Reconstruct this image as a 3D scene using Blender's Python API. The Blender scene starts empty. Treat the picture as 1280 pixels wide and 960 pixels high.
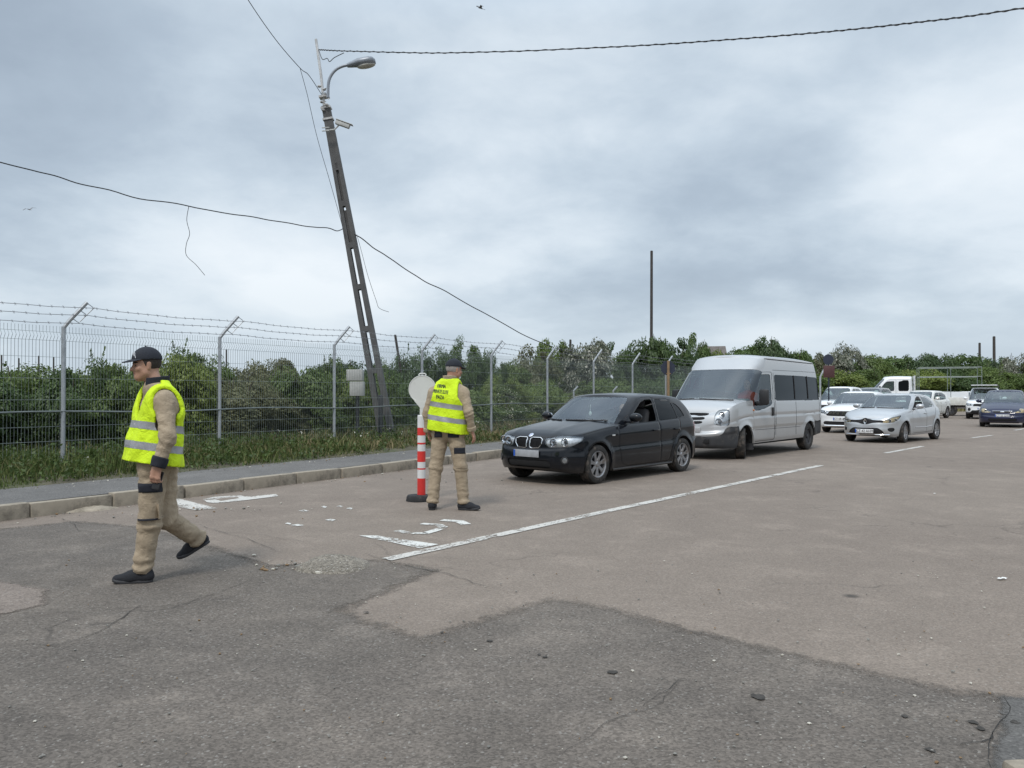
import bpy, bmesh, math, random
import numpy as np
from mathutils import Vector, Matrix, noise
from mathutils.bvhtree import BVHTree
from mathutils.geometry import tessellate_polygon

random.seed(7)
RNG = np.random.default_rng(7)
scene = bpy.context.scene
COL = scene.collection
R = math.radians
PI = math.pi

# ------------------------------------------------------------------ camera numbers (photo is 1280 x 960)
F_PX, H_CAM, Y_HOR = 990.0, 1.44, 492.0
PITCH = math.atan((Y_HOR - 480.0) / F_PX)


def ray(px, py):
    """direction (depth 1 along +Y) of a photo pixel"""
    a = (px - 640.0) / F_PX
    b = -(py - 480.0) / F_PX
    c, s = math.cos(PITCH), math.sin(PITCH)
    y, z = c - b * s, s + b * c
    return Vector((a / y, 1.0, z / y))


def gp(px, py, z=0.0):
    """where the pixel meets the level z"""
    d = ray(px, py)
    k = (z - H_CAM) / d.z
    return Vector((d.x * k, k, z))


def at(px, py, depth):
    d = ray(px, py)
    return Vector((d.x * depth, depth, H_CAM + d.z * depth))


# ------------------------------------------------------------------ objects
def tag(o, label=None, cat=None, group=None, kind=None):
    if label:
        o['label'] = label
    if cat:
        o['category'] = cat
    if group:
        o['group'] = group
    if kind:
        o['kind'] = kind
    return o


def empty(name, loc=(0, 0, 0), rz=0.0):
    o = bpy.data.objects.new(name, None)
    o.empty_display_size = 0.1
    COL.objects.link(o)
    o.location = loc
    o.rotation_euler = (0, 0, rz)
    return o


def link_mesh(name, me, mat=None, parent=None):
    o = bpy.data.objects.new(name, me)
    COL.objects.link(o)
    if mat is not None and len(me.materials) == 0:
        for m in (mat if isinstance(mat, (list, tuple)) else [mat]):
            me.materials.append(m)
    if parent is not None:
        o.parent = parent
    return o


def mesh_from(name, verts, faces, smooth=True, angle=None):
    me = bpy.data.meshes.new(name)
    me.from_pydata([tuple(v) for v in verts], [], [tuple(f) for f in faces])
    me.update()
    if smooth:
        me.polygons.foreach_set('use_smooth', [True] * len(me.polygons))
        if angle is not None:
            me.set_sharp_from_angle(angle=R(angle))
    return me


class MB:
    """collects shapes and links them as ONE mesh object"""

    def __init__(self):
        self.v, self.f, self.m, self.s = [], [], [], []

    def add(self, verts, faces, mi=0, smooth=True):
        n = len(self.v)
        self.v.extend(tuple(p) for p in verts)
        for f in faces:
            self.f.append(tuple(i + n for i in f))
            self.m.append(mi)
            self.s.append(smooth)
        return self

    def box(self, c, size, M=None, mi=0, bev=0.0):
        sx, sy, sz = size[0] / 2, size[1] / 2, size[2] / 2
        if bev <= 0:
            vs = [Vector((x * sx, y * sy, z * sz)) for x in (-1, 1) for y in (-1, 1) for z in (-1, 1)]
            fs = [(0, 1, 3, 2), (4, 6, 7, 5), (0, 4, 5, 1), (2, 3, 7, 6), (0, 2, 6, 4), (1, 5, 7, 3)]
            sm = False
        else:
            bm = bmesh.new()
            bmesh.ops.create_cube(bm, size=1.0)
            for v in bm.verts:
                v.co = Vector((v.co.x * sx * 2, v.co.y * sy * 2, v.co.z * sz * 2))
            bmesh.ops.bevel(bm, geom=bm.edges[:], offset=bev, segments=2, affect='EDGES', profile=0.5)
            bm.verts.index_update()
            vs = [v.co.copy() for v in bm.verts]
            fs = [[v.index for v in f.verts] for f in bm.faces]
            bm.free()
            sm = True
        c = Vector(c)
        if M is not None:
            vs = [M @ v for v in vs]
        return self.add([v + c for v in vs], fs, mi, sm)

    def tube(self, pts, r, n=8, mi=0, caps=True):
        pts = [Vector(p) for p in pts]
        rs = r if isinstance(r, (list, tuple)) else [r] * len(pts)
        vs, fs = [], []
        up0 = Vector((0, 0, 1))
        prev = None
        for i, p in enumerate(pts):
            d = (pts[min(i + 1, len(pts) - 1)] - pts[max(i - 1, 0)])
            if d.length < 1e-9:
                d = Vector((0, 0, 1))
            d.normalize()
            if prev is None:
                a = d.cross(up0 if abs(d.z) < 0.95 else Vector((1, 0, 0))).normalized()
            else:
                a = (prev - d * prev.dot(d)).normalized()
            prev = a
            b = d.cross(a)
            for k in range(n):
                t = 2 * PI * k / n
                vs.append(p + (a * math.cos(t) + b * math.sin(t)) * rs[i])
        for i in range(len(pts) - 1):
            for k in range(n):
                k2 = (k + 1) % n
                fs.append((i * n + k, i * n + k2, (i + 1) * n + k2, (i + 1) * n + k))
        if caps:
            fs.append(tuple(reversed(range(n))))
            fs.append(tuple(range((len(pts) - 1) * n, len(pts) * n)))
        return self.add(vs, fs, mi)

    def lathe(self, prof, n=24, M=None, mi=0):
        """prof = (r, h) pairs turned about local z; M places it"""
        vs, fs = [], []
        for (r, h) in prof:
            for k in range(n):
                t = 2 * PI * k / n
                vs.append(Vector((r * math.cos(t), r * math.sin(t), h)))
        m = len(prof)
        for i in range(m - 1):
            for k in range(n):
                k2 = (k + 1) % n
                fs.append((i * n + k, i * n + k2, (i + 1) * n + k2, (i + 1) * n + k))
        if M is not None:
            vs = [M @ v for v in vs]
        return self.add(vs, fs, mi)

    def ball(self, c, rad, n=12, M=None, mi=0):
        rx, ry, rz = rad if isinstance(rad, (tuple, list)) else (rad,) * 3
        vs, fs = [], []
        m = n // 2
        for i in range(m + 1):
            ph = PI * i / m
            for k in range(n):
                t = 2 * PI * k / n
                p = Vector((rx * math.sin(ph) * math.cos(t), ry * math.sin(ph) * math.sin(t), -rz * math.cos(ph)))
                vs.append((M @ p if M is not None else p) + Vector(c))
        for i in range(m):
            for k in range(n):
                k2 = (k + 1) % n
                fs.append((i * n + k, i * n + k2, (i + 1) * n + k2, (i + 1) * n + k))
        return self.add(vs, fs, mi)

    def prism(self, poly, y0, y1, f=None, mi=0):
        """(x,z) polygon extruded from y0 to y1; f maps points afterwards"""
        n = len(poly)
        vs = [Vector((p[0], y0, p[1])) for p in poly] + [Vector((p[0], y1, p[1])) for p in poly]
        fs = [tuple(range(n)), tuple(reversed(range(n, 2 * n)))]
        fs += [(i, i + n, (i + 1) % n + n, (i + 1) % n) for i in range(n)]
        if f:
            vs = [f(v) for v in vs]
        return self.add(vs, fs, mi, False)

    def build(self, name, mat, parent=None, angle=40):
        me = bpy.data.meshes.new(name)
        me.from_pydata(self.v, [], self.f)
        me.polygons.foreach_set('material_index', self.m)
        me.polygons.foreach_set('use_smooth', self.s)
        me.update()
        bm = bmesh.new()
        bm.from_mesh(me)
        bmesh.ops.recalc_face_normals(bm, faces=bm.faces[:])
        bm.to_mesh(me)
        bm.free()
        me.set_sharp_from_angle(angle=R(angle))
        return link_mesh(name, me, mat, parent)


def sheet(name, poly, z, mat, parent=None):
    """flat polygon (list of xy) at height z"""
    p3 = [Vector((p[0], p[1], 0)) for p in poly]
    tris = tessellate_polygon([p3])
    vs = [(p[0], p[1], z) for p in poly]
    fs = []
    for t in tris:
        a, b, c = (p3[i] for i in t)
        fs.append(tuple(t) if (b - a).cross(c - a).z > 0 else tuple(reversed(t)))
    return link_mesh(name, mesh_from(name, vs, fs, smooth=False), mat, parent)


# ------------------------------------------------------------------ materials
MATS = {}


def new_mat(name):
    m = bpy.data.materials.new(name)
    m.use_nodes = True
    nt = m.node_tree
    return m, nt, nt.nodes['Principled BSDF'], nt.nodes, nt.links


def setin(node, **kw):
    for k, v in kw.items():
        node.inputs[k.replace('_', ' ')].default_value = v


def c4(c):
    return (c[0], c[1], c[2], 1.0)


def mix_col(nt, fac, a, b, mode='MIX'):
    n = nt.nodes.new('ShaderNodeMix')
    n.data_type = 'RGBA'
    n.blend_type = mode
    for sock, val in ((0, fac), (6, a), (7, b)):
        if isinstance(val, bpy.types.NodeSocket):
            nt.links.new(val, n.inputs[sock])
        elif sock == 0:
            n.inputs[0].default_value = val
        else:
            n.inputs[sock].default_value = c4(val)
    return n.outputs[2]


def ramp(nt, src, stops):
    n = nt.nodes.new('ShaderNodeValToRGB')
    el = n.color_ramp.elements
    while len(el) < len(stops):
        el.new(0.5)
    for e, (p, c) in zip(el, stops):
        e.position = p
        e.color = c4(c) if not isinstance(c, (int, float)) else (c, c, c, 1)
    nt.links.new(src, n.inputs[0])
    return n.outputs[0]


def noise_tex(nt, scale, detail=4, rough=0.6, vec=None, dist=0.0, out='Fac'):
    n = nt.nodes.new('ShaderNodeTexNoise')
    n.inputs['Scale'].default_value = scale
    n.inputs['Detail'].default_value = detail
    n.inputs['Roughness'].default_value = rough
    n.inputs['Distortion'].default_value = dist
    if vec is not None:
        nt.links.new(vec, n.inputs['Vector'])
    return n.outputs[out]


def voro(nt, scale, feature='F1', vec=None, out='Distance', rnd=1.0):
    n = nt.nodes.new('ShaderNodeTexVoronoi')
    n.feature = feature
    n.inputs['Scale'].default_value = scale
    n.inputs['Randomness'].default_value = rnd
    if vec is not None:
        nt.links.new(vec, n.inputs['Vector'])
    return n.outputs[out]


def math_n(nt, op, a, b=None, clamp=False):
    n = nt.nodes.new('ShaderNodeMath')
    n.operation = op
    n.use_clamp = clamp
    for i, v in enumerate((a, b)):
        if v is None:
            continue
        if isinstance(v, bpy.types.NodeSocket):
            nt.links.new(v, n.inputs[i])
        else:
            n.inputs[i].default_value = v
    return n.outputs[0]


def coords(nt, kind='Object'):
    return nt.nodes.new('ShaderNodeTexCoord').outputs[kind]


def world_pos(nt):
    return nt.nodes.new('ShaderNodeNewGeometry').outputs['Position']


def bump(nt, b, h, strength=0.3, dist=0.01):
    n = nt.nodes.new('ShaderNodeBump')
    n.inputs['Strength'].default_value = strength
    n.inputs['Distance'].default_value = dist
    nt.links.new(h, n.inputs['Height'])
    nt.links.new(n.outputs[0], b.inputs['Normal'])


def simple(name, col, rough=0.6, metal=0.0, var=0.15, scale=6.0, bmp=0.0, bscale=60.0, coat=0.0, spec=0.5, dirt=None, wrinkle=0.0):
    """plain surface with a little uneven tone, and optional fine bump and dirt"""
    if name in MATS:
        return MATS[name]
    m, nt, b, N, L = new_mat(name)
    v = coords(nt)
    f = noise_tex(nt, scale, 5, 0.65, v)
    lo = [max(0, c * (1 - var)) for c in col]
    hi = [min(1, c * (1 + var)) for c in col]
    c = mix_col(nt, ramp(nt, f, [(0.3, 0.0), (0.7, 1.0)]), lo, hi)
    if dirt:
        d = ramp(nt, noise_tex(nt, dirt[1], 6, 0.7, v), [(dirt[2], 0.0), (dirt[2] + 0.2, 1.0)])
        c = mix_col(nt, d, c, dirt[0])
    L.new(c, b.inputs['Base Color'])
    setin(b, Roughness=rough, Metallic=metal)
    b.inputs['Specular IOR Level'].default_value = spec
    if coat:
        setin(b, Coat_Weight=coat, Coat_Roughness=0.04)
    if bmp:
        bump(nt, b, noise_tex(nt, bscale, 3, 0.6, v), bmp, 0.004)
    if wrinkle:
        w1 = noise_tex(nt, 13, 3, 0.55, v, 1.6)
        w2 = noise_tex(nt, 38, 3, 0.6, v, 1.0)
        h = math_n(nt, 'ADD', math_n(nt, 'ADD', w1, math_n(nt, 'MULTIPLY', w2, 0.35)), math_n(nt, 'MULTIPLY', noise_tex(nt, bscale, 3, 0.6, v), 0.08))
        bump(nt, b, h, wrinkle, 0.02)
    MATS[name] = m
    return m


def car_paint(name, col, metal=0.0, rough=0.3, dust=(0.20, 0.17, 0.14), dustz=0.42, amount=0.55, clean=0.04, coat=0.9, spec=0.5):
    """lacquered panel; road dust gathers along the sills (a stain of its own shape)"""
    m, nt, b, N, L = new_mat(name)
    v = coords(nt)
    sep = N.new('ShaderNodeSeparateXYZ')
    L.new(v, sep.inputs[0])
    n1 = noise_tex(nt, 3.0, 6, 0.7, v)
    z = math_n(nt, 'ADD', sep.outputs[2], math_n(nt, 'MULTIPLY', math_n(nt, 'SUBTRACT', n1, 0.5), 0.35))
    f = ramp(nt, z, [(0.18, amount), (dustz, clean)])
    fine = noise_tex(nt, 40.0, 4, 0.7, v)
    f2 = math_n(nt, 'MULTIPLY', f, math_n(nt, 'ADD', fine, 0.35), True)
    c = mix_col(nt, f2, col, dust)
    L.new(c, b.inputs['Base Color'])
    rr = math_n(nt, 'ADD', math_n(nt, 'MULTIPLY', f2, 0.5), rough, True)
    L.new(rr, b.inputs['Roughness'])
    setin(b, Metallic=metal)
    L.new(math_n(nt, 'SUBTRACT', coat, f2, True), b.inputs['Coat Weight'])
    b.inputs['Specular IOR Level'].default_value = spec
    setin(b, Coat_Roughness=0.06)
    return m


def glass_mat(name, tint, gloss=(0.9, 0.95, 1.0), ior=1.45, base=0.05):
    m, nt, b, N, L = new_mat(name)
    N.remove(b)
    tr = N.new('ShaderNodeBsdfTransparent')
    tr.inputs[0].default_value = c4(tint)
    gl = N.new('ShaderNodeBsdfGlossy')
    gl.inputs['Color'].default_value = c4(gloss)
    gl.inputs['Roughness'].default_value = 0.03
    fr = N.new('ShaderNodeFresnel')
    fr.inputs[0].default_value = ior
    f = math_n(nt, 'ADD', fr.outputs[0], base, True)
    mx = N.new('ShaderNodeMixShader')
    L.new(f, mx.inputs[0])
    L.new(tr.outputs[0], mx.inputs[1])
    L.new(gl.outputs[0], mx.inputs[2])
    L.new(mx.outputs[0], N['Material Output'].inputs['Surface'])
    return m


def lerp(a, b, t):
    return a + (b - a) * t


def pw(pts, x):
    """smooth piecewise curve through (x, y) pairs"""
    xs = [p[0] for p in pts]
    ys = [p[1] for p in pts]
    if x <= xs[0]:
        return ys[0]
    if x >= xs[-1]:
        return ys[-1]
    for i in range(len(xs) - 1):
        if x <= xs[i + 1]:
            h = xs[i + 1] - xs[i]
            d = (ys[i + 1] - ys[i]) / h

            def sl(j):
                if j == 0 or j == len(xs) - 1:
                    return None
                a = (ys[j] - ys[j - 1]) / (xs[j] - xs[j - 1])
                c = (ys[j + 1] - ys[j]) / (xs[j + 1] - xs[j])
                return 0.0 if a * c <= 0 else 2 * a * c / (a + c)
            m0, m1 = sl(i), sl(i + 1)
            m0 = d if m0 is None else m0
            m1 = d if m1 is None else m1
            t = (x - xs[i]) / h
            return ((2 * t ** 3 - 3 * t * t + 1) * ys[i] + (t ** 3 - 2 * t * t + t) * h * m0
                    + (-2 * t ** 3 + 3 * t * t) * ys[i + 1] + (t ** 3 - t * t) * h * m1)


def inpoly(p, x, y):
    c = False
    n = len(p)
    j = n - 1
    for i in range(n):
        if (p[i][1] > y) != (p[j][1] > y) and x < (p[j][0] - p[i][0]) * (y - p[i][1]) / (p[j][1] - p[i][1]) + p[i][0]:
            c = not c
        j = i
    return c


def text_mesh(body, size, extrude=0.0):
    """flat letters as (verts, faces) in the xy plane, centred"""
    cu = bpy.data.curves.new('lettering', 'FONT')
    cu.body = body
    cu.size = size
    cu.extrude = extrude
    cu.align_x = 'CENTER'
    cu.align_y = 'CENTER'
    cu.resolution_u = 3
    o = bpy.data.objects.new('lettering', cu)
    COL.objects.link(o)
    dg = bpy.context.evaluated_depsgraph_get()
    me = o.evaluated_get(dg).to_mesh()
    vs = [v.co.copy() for v in me.vertices]
    fs = [tuple(p.vertices) for p in me.polygons]
    o.evaluated_get(dg).to_mesh_clear()
    bpy.data.objects.remove(o)
    bpy.data.curves.remove(cu)
    return vs, fs
# ------------------------------------------------------------------ vehicles
RX90 = Matrix.Rotation(R(90), 4, 'X')          # local z -> -y : outer face of a wheel on the car's left


def tri_area(a, b, c):
    return (b - a).cross(c - a).length


class Shell:
    """a vehicle's skin as one fine grid, then split into panels, glass, lamps and trim"""

    def __init__(self, S):
        self.S = S
        L, W = S['L'], S['W']
        Wh = W / 2
        af, nf, ar, nr = S['af'], S['nf'], S['ar'], S['nr']
        d = S.get('step', 0.035)

        def fy(x, a, n):
            k = min(max(x / a, 0), 1)
            return Wh * max(0.0, 1 - (1 - k) ** n) ** (1 / n)

        def outline(x):
            bow = S.get('bow', 0.03)
            return min(fy(x, af, nf), fy(L - x, ar, nr)) - bow * ((x - L / 2) / (L / 2)) ** 2 * (1 if 0 < x < L else 0) * min(1, x / 0.3, (L - x) / 0.3)
        self.outline = outline

        def endcols(a, n):
            out, y = [], 0.0
            while True:
                x = a * (1 - max(0.0, 1 - (y / Wh) ** n) ** (1 / n))
                out.append(x)
                y += d
                if x > 0.05 or y > Wh * 0.97:
                    break
            return out
        xs = endcols(af, nf)
        x_in = xs[-1]
        rear = [L - x for x in endcols(ar, nr)]
        n = int((rear[-1] - x_in) / d)
        mid = [lerp(x_in, rear[-1], i / n) for i in range(1, n)]
        for xw in (S['xf'], S['xr']):
            for sgn in (-1, 1):
                e = xw + sgn * S['R']
                mid = [m for m in mid if abs(m - e) > 0.02] + [e - sgn * 0.002, e + sgn * 0.012]
        mid.sort()
        cols = [(x, fy(x, af, nf)) for x in xs] + [(x, outline(x)) for x in mid] + [(x, fy(L - x, ar, nr)) for x in reversed(rear)]
        cols[0] = (0.0, 0.0)
        cols[-1] = (L, 0.0)
        s = [0.0]
        for i in range(1, len(cols)):
            s.append(s[-1] + math.hypot(cols[i][0] - cols[i - 1][0], cols[i][1] - cols[i - 1][1]))
        self.cols, self.s = cols, s
        NT = S.get('NT', 26)
        self.V, self.F, self.info = [], [], []
        nc = len(cols)

        def zlow(x, y):
            z = pw(S['sill'], x)
            if y > 0.5 * Wh:
                for xw in (S['xf'], S['xr']):
                    q = S['R'] ** 2 - (x - xw) ** 2
                    if q > 0:
                        z = max(z, S['r'] * S.get('archz', 1.0) + math.sqrt(q))
            return z

        def low(i, t, sd):
            x, y = cols[i]
            z0, z1 = zlow(x, y), pw(S['sh'], x)
            z = lerp(z0, z1, t)
            ts = (z - pw(S['sill'], x)) / (z1 - pw(S['sill'], x))
            w0 = max(0.0, 1 - x / 0.55) ** 1.3
            w1 = max(0.0, 1 - (L - x) / 0.45) ** 1.3
            gx = pw(S['nose'], ts) * w0 - pw(S['tail'], ts) * w1
            g = pw(S['side'], ts)
            fl = S.get('flare', 0.0)
            if fl:
                for xw in (S['xf'], S['xr']):
                    dd = math.hypot(x - xw, z - S['r'])
                    g += fl * math.exp(-((dd - S['R']) / 0.07) ** 2) * (1 if z > S['r'] * 0.6 else 0.5) / Wh
            return (x + gx, sd * y * g, z)
        self.low = low
        for sd in (-1, 1):
            idx = {}
            for i in range(nc):
                for j in range(NT + 1):
                    idx[i, j] = len(self.V)
                    self.V.append(low(i, j / NT, sd))
            for i in range(nc - 1):
                for j in range(NT):
                    q = (idx[i, j], idx[i + 1, j], idx[i + 1, j + 1], idx[i, j + 1])
                    self.F.append(q if sd < 0 else q[::-1])
                    self.info.append(('low', (s[i] + s[i + 1]) / 2, sd))
            # inward lip along the lower edge
            lip = {}
            for i in range(nc):
                p = self.V[idx[i, 0]]
                lip[i] = len(self.V)
                self.V.append((p[0] + (0.02 if cols[i][0] < 0.3 else -0.02 if cols[i][0] > L - 0.3 else 0), p[1] * 0.965, p[2] + 0.004))
            for i in range(nc - 1):
                q = (lip[i], lip[i + 1], idx[i + 1, 0], idx[i, 0])
                self.F.append(q if sd < 0 else q[::-1])
                self.info.append(('lip', (s[i] + s[i + 1]) / 2, sd))
            # bonnet / boot top
            Q = S.get('Q', 16)
            cap = {}
            for i in range(nc):
                p = self.V[idx[i, NT]]
                for q in range(Q + 1):
                    if q == 0:
                        cap[i, q] = idx[i, NT]
                        continue
                    k = (q / Q) ** 1.15
                    cap[i, q] = len(self.V)
                    self.V.append((p[0], p[1] * (1 - k), p[2] + self.crown(p[0], 1 - k, p[1])))
            for i in range(nc - 1):
                for q in range(Q):
                    f = (cap[i, q], cap[i + 1, q], cap[i + 1, q + 1], cap[i, q + 1])
                    self.F.append(f if sd < 0 else f[::-1])
                    self.info.append(('cap', (s[i] + s[i + 1]) / 2, sd))
        self.green()
        if S.get('deform'):
            self.V = [S['deform'](p) for p in self.V]
        self.weld()
        self.classify()

    def crown(self, x, k, y):
        S = self.S
        Wh = S['W'] / 2
        c = pw(S['crown'], x) * min(1.0, (abs(y) / Wh) * 1.25)
        return c * (1 - k ** S.get('crown_n', 2.6)) + S.get('ridge', 0.0) * math.exp(-((k * abs(y) - 0.42) / 0.06) ** 2) * min(1, c / 0.05)

    def top(self, x, y):
        ye = max(0.05, self.outline(min(max(x, 0.001), self.S['L'] - 0.001)) * pw(self.S['side'], 1.0))
        return pw(self.S['sh'], x) + self.crown(x, min(1.0, abs(y) / ye), ye)

    def green(self):
        S = self.S
        G = S['gh']
        L = S['L']
        NL, NF, NS = S.get('NL', 18), S.get('NF', 18), int((G['xC0'] - G['xA0']) / S.get('step', 0.035))
        NR = S.get('NF', 18)
        self.g_half = {}

        def pt(c, t, sd):
            tz = pw(G['zt'], t) if 'zt' in G else t
            xa = lerp(G['xA0'], G['xA1'], tz) - G.get('abow', 0.05) * math.sin(PI * tz)
            xc = lerp(G['xC0'], G['xC1'], tz) + G.get('cbow', 0.04) * math.sin(PI * tz)
            aa = lerp(G['aA0'], G['aA1'], tz)
            ac = lerp(G['aC0'], G['aC1'], tz)
            kw = pw(G['k'], t)
            n = G.get('n', 2.4)

            def half(x):
                b = max(0.1, self.outline(min(max(x, 0.05), L - 0.05)) * pw(S['side'], 1.0) - G.get('inset', 0.012))
                return b * kw - G.get('taper', 0.0) * tz * max(0.0, (x - G['xA1']) / (L - G['xA1'])) ** 2
            if c <= NF:
                th = (c / NF)
                u = th
                yy = u ** 0.9
                x = xa + aa * (1 - max(0.0, 1 - yy ** n) ** (1 / n))
                y = half(xa + aa) * yy
            elif c <= NF + NS:
                x = lerp(xa + aa, xc - ac, (c - NF) / NS)
                y = half(x)
            else:
                u = 1 - (c - NF - NS) / NR
                yy = u ** 0.9
                x = xc - ac * (1 - max(0.0, 1 - yy ** n) ** (1 / n))
                y = half(xc - ac) * yy
            zb = min(self.top(x, y) - 0.02, pw(S['sh'], x) + 0.5)
            zr = pw(G['roof'], x)
            return (x, sd * y, lerp(zb, zr, tz))
        nC = NF + NS + NR
        for sd in (-1, 1):
            idx = {}
            for c in range(nC + 1):
                for j in range(NL + 1):
                    idx[c, j] = len(self.V)
                    self.V.append(pt(c, j / NL, sd))
            for c in range(nC):
                for j in range(NL):
                    q = (idx[c, j], idx[c + 1, j], idx[c + 1, j + 1], idx[c, j + 1])
                    self.F.append(q if sd < 0 else q[::-1])
                    kd = 'gf' if c < NF else ('gs' if c < NF + NS else 'gr')
                    self.info.append((kd, (j + 0.5) / NL, sd, (c + 0.5) / NF if c < NF else (nC - c - 0.5) / NR))
            Q = 12
            cap = {}
            for c in range(nC + 1):
                p = self.V[idx[c, NL]]
                for q in range(Q + 1):
                    if q == 0:
                        cap[c, q] = idx[c, NL]
                        continue
                    k = (q / Q) ** 1.1
                    ed = min(1.0, abs(p[1]) / (S['W'] * 0.3))
                    cap[c, q] = len(self.V)
                    self.V.append((p[0], p[1] * (1 - k), p[2] + G.get('rcrown', 0.05) * ed * (1 - (1 - k) ** 2.6)))
            for c in range(nC):
                for q in range(Q):
                    f = (cap[c, q], cap[c + 1, q], cap[c + 1, q + 1], cap[c, q + 1])
                    self.F.append(f if sd < 0 else f[::-1])
                    self.info.append(('roof', 1.0, sd))

    def weld(self):
        V = self.V
        key, remap, nv = {}, [], []
        for p in V:
            k = (round(p[0] * 2500), round(p[1] * 2500), round(p[2] * 2500))
            if k not in key:
                key[k] = len(nv)
                nv.append(Vector(p))
            remap.append(key[k])
        F, info = [], []
        for f, i in zip(self.F, self.info):
            g = []
            for a in f:
                b = remap[a]
                if b not in g:
                    g.append(b)
            if len(g) >= 3:
                F.append(g)
                info.append(i)
        self.V, self.F, self.info = nv, F, info

    def classify(self):
        S = self.S
        G = S['gh']
        cen = [sum((self.V[a] for a in f), Vector()) / len(f) for f in self.F]
        tags = []
        for f, i, c in zip(self.F, self.info, cen):
            kd, sd = i[0], i[2]
            t = ('body', 0)
            if kd == 'cap' and G['xA0'] + 0.25 < c.x < G['xC0'] - 0.15:
                t = (None, 0)
            elif kd in ('gf', 'gr'):
                lo, hi, cc = G['ws'] if kd == 'gf' else G['rs']
                if lo < i[1] < hi and i[3] < cc:
                    t = ('windscreen' if kd == 'gf' else 'rear_window', 0)
            if t[0] == 'body':
                for (name, kinds, system, poly, split) in S['regions']:
                    if kd not in kinds:
                        continue
                    if system == 'xz':
                        ok = inpoly(poly, c.x, c.z)
                    elif system == 'sz':
                        ok = inpoly(poly, i[1], c.z) and (kd != 'cap' or abs(c.y) > 0.74 * self.outline(min(max(c.x, 0.01), S['L'])))
                    elif system == 'yz':
                        ok = c.x < 1.2 and inpoly(poly, abs(c.y), c.z)
                    elif system == 'ryz':
                        ok = c.x > S['L'] - 1.0 and inpoly(poly, abs(c.y), c.z)
                    else:
                        ok = inpoly(poly, c.x, abs(c.y))
                    if ok:
                        t = (name, sd if split else 0)
                        break
            tags.append(t)
        keep = [k for k, t in enumerate(tags) if t[0] is not None]
        self.F = [self.F[k] for k in keep]
        self.info = [self.info[k] for k in keep]
        tags = [tags[k] for k in keep]
        # smooth the lines where regions meet
        edge = {}
        for f, t in zip(self.F, tags):
            for a, b in zip(f, f[1:] + f[:1]):
                edge.setdefault((min(a, b), max(a, b)), []).append(t)
        nb = {}
        for (a, b), ts in edge.items():
            if len(ts) == 2 and ts[0] != ts[1]:
                nb.setdefault(a, []).append(b)
                nb.setdefault(b, []).append(a)
        for _ in range(5):
            upd = {}
            for a, ns in nb.items():
                if len(ns) == 2 and abs(self.V[a].y) > 1e-4:
                    upd[a] = self.V[a] * 0.5 + (self.V[ns[0]] + self.V[ns[1]]) * 0.25
            for a, p in upd.items():
                self.V[a] = p
        self.tags = tags
        nrm = [Vector() for _ in self.V]
        for f in self.F:
            a, b, c = self.V[f[0]], self.V[f[1]], self.V[f[2]]
            n = (b - a).cross(c - a)
            for v in f:
                nrm[v] += n
        self.N = [n.normalized() if n.length > 0 else n for n in nrm]
        self.bvh = BVHTree.FromPolygons(self.V, self.F)

    def side_hit(self, x, z, sd=-1):
        h = self.bvh.ray_cast(Vector((x, sd * 3.0, z)), Vector((0, -sd, 0)))
        return h[0]

    def front_hit(self, y, z, back=False):
        h = self.bvh.ray_cast(Vector((self.S['L'] + 2 if back else -2.0, y, z)), Vector((-1 if back else 1, 0, 0)))
        return h[0], h[1]

    def panels(self):
        out = {}
        for f, t in zip(self.F, self.tags):
            out.setdefault(t, []).append(f)
        return out

    def make(self, tag_, mat, parent, push=0.0, gap=0.0):
        fs = self.panels().get(tag_)
        if not fs:
            return None
        ids, vs, nf = {}, [], []
        cnt = {}
        for f in fs:
            for a, b in zip(f, f[1:] + f[:1]):
                k = (min(a, b), max(a, b))
                cnt[k] = cnt.get(k, 0) + 1
        border = set(v for k, c in cnt.items() if c == 1 for v in k)
        inner = {}
        if gap:
            for f in fs:
                m = sum((self.V[a] for a in f), Vector()) / len(f)
                for a in f:
                    if a in border:
                        inner.setdefault(a, []).append(m)
        for f in fs:
            g = []
            for a in f:
                if a not in ids:
                    ids[a] = len(vs)
                    p = self.V[a] - self.N[a] * push
                    if gap and a in border:
                        m = sum(inner[a], Vector()) / len(inner[a])
                        dv = m - self.V[a]
                        if dv.length > 1e-6:
                            p = p + dv.normalized() * gap - self.N[a] * gap * 0.6
                    vs.append(p - Vector((self.S['L'] / 2, 0, 0)))
                g.append(ids[a])
            nf.append(g)
        me = mesh_from(tag_[0], vs, nf, True, 50)
        return link_mesh(tag_[0], me, mat, parent)


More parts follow.
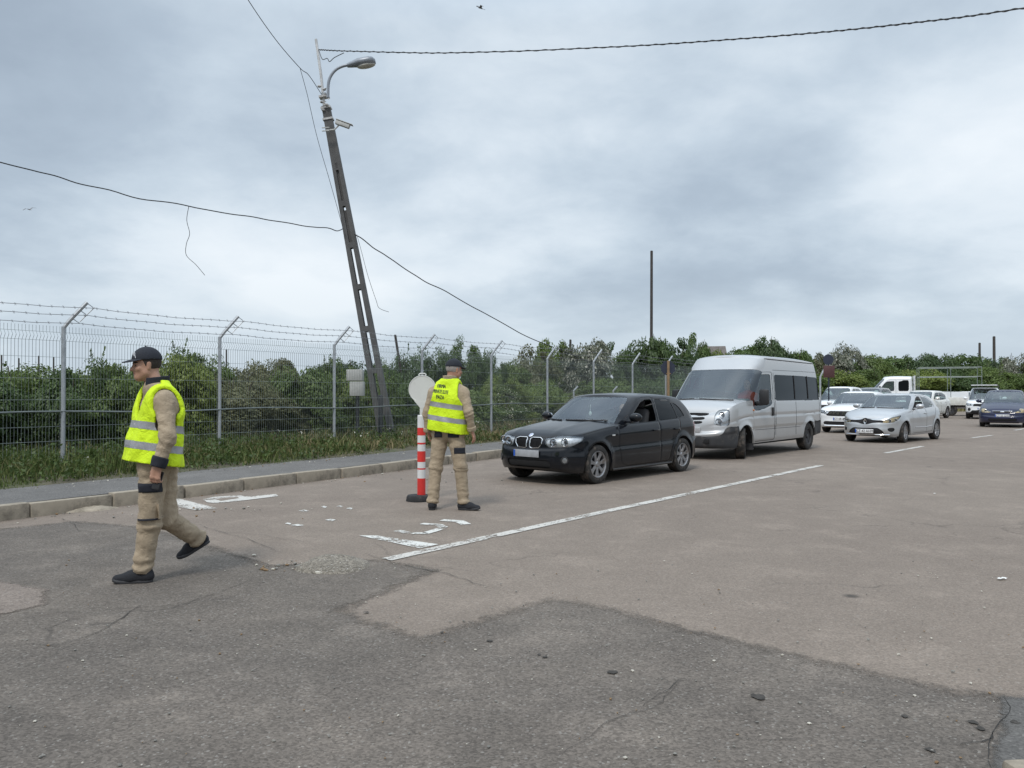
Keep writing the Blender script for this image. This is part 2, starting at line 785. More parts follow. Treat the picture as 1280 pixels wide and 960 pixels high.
def wheel(parent, loc, r, w, rr, style, steer=0.0, side=-1, mats=None):
    """tyre mesh with its rim as a child; side -1 = car's left"""
    tm, rm, dm = mats
    M = RX90
    h = w / 2
    b = MB()
    b.lathe([(rr * 0.96, -h * 0.9), (rr, -h), (r * 0.9, -h), (r * 0.975, -h * 0.86), (r, -h * 0.62), (r * 1.0, -h * 0.2), (r * 0.985, -h * 0.17),
             (r * 0.985, -h * 0.1), (r, -h * 0.07), (r, h * 0.2), (r * 0.985, h * 0.23), (r * 0.985, h * 0.3), (r, h * 0.33), (r, h * 0.62), (r * 0.975, h * 0.86),
             (r * 0.9, h), (rr * 1.04, h * 0.97), (rr, h * 0.86), (rr * 0.97, h * 0.5)], 40, M)
    t = b.build('wheel', tm, parent)
    t.location = loc
    t.rotation_euler = (0, 0, (PI if side > 0 else 0) + steer)
    q = MB()
    q.lathe([(rr * 1.0, h * 0.9), (rr * 0.97, h * 0.93), (rr * 0.9, h * 0.8), (rr * 0.88, h * 0.3)], 40, M, 0)
    q.lathe([(0.0, h * 0.28), (rr * 0.9, h * 0.28)], 40, M, 1)                       # dark drum behind the spokes
    q.lathe([(0.0, h * 0.82), (rr * 0.16, h * 0.8), (rr * 0.24, h * 0.66), (rr * 0.24, h * 0.3)], 24, M, 0)
    kind, n = style
    for k in range(n):
        a = 2 * PI * k / n + 0.2
        if kind == 'star':
            ws = [(0.18, 0.13, 0.68), (0.55, 0.10, 0.74), (0.93, 0.19, 0.80)]
        elif kind == 'cover':
            ws = [(0.15, 0.16, 0.74), (0.5, 0.2, 0.80), (0.95, 0.30, 0.84)]
        else:
            ws = [(0.15, 0.22, 0.45), (0.5, 0.22, 0.52), (0.95, 0.28, 0.62)]
        vs, fs = [], []
        for (rad, wd, hh) in ws:
            for sx in (-1, 1):
                for dz in (0, -0.18):
                    vs.append((rr * rad, sx * rr * wd * (1.0 if dz == 0 else 1.2), h * (hh + dz)))
        for e in range(len(ws) - 1):
            o = e * 4
            fs += [(o, o + 2, o + 6, o + 4), (o + 1, o + 5, o + 7, o + 3), (o, o + 4, o + 5, o + 1), (o + 2, o + 3, o + 7, o + 6)]
        Mr = M @ Matrix.Rotation(a, 4, 'Z')
        q.add([Mr @ Vector(v) for v in vs], fs, 0, False)
    q.build('rim', [rm, dm], t, 35)
    return t


def seat(parent, x, y, z, mat, w=0.5, name='seat', rake=0.22, hgt=0.62):
    b = MB()
    b.box((x, y, z), (0.52, w, 0.16), Matrix.Rotation(R(6), 4, 'Y'), bev=0.05)
    M = Matrix.Rotation(rake, 4, 'Y')
    b.box(Vector((x + 0.27, y, z + 0.06)) + M @ Vector((0, 0, hgt / 2)), (0.15, w, hgt), M, bev=0.06)
    if name == 'seat':
        b.box(Vector((x + 0.27, y, z + 0.06)) + M @ Vector((0, 0, hgt + 0.1)), (0.09, 0.27, 0.17), M, bev=0.04)
    return b.build(name, mat, parent)


def torus_pts(c, r, M, n=24):
    return [Vector(c) + M @ Vector((r * math.cos(2 * PI * k / n), r * math.sin(2 * PI * k / n), 0)) for k in range(n + 1)]


def strip_on(sh, pts, rad, off=0.0):
    """tube laid on the skin along (x, z) points of the left side"""
    out = []
    for (x, z) in pts:
        h = sh.side_hit(x, z)
        if h is not None:
            out.append(h + Vector((-sh.S['L'] / 2, -off, 0)))
    return out


def plate(parent, sh, z, y, text, mat, ink, blue, back=False, w=0.52, lean=0.0, off=0.015):
    h, n = sh.front_hit(y, z, back)
    if h is None:
        return
    x = h.x - sh.S['L'] / 2 + (off if back else -off)
    b = MB()
    b.box((x, y, z), (0.012, w, 0.112), bev=0.004)
    p = b.build('number_plate', mat, parent)
    sg = 1 if back else -1
    q = MB()
    xs = x + sg * 0.009
    q.add([(xs, y + sg * (-0.26) * w / .52, z - 0.05), (xs, y + sg * (-0.225) * w / .52, z - 0.05), (xs, y + sg * (-0.225) * w / .52, z + 0.05), (xs, y + sg * (-0.26) * w / .52, z + 0.05)], [(0, 1, 2, 3)], 0, False)
    q.build('country_band', blue, p)
    if text:
        vs, fs = text_mesh(text, 0.105)
        # read from in front: the reader's right is -y for the front plate seen along +x
        vs = [Vector((xs, y + 0.018 * sg * 1 + sg * v.x * 0.92 * w / .52, z + v.y)) for v in vs]
        t = MB()
        t.add(vs, fs, 0, False)
        t.build('plate_lettering', ink, p)
    return p


def add_common(root, sh, wheels=('star', 7), rr=0.21, steer=0.0, tw=0.205, seats=True, mirror_mat=None, mats=None, mirror=None, wheel_in=0.115, rimm=None):
    S = sh.S
    L, W = S['L'], S['W']
    dark = mats['dark']
    # under-body and wheel wells
    b = MB()
    b.box((0, 0, (S['under'] + 0.16) / 1), (L - 0.95, W - 0.66, 0.30))
    for xw in (S['xf'], S['xr']):
        for sd in (-1, 1):
            yo = sd * (sh.outline(xw) * 0.975)
            yi = sd * (W / 2 - 0.34)
            vs, fs = [], []
            n = 18
            Rr = S['R'] + 0.006
            zc = S['r'] * S.get('archz', 1.0)
            for k in range(n + 1):
                a = PI * k / n
                x, z = xw - L / 2 + Rr * math.cos(a), zc + Rr * math.sin(a)
                yq = sd * (sh.outline(min(max(xw + Rr * math.cos(a), 0.05), L - 0.05)) * 0.968)
                vs += [(x, yq, z), (x, yi, z)]
            for k in range(n):
                fs.append((2 * k, 2 * k + 2, 2 * k + 3, 2 * k + 1))
            b.add(vs, fs, 0, True)
            b.add([(xw - L / 2 - Rr, yi, zc), (xw - L / 2 + Rr, yi, zc), (xw - L / 2 + Rr, yi, zc + Rr), (xw - L / 2 - Rr, yi, zc + Rr)], [(0, 1, 2, 3)], 0, False)
    b.build('underbody', dark, root)
    for xw, st in ((S['xf'], steer), (S['xr'], 0.0)):
        for sd in (-1, 1):
            wheel(root, (xw - L / 2, sd * (W / 2 - wheel_in), S['r']), S['r'], tw, rr, wheels, st, sd, (mats['tyre'], rimm or mats['rim'], mats['black']))
    # cabin
    G = S['gh']
    xa = G['xA0'] - L / 2
    zb = pw(S['sh'], G['xA0'] + 0.5)
    d = MB()
    d.box((xa + 0.42, 0, zb - 0.06), (0.62, W - 0.34, 0.16), Matrix.Rotation(R(-4), 4, 'Y'), bev=0.04)
    d.build('dashboard', mats['cabin'], root)
    fl = MB()
    fl.box((xa + 0.1 + (G['xC0'] - G['xA0']) / 2, 0, S['under'] + 0.30), (G['xC0'] - G['xA0'] - 0.7, W - 0.3, 0.04))
    fl.build('cabin_floor', mats['cabin'], root)
    if seats:
        sx = S.get('seat_x', G['xA0'] + 1.05) - L / 2
        sz = S.get('seat_z', 0.50)
        for sd in (-1, 1):
            seat(root, sx, sd * 0.36, sz, mats['cabin'])
        if S.get('rear_bench', True):
            seat(root, sx + 0.85, 0, sz + 0.02, mats['cabin'], W - 0.5, 'rear_bench', 0.3)
        M = Matrix.Rotation(R(-64), 4, 'Y')
        s_ = MB()
        c = (sx - 0.33, -0.36, sz + 0.36)
        s_.tube(torus_pts(c, 0.185, M), 0.016, 8, caps=False)
        for a in (0, 120, 240):
            s_.tube([Vector(c), Vector(c) + M @ Vector((0.18 * math.cos(R(a)), 0.18 * math.sin(R(a)), 0))], 0.014, 6)
        s_.tube([Vector(c), Vector(c) + Vector((-0.3, 0, -0.14))], 0.03, 8)
        s_.build('steering_wheel', mats['black'], root)
    # mirrors
    if mirror:
        mx, mz, ms = mirror
        for sd in (-1, 1):
            h = sh.side_hit(mx, mz, sd)
            if h is None:
                continue
            m = MB()
            base = h + Vector((-L / 2, 0, 0))
            c = base + Vector((0.02, sd * (0.05 + ms[1]), 0.06 + ms[2] * 0.4))
            m.ball(c, ms, 16, Matrix.Rotation(R(-12 * sd), 4, 'Z'))
            m.box(base + Vector((0, sd * 0.045, 0.02)), (0.09, 0.13, 0.04), bev=0.012)
            o = m.build('side_mirror', mirror_mat, root)
            g = MB()
            g.ball(c + Vector((ms[0] * 0.62, 0, 0)), (ms[0] * 0.45, ms[1] * 0.86, ms[2] * 0.82), 14)
            g.build('mirror_glass', mats['lens'], o)


def wipers(root, sh, spans, mat, rad=0.012):
    L = sh.S['L']
    for (y0, y1, t0, t1) in spans:
        pts = []
        for k in range(9):
            y = lerp(y0, y1, k / 8)
            z = lerp(t0, t1, k / 8)
            h = sh.bvh.ray_cast(Vector((-2, y, z)), Vector((1, 0, 0)))[0]
            if h is not None:
                pts.append(h + Vector((-L / 2 - 0.018, 0, 0.008)))
        if len(pts) > 2:
            b = MB()
            b.tube(pts, rad, 6)
            b.build('wiper', mat, root)


def seam(root, sh, pts, mat, rad=0.004, n=24, both=True, name='panel_seam'):
    for sd in ((-1, 1) if both else (-1,)):
        b = MB()
        out = []
        for a, c in zip(pts[:-1], pts[1:]):
            for k in range(n):
                x, z = lerp(a[0], c[0], k / n), lerp(a[1], c[1], k / n)
                h = sh.side_hit(x, z, sd)
                if h is not None:
                    out.append(h + Vector((-sh.S['L'] / 2, 0, 0)))
        if len(out) > 2:
            b.tube(out, rad, 5)
            b.build(name, mat, root)
# ------------------------------------------------------------------ car materials
M_DARK = simple('underbody_black', (0.012, 0.012, 0.013), 0.9)
M_BLACK = simple('black_plastic', (0.016, 0.016, 0.018), 0.5, bmp=0.15, bscale=200)
M_TRIM = simple('bumper_plastic', (0.032, 0.033, 0.036), 0.62, var=0.25, bmp=0.2, bscale=250, dirt=((0.11, 0.10, 0.09), 5, 0.52))
M_TYRE = simple('tyre_rubber', (0.022, 0.021, 0.020), 0.85, var=0.3, bmp=0.3, bscale=120, dirt=((0.11, 0.09, 0.075), 7, 0.5))
M_RIM = simple('wheel_silver', (0.30, 0.30, 0.31), 0.42, 0.75, var=0.2, dirt=((0.16, 0.13, 0.10), 9, 0.5))
M_RIMD = simple('wheel_steel_dark', (0.045, 0.045, 0.048), 0.55, 0.3, var=0.2)
M_CHROME = simple('chrome', (0.72, 0.73, 0.75), 0.12, 1.0, var=0.03)
M_CABIN = simple('cabin_fabric', (0.06, 0.06, 0.063), 0.85, bmp=0.2)
M_PLATE = simple('plate_white', (0.72, 0.73, 0.74), 0.4, var=0.06, scale=12)
M_INK = simple('plate_ink', (0.015, 0.015, 0.017), 0.5)
M_BLUE = simple('plate_blue', (0.02, 0.09, 0.42), 0.45)
M_GLASS = glass_mat('window_glass', (0.50, 0.58, 0.56), base=0.04)
M_WIND = glass_mat('windscreen_glass', (0.66, 0.77, 0.73), base=0.085)
M_TINT = glass_mat('tinted_glass', (0.04, 0.048, 0.052), base=0.0, ior=1.3)
M_LENS = glass_mat('lamp_lens', (0.86, 0.88, 0.90), base=0.10)
M_MIRR = simple('mirror_glass', (0.55, 0.58, 0.60), 0.05, 1.0, var=0.02)
M_YLENS = glass_mat('aged_lamp_lens', (0.80, 0.72, 0.52), base=0.10)
M_REFL = simple('lamp_reflector', (0.80, 0.81, 0.82), 0.38, 0.55, var=0.25, scale=25)
M_YREFL = simple('aged_lamp', (0.62, 0.55, 0.36), 0.45, 0.2, var=0.15, scale=12)
M_RED = simple('red_lamp', (0.30, 0.012, 0.012), 0.2, coat=0.6)
M_ORANGE = simple('orange_lamp', (0.55, 0.16, 0.02), 0.25)
M_GREY = simple('grey_interior', (0.16, 0.165, 0.17), 0.8, var=0.3)
MATSET = dict(dark=M_DARK, black=M_BLACK, tyre=M_TYRE, rim=M_RIM, cabin=M_CABIN, lens=M_MIRR)
P_NAVY = car_paint('paint_black_blue', (0.0055, 0.0068, 0.010), 0.0, 0.30, amount=0.16, dustz=0.32, clean=0.0, coat=0.55, spec=0.12)
P_SILV = car_paint('paint_silver', (0.46, 0.475, 0.49), 0.5, 0.34, amount=0.35)
P_VAN = car_paint('paint_silver_van', (0.455, 0.46, 0.465), 0.42, 0.36, amount=0.5, dustz=0.7)
P_WHITE = car_paint('paint_white', (0.74, 0.75, 0.76), 0.0, 0.28, amount=0.3)
P_CREAM = car_paint('paint_pearl', (0.72, 0.72, 0.68), 0.0, 0.28, amount=0.3)
P_BLUE = car_paint('paint_navy', (0.012, 0.016, 0.048), 0.0, 0.30, amount=0.25, clean=0.01, coat=0.6, spec=0.2)
P_GREY = car_paint('paint_grey', (0.20, 0.21, 0.22), 0.5, 0.34, amount=0.3)


def lamp(root, sh, tag_, lens, refl, bulbs, blk=None):
    """clear lens panel with a reflector bowl and bulbs behind it"""
    o = sh.make(tag_, lens, root, push=0.0)
    if o is None:
        return
    b = sh.make(tag_, refl, o, push=0.035)
    if b:
        b.name = 'reflector'
    for (y, z, r) in bulbs:
        h, n = sh.front_hit(tag_[1] * y, z)
        if h is None:
            continue
        q = MB()
        c = h + Vector((-sh.S['L'] / 2 + 0.022, 0, 0))
        q.lathe([(r, 0.022), (r * 0.93, 0.024), (r * 0.8, 0.002), (r * 0.35, -0.01), (0, -0.012)], 18, Matrix.Translation(c) @ Matrix.Rotation(R(-90), 4, 'Y'), 0)
        q.ball(c + Vector((0.004, 0, 0)), r * 0.42, 10, None, 1)
        q.build('lamp_bowl', [M_CHROME, blk or M_BLACK], o)


# ------------------------------------------------------------------ the black hatchback
def make_hatch():
    L = 4.23
    S = dict(L=L, W=1.75, af=0.62, nf=2.7, ar=0.50, nr=2.8, step=0.026, NT=30,
             xf=0.76, xr=3.42, R=0.352, r=0.312, under=0.16,
             sill=[(0, 0.235), (0.25, 0.20), (0.8, 0.185), (3.4, 0.19), (3.9, 0.24), (4.23, 0.30)],
             sh=[(0, 0.735), (0.12, 0.765), (0.35, 0.80), (0.8, 0.86), (1.35, 0.915), (2.4, 0.945), (3.5, 0.985), (4.23, 0.985)],
             crown=[(0, 0.035), (0.15, 0.06), (0.5, 0.085), (1.2, 0.095), (2, 0.06), (4.23, 0.03)], ridge=0.010,
             nose=[(0, 0.07), (0.1, 0.02), (0.3, -0.01), (0.5, -0.005), (0.62, 0.01), (0.66, 0.03), (0.85, 0.035), (0.95, 0.05), (1, 0.08)],
             tail=[(0, 0.06), (0.15, 0.0), (0.5, -0.01), (0.55, 0.03), (0.8, 0.05), (1, 0.09)],
             side=[(0, 0.955), (0.08, 0.975), (0.3, 0.995), (0.42, 1.0), (0.55, 0.985), (0.78, 0.99), (0.83, 0.987), (0.93, 0.962), (1, 0.93)],
             flare=0.018,
             gh=dict(xA0=1.20, xA1=1.98, xC0=4.14, xC1=3.84, aA0=0.40, aA1=0.22, aC0=0.26, aC1=0.22, n=2.6, abow=0.05, cbow=0.05,
                     k=[(0, 1.0), (0.3, 0.955), (0.7, 0.875), (0.88, 0.82), (0.95, 0.785), (1, 0.72)],
                     zt=[(0, 0), (0.5, 0.53), (0.86, 0.90), (0.95, 0.975), (1, 1)],
                     roof=[(1.5, 1.37), (1.98, 1.395), (2.6, 1.42), (3.2, 1.41), (3.75, 1.37), (4.2, 1.33)], rcrown=0.035, taper=0.10,
                     ws=(0.02, 0.93, 0.90), rs=(0.12, 0.86, 0.86)))
    fdw = [(1.70, 0.945), (1.93, 1.10), (2.22, 1.285), (2.36, 1.322), (2.60, 1.335), (2.60, 0.958)]
    rdw = [(2.70, 0.962), (2.70, 1.333), (3.10, 1.315), (3.26, 1.295), (3.36, 0.995), (3.30, 0.985)]
    qw = [(3.40, 1.0), (3.31, 1.285), (3.44, 1.255), (3.56, 1.17), (3.64, 1.02)]
    gl = ('gs', 'gf', 'gr')
    S['regions'] = [
        ('front_side_window', gl, 'xz', fdw, True), ('rear_side_window', gl, 'xz', rdw, True), ('quarter_window', gl, 'xz', qw, True),
        ('headlight', ('low', 'cap'), 'sz', [(0.335, 0.60), (0.33, 0.72), (0.37, 0.755), (0.62, 0.775), (0.90, 0.772), (1.06, 0.762), (0.97, 0.69), (0.80, 0.615), (0.55, 0.585)], True),
        ('kidney_grille', ('low', 'cap'), 'yz', [(0.035, 0.59), (0.035, 0.725), (0.06, 0.742), (0.22, 0.742), (0.275, 0.715), (0.27, 0.65), (0.22, 0.585), (0.07, 0.575)], True),
        ('lower_grille', ('low',), 'yz', [(0, 0.27), (0, 0.40), (0.40, 0.40), (0.46, 0.35), (0.42, 0.27)], False),
        ('door', ('low', 'gs', 'gf'), 'xz', [(1.40, 0.30), (1.32, 0.60), (1.34, 0.90), (1.50, 0.95), (2.06, 1.30), (2.30, 1.375), (2.64, 1.375), (2.64, 0.24), (1.55, 0.24)], True),
        ('rear_door', ('low', 'gs', 'gr'), 'xz', [(2.65, 0.24), (2.65, 1.375), (3.10, 1.36), (3.30, 1.32), (3.385, 0.98), (3.33, 0.80), (3.02, 0.50), (2.95, 0.24)], True),
        ('tail_light', ('low', 'cap'), 'xz', [(3.90, 0.70), (3.86, 0.90), (4.0, 0.95), (4.4, 0.95), (4.4, 0.70)], True),
    ]
    sh = Shell(S)
    root = empty('parked_car')
    tag(root, 'black hatchback with twin kidney grille waiting at the front of the queue', 'car', 'vehicles queuing on the road')
    sh.make(('body', 0), P_NAVY, root)
    for sd in (-1, 1):
        o = sh.make(('door', sd), P_NAVY, root, gap=0.006)
        r = sh.make(('rear_door', sd), P_NAVY, root, gap=0.006)
        for dr, hx in ((o, 2.47), (r, 3.20)):
            h = sh.side_hit(hx, 0.80, sd)
            b = MB()
            b.box(h + Vector((-L / 2, sd * 0.014, 0)), (0.19, 0.03, 0.032), bev=0.010)
            b.build('handle', P_NAVY, dr)
        if sd > 0:
            sh.make(('front_side_window', sd), M_GLASS, root, push=0.008)
        sh.make(('rear_side_window', sd), M_TINT, root, push=0.008)
        sh.make(('quarter_window', sd), M_TINT, root, push=0.008)
        lamp(root, sh, ('headlight', sd), M_LENS, M_REFL, [(0.47, 0.675, 0.068), (0.64, 0.680, 0.070)])
        sh.make(('tail_light', sd), M_RED, root)
        g = sh.make(('kidney_grille', sd), M_DARK, root, push=0.02)
        ring = [(0.035, 0.59), (0.035, 0.725), (0.06, 0.742), (0.22, 0.742), (0.275, 0.715), (0.27, 0.65), (0.22, 0.585), (0.07, 0.575), (0.035, 0.59)]
        b = MB()
        pts = []
        for a, c in zip(ring[:-1], ring[1:]):
            for k in range(4):
                h, n = sh.front_hit(sd * lerp(a[0], c[0], k / 4), lerp(a[1], c[1], k / 4))
                if h is not None:
                    pts.append(h + Vector((-L / 2 - 0.004, 0, 0)))
        pts.append(pts[0])
        b.tube(pts, 0.0085, 6, caps=False)
        b.build('grille_surround', M_CHROME, g)
        s_ = MB()
        for k in range(9):
            y = 0.055 + k * 0.025
            h, n = sh.front_hit(sd * y, 0.66)
            s_.box(h + Vector((-L / 2 + 0.006, 0, 0)), (0.012, 0.006, 0.13))
        s_.build('grille_bars', M_BLACK, g)
        # fog lamp in the bumper corner
        h, n = sh.front_hit(sd * 0.66, 0.40)
        if h is not None:
            q = MB()
            mt = Matrix.Translation(h + Vector((-L / 2, 0, 0))) @ n.to_track_quat('Z', 'Y').to_matrix().to_4x4()
            q.lathe([(0.062, 0.0), (0.060, 0.008), (0.044, 0.010), (0.040, 0.002)], 20, mt, 0)
            q.lathe([(0.041, 0.003), (0.022, 0.006), (0, 0.007)], 20, mt, 1)
            q.build('fog_light', [M_BLACK, simple('fog_lens', (0.25, 0.26, 0.27), 0.2, 0.6)], root)
        # amber repeater badge on the wing
        h = sh.side_hit(1.18, 0.76, sd)
        q = MB()
        q.box(h + Vector((-L / 2, sd * 0.002, 0)), (0.075, 0.012, 0.022), bev=0.005)
        q.build('side_repeater', M_REFL, root)
    sh.make(('lower_grille', 0), M_DARK, root, push=0.02)
    sh.make(('windscreen', 0), M_WIND, root, push=0.004)
    sh.make(('rear_window', 0), M_TINT, root, push=0.004)
    add_common(root, sh, ('star', 7), 0.215, 0.0, mirror_mat=P_NAVY, mats=MATSET, mirror=(1.66, 0.95, (0.075, 0.115, 0.075)))
    plate(root, sh, 0.49, 0.0, '', simple('plate_dusty', (0.30, 0.31, 0.33), 0.6, var=0.2), M_INK, M_BLUE)
    # round bonnet badge, quartered blue and white
    h, n = sh.front_hit(0, 0.775)
    q = MB()
    mt = Matrix.Translation(h + Vector((-L / 2, 0, 0))) @ n.to_track_quat('Z', 'Y').to_matrix().to_4x4()
    q.lathe([(0.043, 0.0), (0.043, 0.006), (0.039, 0.008), (0.0, 0.009)], 28, mt, 0)
    for k in range(4):
        a0 = PI / 2 * k
        vs = [mt @ Vector((0, 0, 0.0105))] + [mt @ Vector((0.025 * math.cos(a0 + PI / 2 * j / 6), 0.025 * math.sin(a0 + PI / 2 * j / 6), 0.0105)) for j in range(7)]
        q.add(vs, [(0, j + 1, j + 2) for j in range(6)], 1 + k % 2, False)
    q.build('bonnet_badge', [M_CHROME, M_BLUE, M_PLATE], root)
    wipers(root, sh, [(-0.62, 0.05, 0.985, 0.99), (0.12, 0.62, 0.985, 0.99)], M_BLACK)
    seam(root, sh, [(0.42, 0.795), (0.9, 0.865), (1.3, 0.905)], M_DARK, 0.004, name='bonnet_seam')
    # bump strip and sill
    for sd in (-1, 1):
        b = MB()
        b.tube([(1.16 - L / 2, sd * 0.845, 0.20), (3.02 - L / 2, sd * 0.845, 0.20)], 0.022, 8)
        b.build('sill_trim', P_NAVY, root)
    # pale air freshener under the mirror
    q = MB()
    q.box((1.80 - L / 2, 0.0, 1.27), (0.03, 0.2, 0.06), bev=0.02)
    q.tube([(1.72 - L / 2, 0.0, 1.25), (1.71 - L / 2, 0.0, 1.12)], 0.004, 5, 1)
    q.ball((1.71 - L / 2, 0.0, 1.09), (0.012, 0.03, 0.045), 10, None, 1)
    q.build('rear_view_mirror', [M_BLACK, M_PLATE], root)
    return root, sh


# ------------------------------------------------------------------ the silver minibus
def make_minibus():
    L = 5.72
    S = dict(L=L, W=1.97, af=0.75, nf=2.7, ar=0.22, nr=3.2, step=0.036, NT=34, bow=0.02,
             xf=0.98, xr=4.73, R=0.405, r=0.345, under=0.24,
             sill=[(0, 0.26), (0.5, 0.27), (1.4, 0.32), (4.7, 0.34), (5.72, 0.42)],
             sh=[(0, 0.985), (0.10, 1.04), (0.3, 1.115), (0.7, 1.225), (1.1, 1.275), (1.5, 1.29), (2.0, 1.30), (5.72, 1.30)],
             crown=[(0, 0.03), (0.2, 0.06), (0.6, 0.085), (1.1, 0.085), (5.7, 0.03)],
             nose=[(0, 0.06), (0.08, 0.0), (0.35, -0.02), (0.42, -0.01), (0.46, 0.05), (0.7, 0.08), (0.92, 0.15), (1, 0.24)],
             tail=[(0, 0.0), (0.1, -0.01), (1, 0.0)],
             side=[(0, 0.97), (0.1, 0.985), (0.35, 0.985), (0.37, 1.0), (0.60, 1.0), (0.63, 0.985), (0.66, 0.997), (0.9, 0.985), (1, 0.97)],
             flare=0.022,
             gh=dict(xA0=0.86, xA1=1.98, xC0=5.70, xC1=5.56, aA0=0.58, aA1=0.40, aC0=0.16, aC1=0.2, n=3.0, abow=0.02, cbow=0.04, inset=0.004,
                     k=[(0, 1.0), (0.3, 0.98), (0.62, 0.95), (0.85, 0.92), (0.94, 0.90), (0.98, 0.86), (1, 0.79)],
                     zt=[(0, 0), (0.5, 0.52), (0.86, 0.9), (0.94, 0.965), (1, 1)],
                     roof=[(0.9, 2.24), (1.9, 2.30), (2.4, 2.325), (4.0, 2.325), (5.7, 2.27)], rcrown=0.05, taper=0.02,
                     ws=(0.02, 0.655, 0.975), rs=(0.06, 0.66, 0.85)))
    dw = [(1.42, 1.12), (1.40, 1.26), (1.66, 1.58), (1.80, 1.78), (1.98, 1.885), (2.44, 1.895), (2.44, 1.22), (2.32, 1.16), (1.95, 1.10), (1.5, 1.05)]
    sw = [(2.66, 1.27), (2.66, 1.89), (5.50, 1.89), (5.52, 1.30), (5.50, 1.27)]
    gl = ('gs', 'gf', 'gr', 'low', 'cap')
    S['regions'] = [
        ('door_window', gl, 'xz', dw, True), ('side_window', ('gs', 'gr', 'low'), 'xz', sw, True),
        ('headlight', ('low', 'cap'), 'sz', [(0.60, 0.745), (0.60, 0.97), (0.68, 1.06), (0.84, 1.10), (1.02, 1.10), (1.02, 0.745)], True),
        ('grille', ('low', 'cap'), 'yz', [(0, 0.955), (0, 1.015), (0.50, 1.015), (0.47, 0.955)], False),
        ('grille', ('low', 'cap'), 'yz', [(0, 0.865), (0, 0.925), (0.45, 0.925), (0.42, 0.865)], False),
        ('grille', ('low', 'cap'), 'yz', [(0, 0.775), (0, 0.835), (0.40, 0.835), (0.36, 0.775)], False),
        ('pillar_trim', ('gf', 'gs'), 'xz', [(0.9, 1.24), (1.2, 1.24), (1.44, 1.24), (1.66, 1.60), (1.82, 1.80), (2.0, 1.905), (1.9, 1.93), (0.9, 1.93)], True),
        ('bumper', ('low', 'lip'), 'xz', [(-1, -1), (-1, 0.50), (-0.2, 0.50), (0.18, 0.52), (0.30, 0.72), (0.62, 0.725), (0.62, -1)], False),
        ('rear_bumper', ('low', 'lip'), 'xz', [(5.13, 0), (5.10, 0.45), (5.13, 0.74), (6, 0.74), (6, 0)], False),
        ('door', ('low', 'gs', 'gf'), 'xz', [(1.42, 0.34), (1.38, 0.9), (1.36, 1.27), (1.62, 1.60), (1.80, 1.87), (1.98, 1.97), (2.54, 1.975), (2.54, 0.36)], True),
        ('tail_light', ('low', 'gr'), 'xz', [(5.58, 0.85), (5.58, 1.65), (5.9, 1.65), (5.9, 0.85)], True),
    ]
    sh = Shell(S)
    root = empty('minibus')
    tag(root, 'silver high roof minibus with black bumpers behind the black hatchback', 'van', 'vehicles queuing on the road')
    sh.make(('body', 0), P_VAN, root)
    for sd in (-1, 1):
        o = sh.make(('door', sd), P_VAN, root, gap=0.009)
        b = MB()
        h = sh.side_hit(2.42, 1.02, sd)
        b.box(h + Vector((-L / 2, sd * 0.012, 0)), (0.075, 0.035, 0.20), bev=0.012)
        b.build('handle', M_BLACK, o)
        w = sh.make(('door_window', sd), M_TINT if sd > 0 else M_GLASS, root, push=0.010)
        sh.make(('side_window', sd), M_TINT, root, push=0.004)
        sh.make(('pillar_trim', sd), M_BLACK, root)
        lamp(root, sh, ('headlight', sd), M_LENS, M_REFL, [(0.76, 0.98, 0.072), (0.72, 0.83, 0.08)], M_GREY)
        sh.make(('tail_light', sd), M_RED, root)
        # sliding rail and panel lines
        # big black mirror on an arm
        h = sh.side_hit(1.62, 1.20, sd)
        m = MB()
        base = h + Vector((-L / 2, 0, 0))
        m.box(base + Vector((0.02, sd * 0.15, 0.16)), (0.13, 0.21, 0.36), Matrix.Rotation(R(-10 * sd), 3, 'Z'), bev=0.04)
        m.box(base + Vector((0.0, sd * 0.03, 0.02)), (0.10, 0.20, 0.10), bev=0.03)
        m.build('side_mirror', M_BLACK, root)
        q = MB()
        h = sh.side_hit(1.40, 1.07, sd)
        q.box(h + Vector((-L / 2, sd * 0.004, 0)), (0.07, 0.014, 0.035), bev=0.006)
        q.build('side_repeater', M_ORANGE, root)
        # mud flap behind the front wheel
        q = MB()
        q.box((1.41 - L / 2, sd * 0.86, 0.30), (0.012, 0.2, 0.26), Matrix.Rotation(R(6), 3, 'Y'))
        q.build('mud_flap', M_TRIM, root)
    sh.make(('grille', 0), M_DARK, root, push=0.022)
    sh.make(('bumper', 0), M_TRIM, root, push=-0.012)
    sh.make(('rear_bumper', 0), M_TRIM, root, push=-0.008)
    sh.make(('windscreen', 0), M_WIND, root, push=0.004)
    sh.make(('rear_window', 0), M_TINT, root, push=0.004)
    seam(root, sh, [(2.62, 1.93), (2.62, 0.40)], M_DARK, 0.005)
    seam(root, sh, [(3.86, 1.24), (3.86, 0.40)], M_DARK, 0.005)
    seam(root, sh, [(2.60, 2.0), (5.62, 2.0)], M_DARK, 0.004)
    seam(root, sh, [(1.5, 0.62), (4.25, 0.62)], M_DARK, 0.004)
    seam(root, sh, [(5.48, 0.74), (5.48, 2.1)], M_DARK, 0.004)
    # roof gutter: a darker raised edge from the B pillar back
    for sd in (-1, 1):
        g = MB()
        pts = []
        for k in range(24):
            h = sh.side_hit(lerp(2.25, 5.5, k / 23), 2.255 - 0.03 * (k / 23), sd)
            if h is not None:
                pts.append(h + Vector((-L / 2, 0, 0)))
        g.tube(pts, 0.012, 6)
        g.build('roof_rail', M_TRIM, root)
    # centre valance: silver block between the black bumper corners
    v = MB()
    h, n = sh.front_hit(0, 0.62)
    v.box((h.x - L / 2 - 0.005, 0, 0.60), (0.06, 0.72, 0.23), bev=0.02)
    v.build('bumper_centre', P_VAN, root)
    lg = MB()
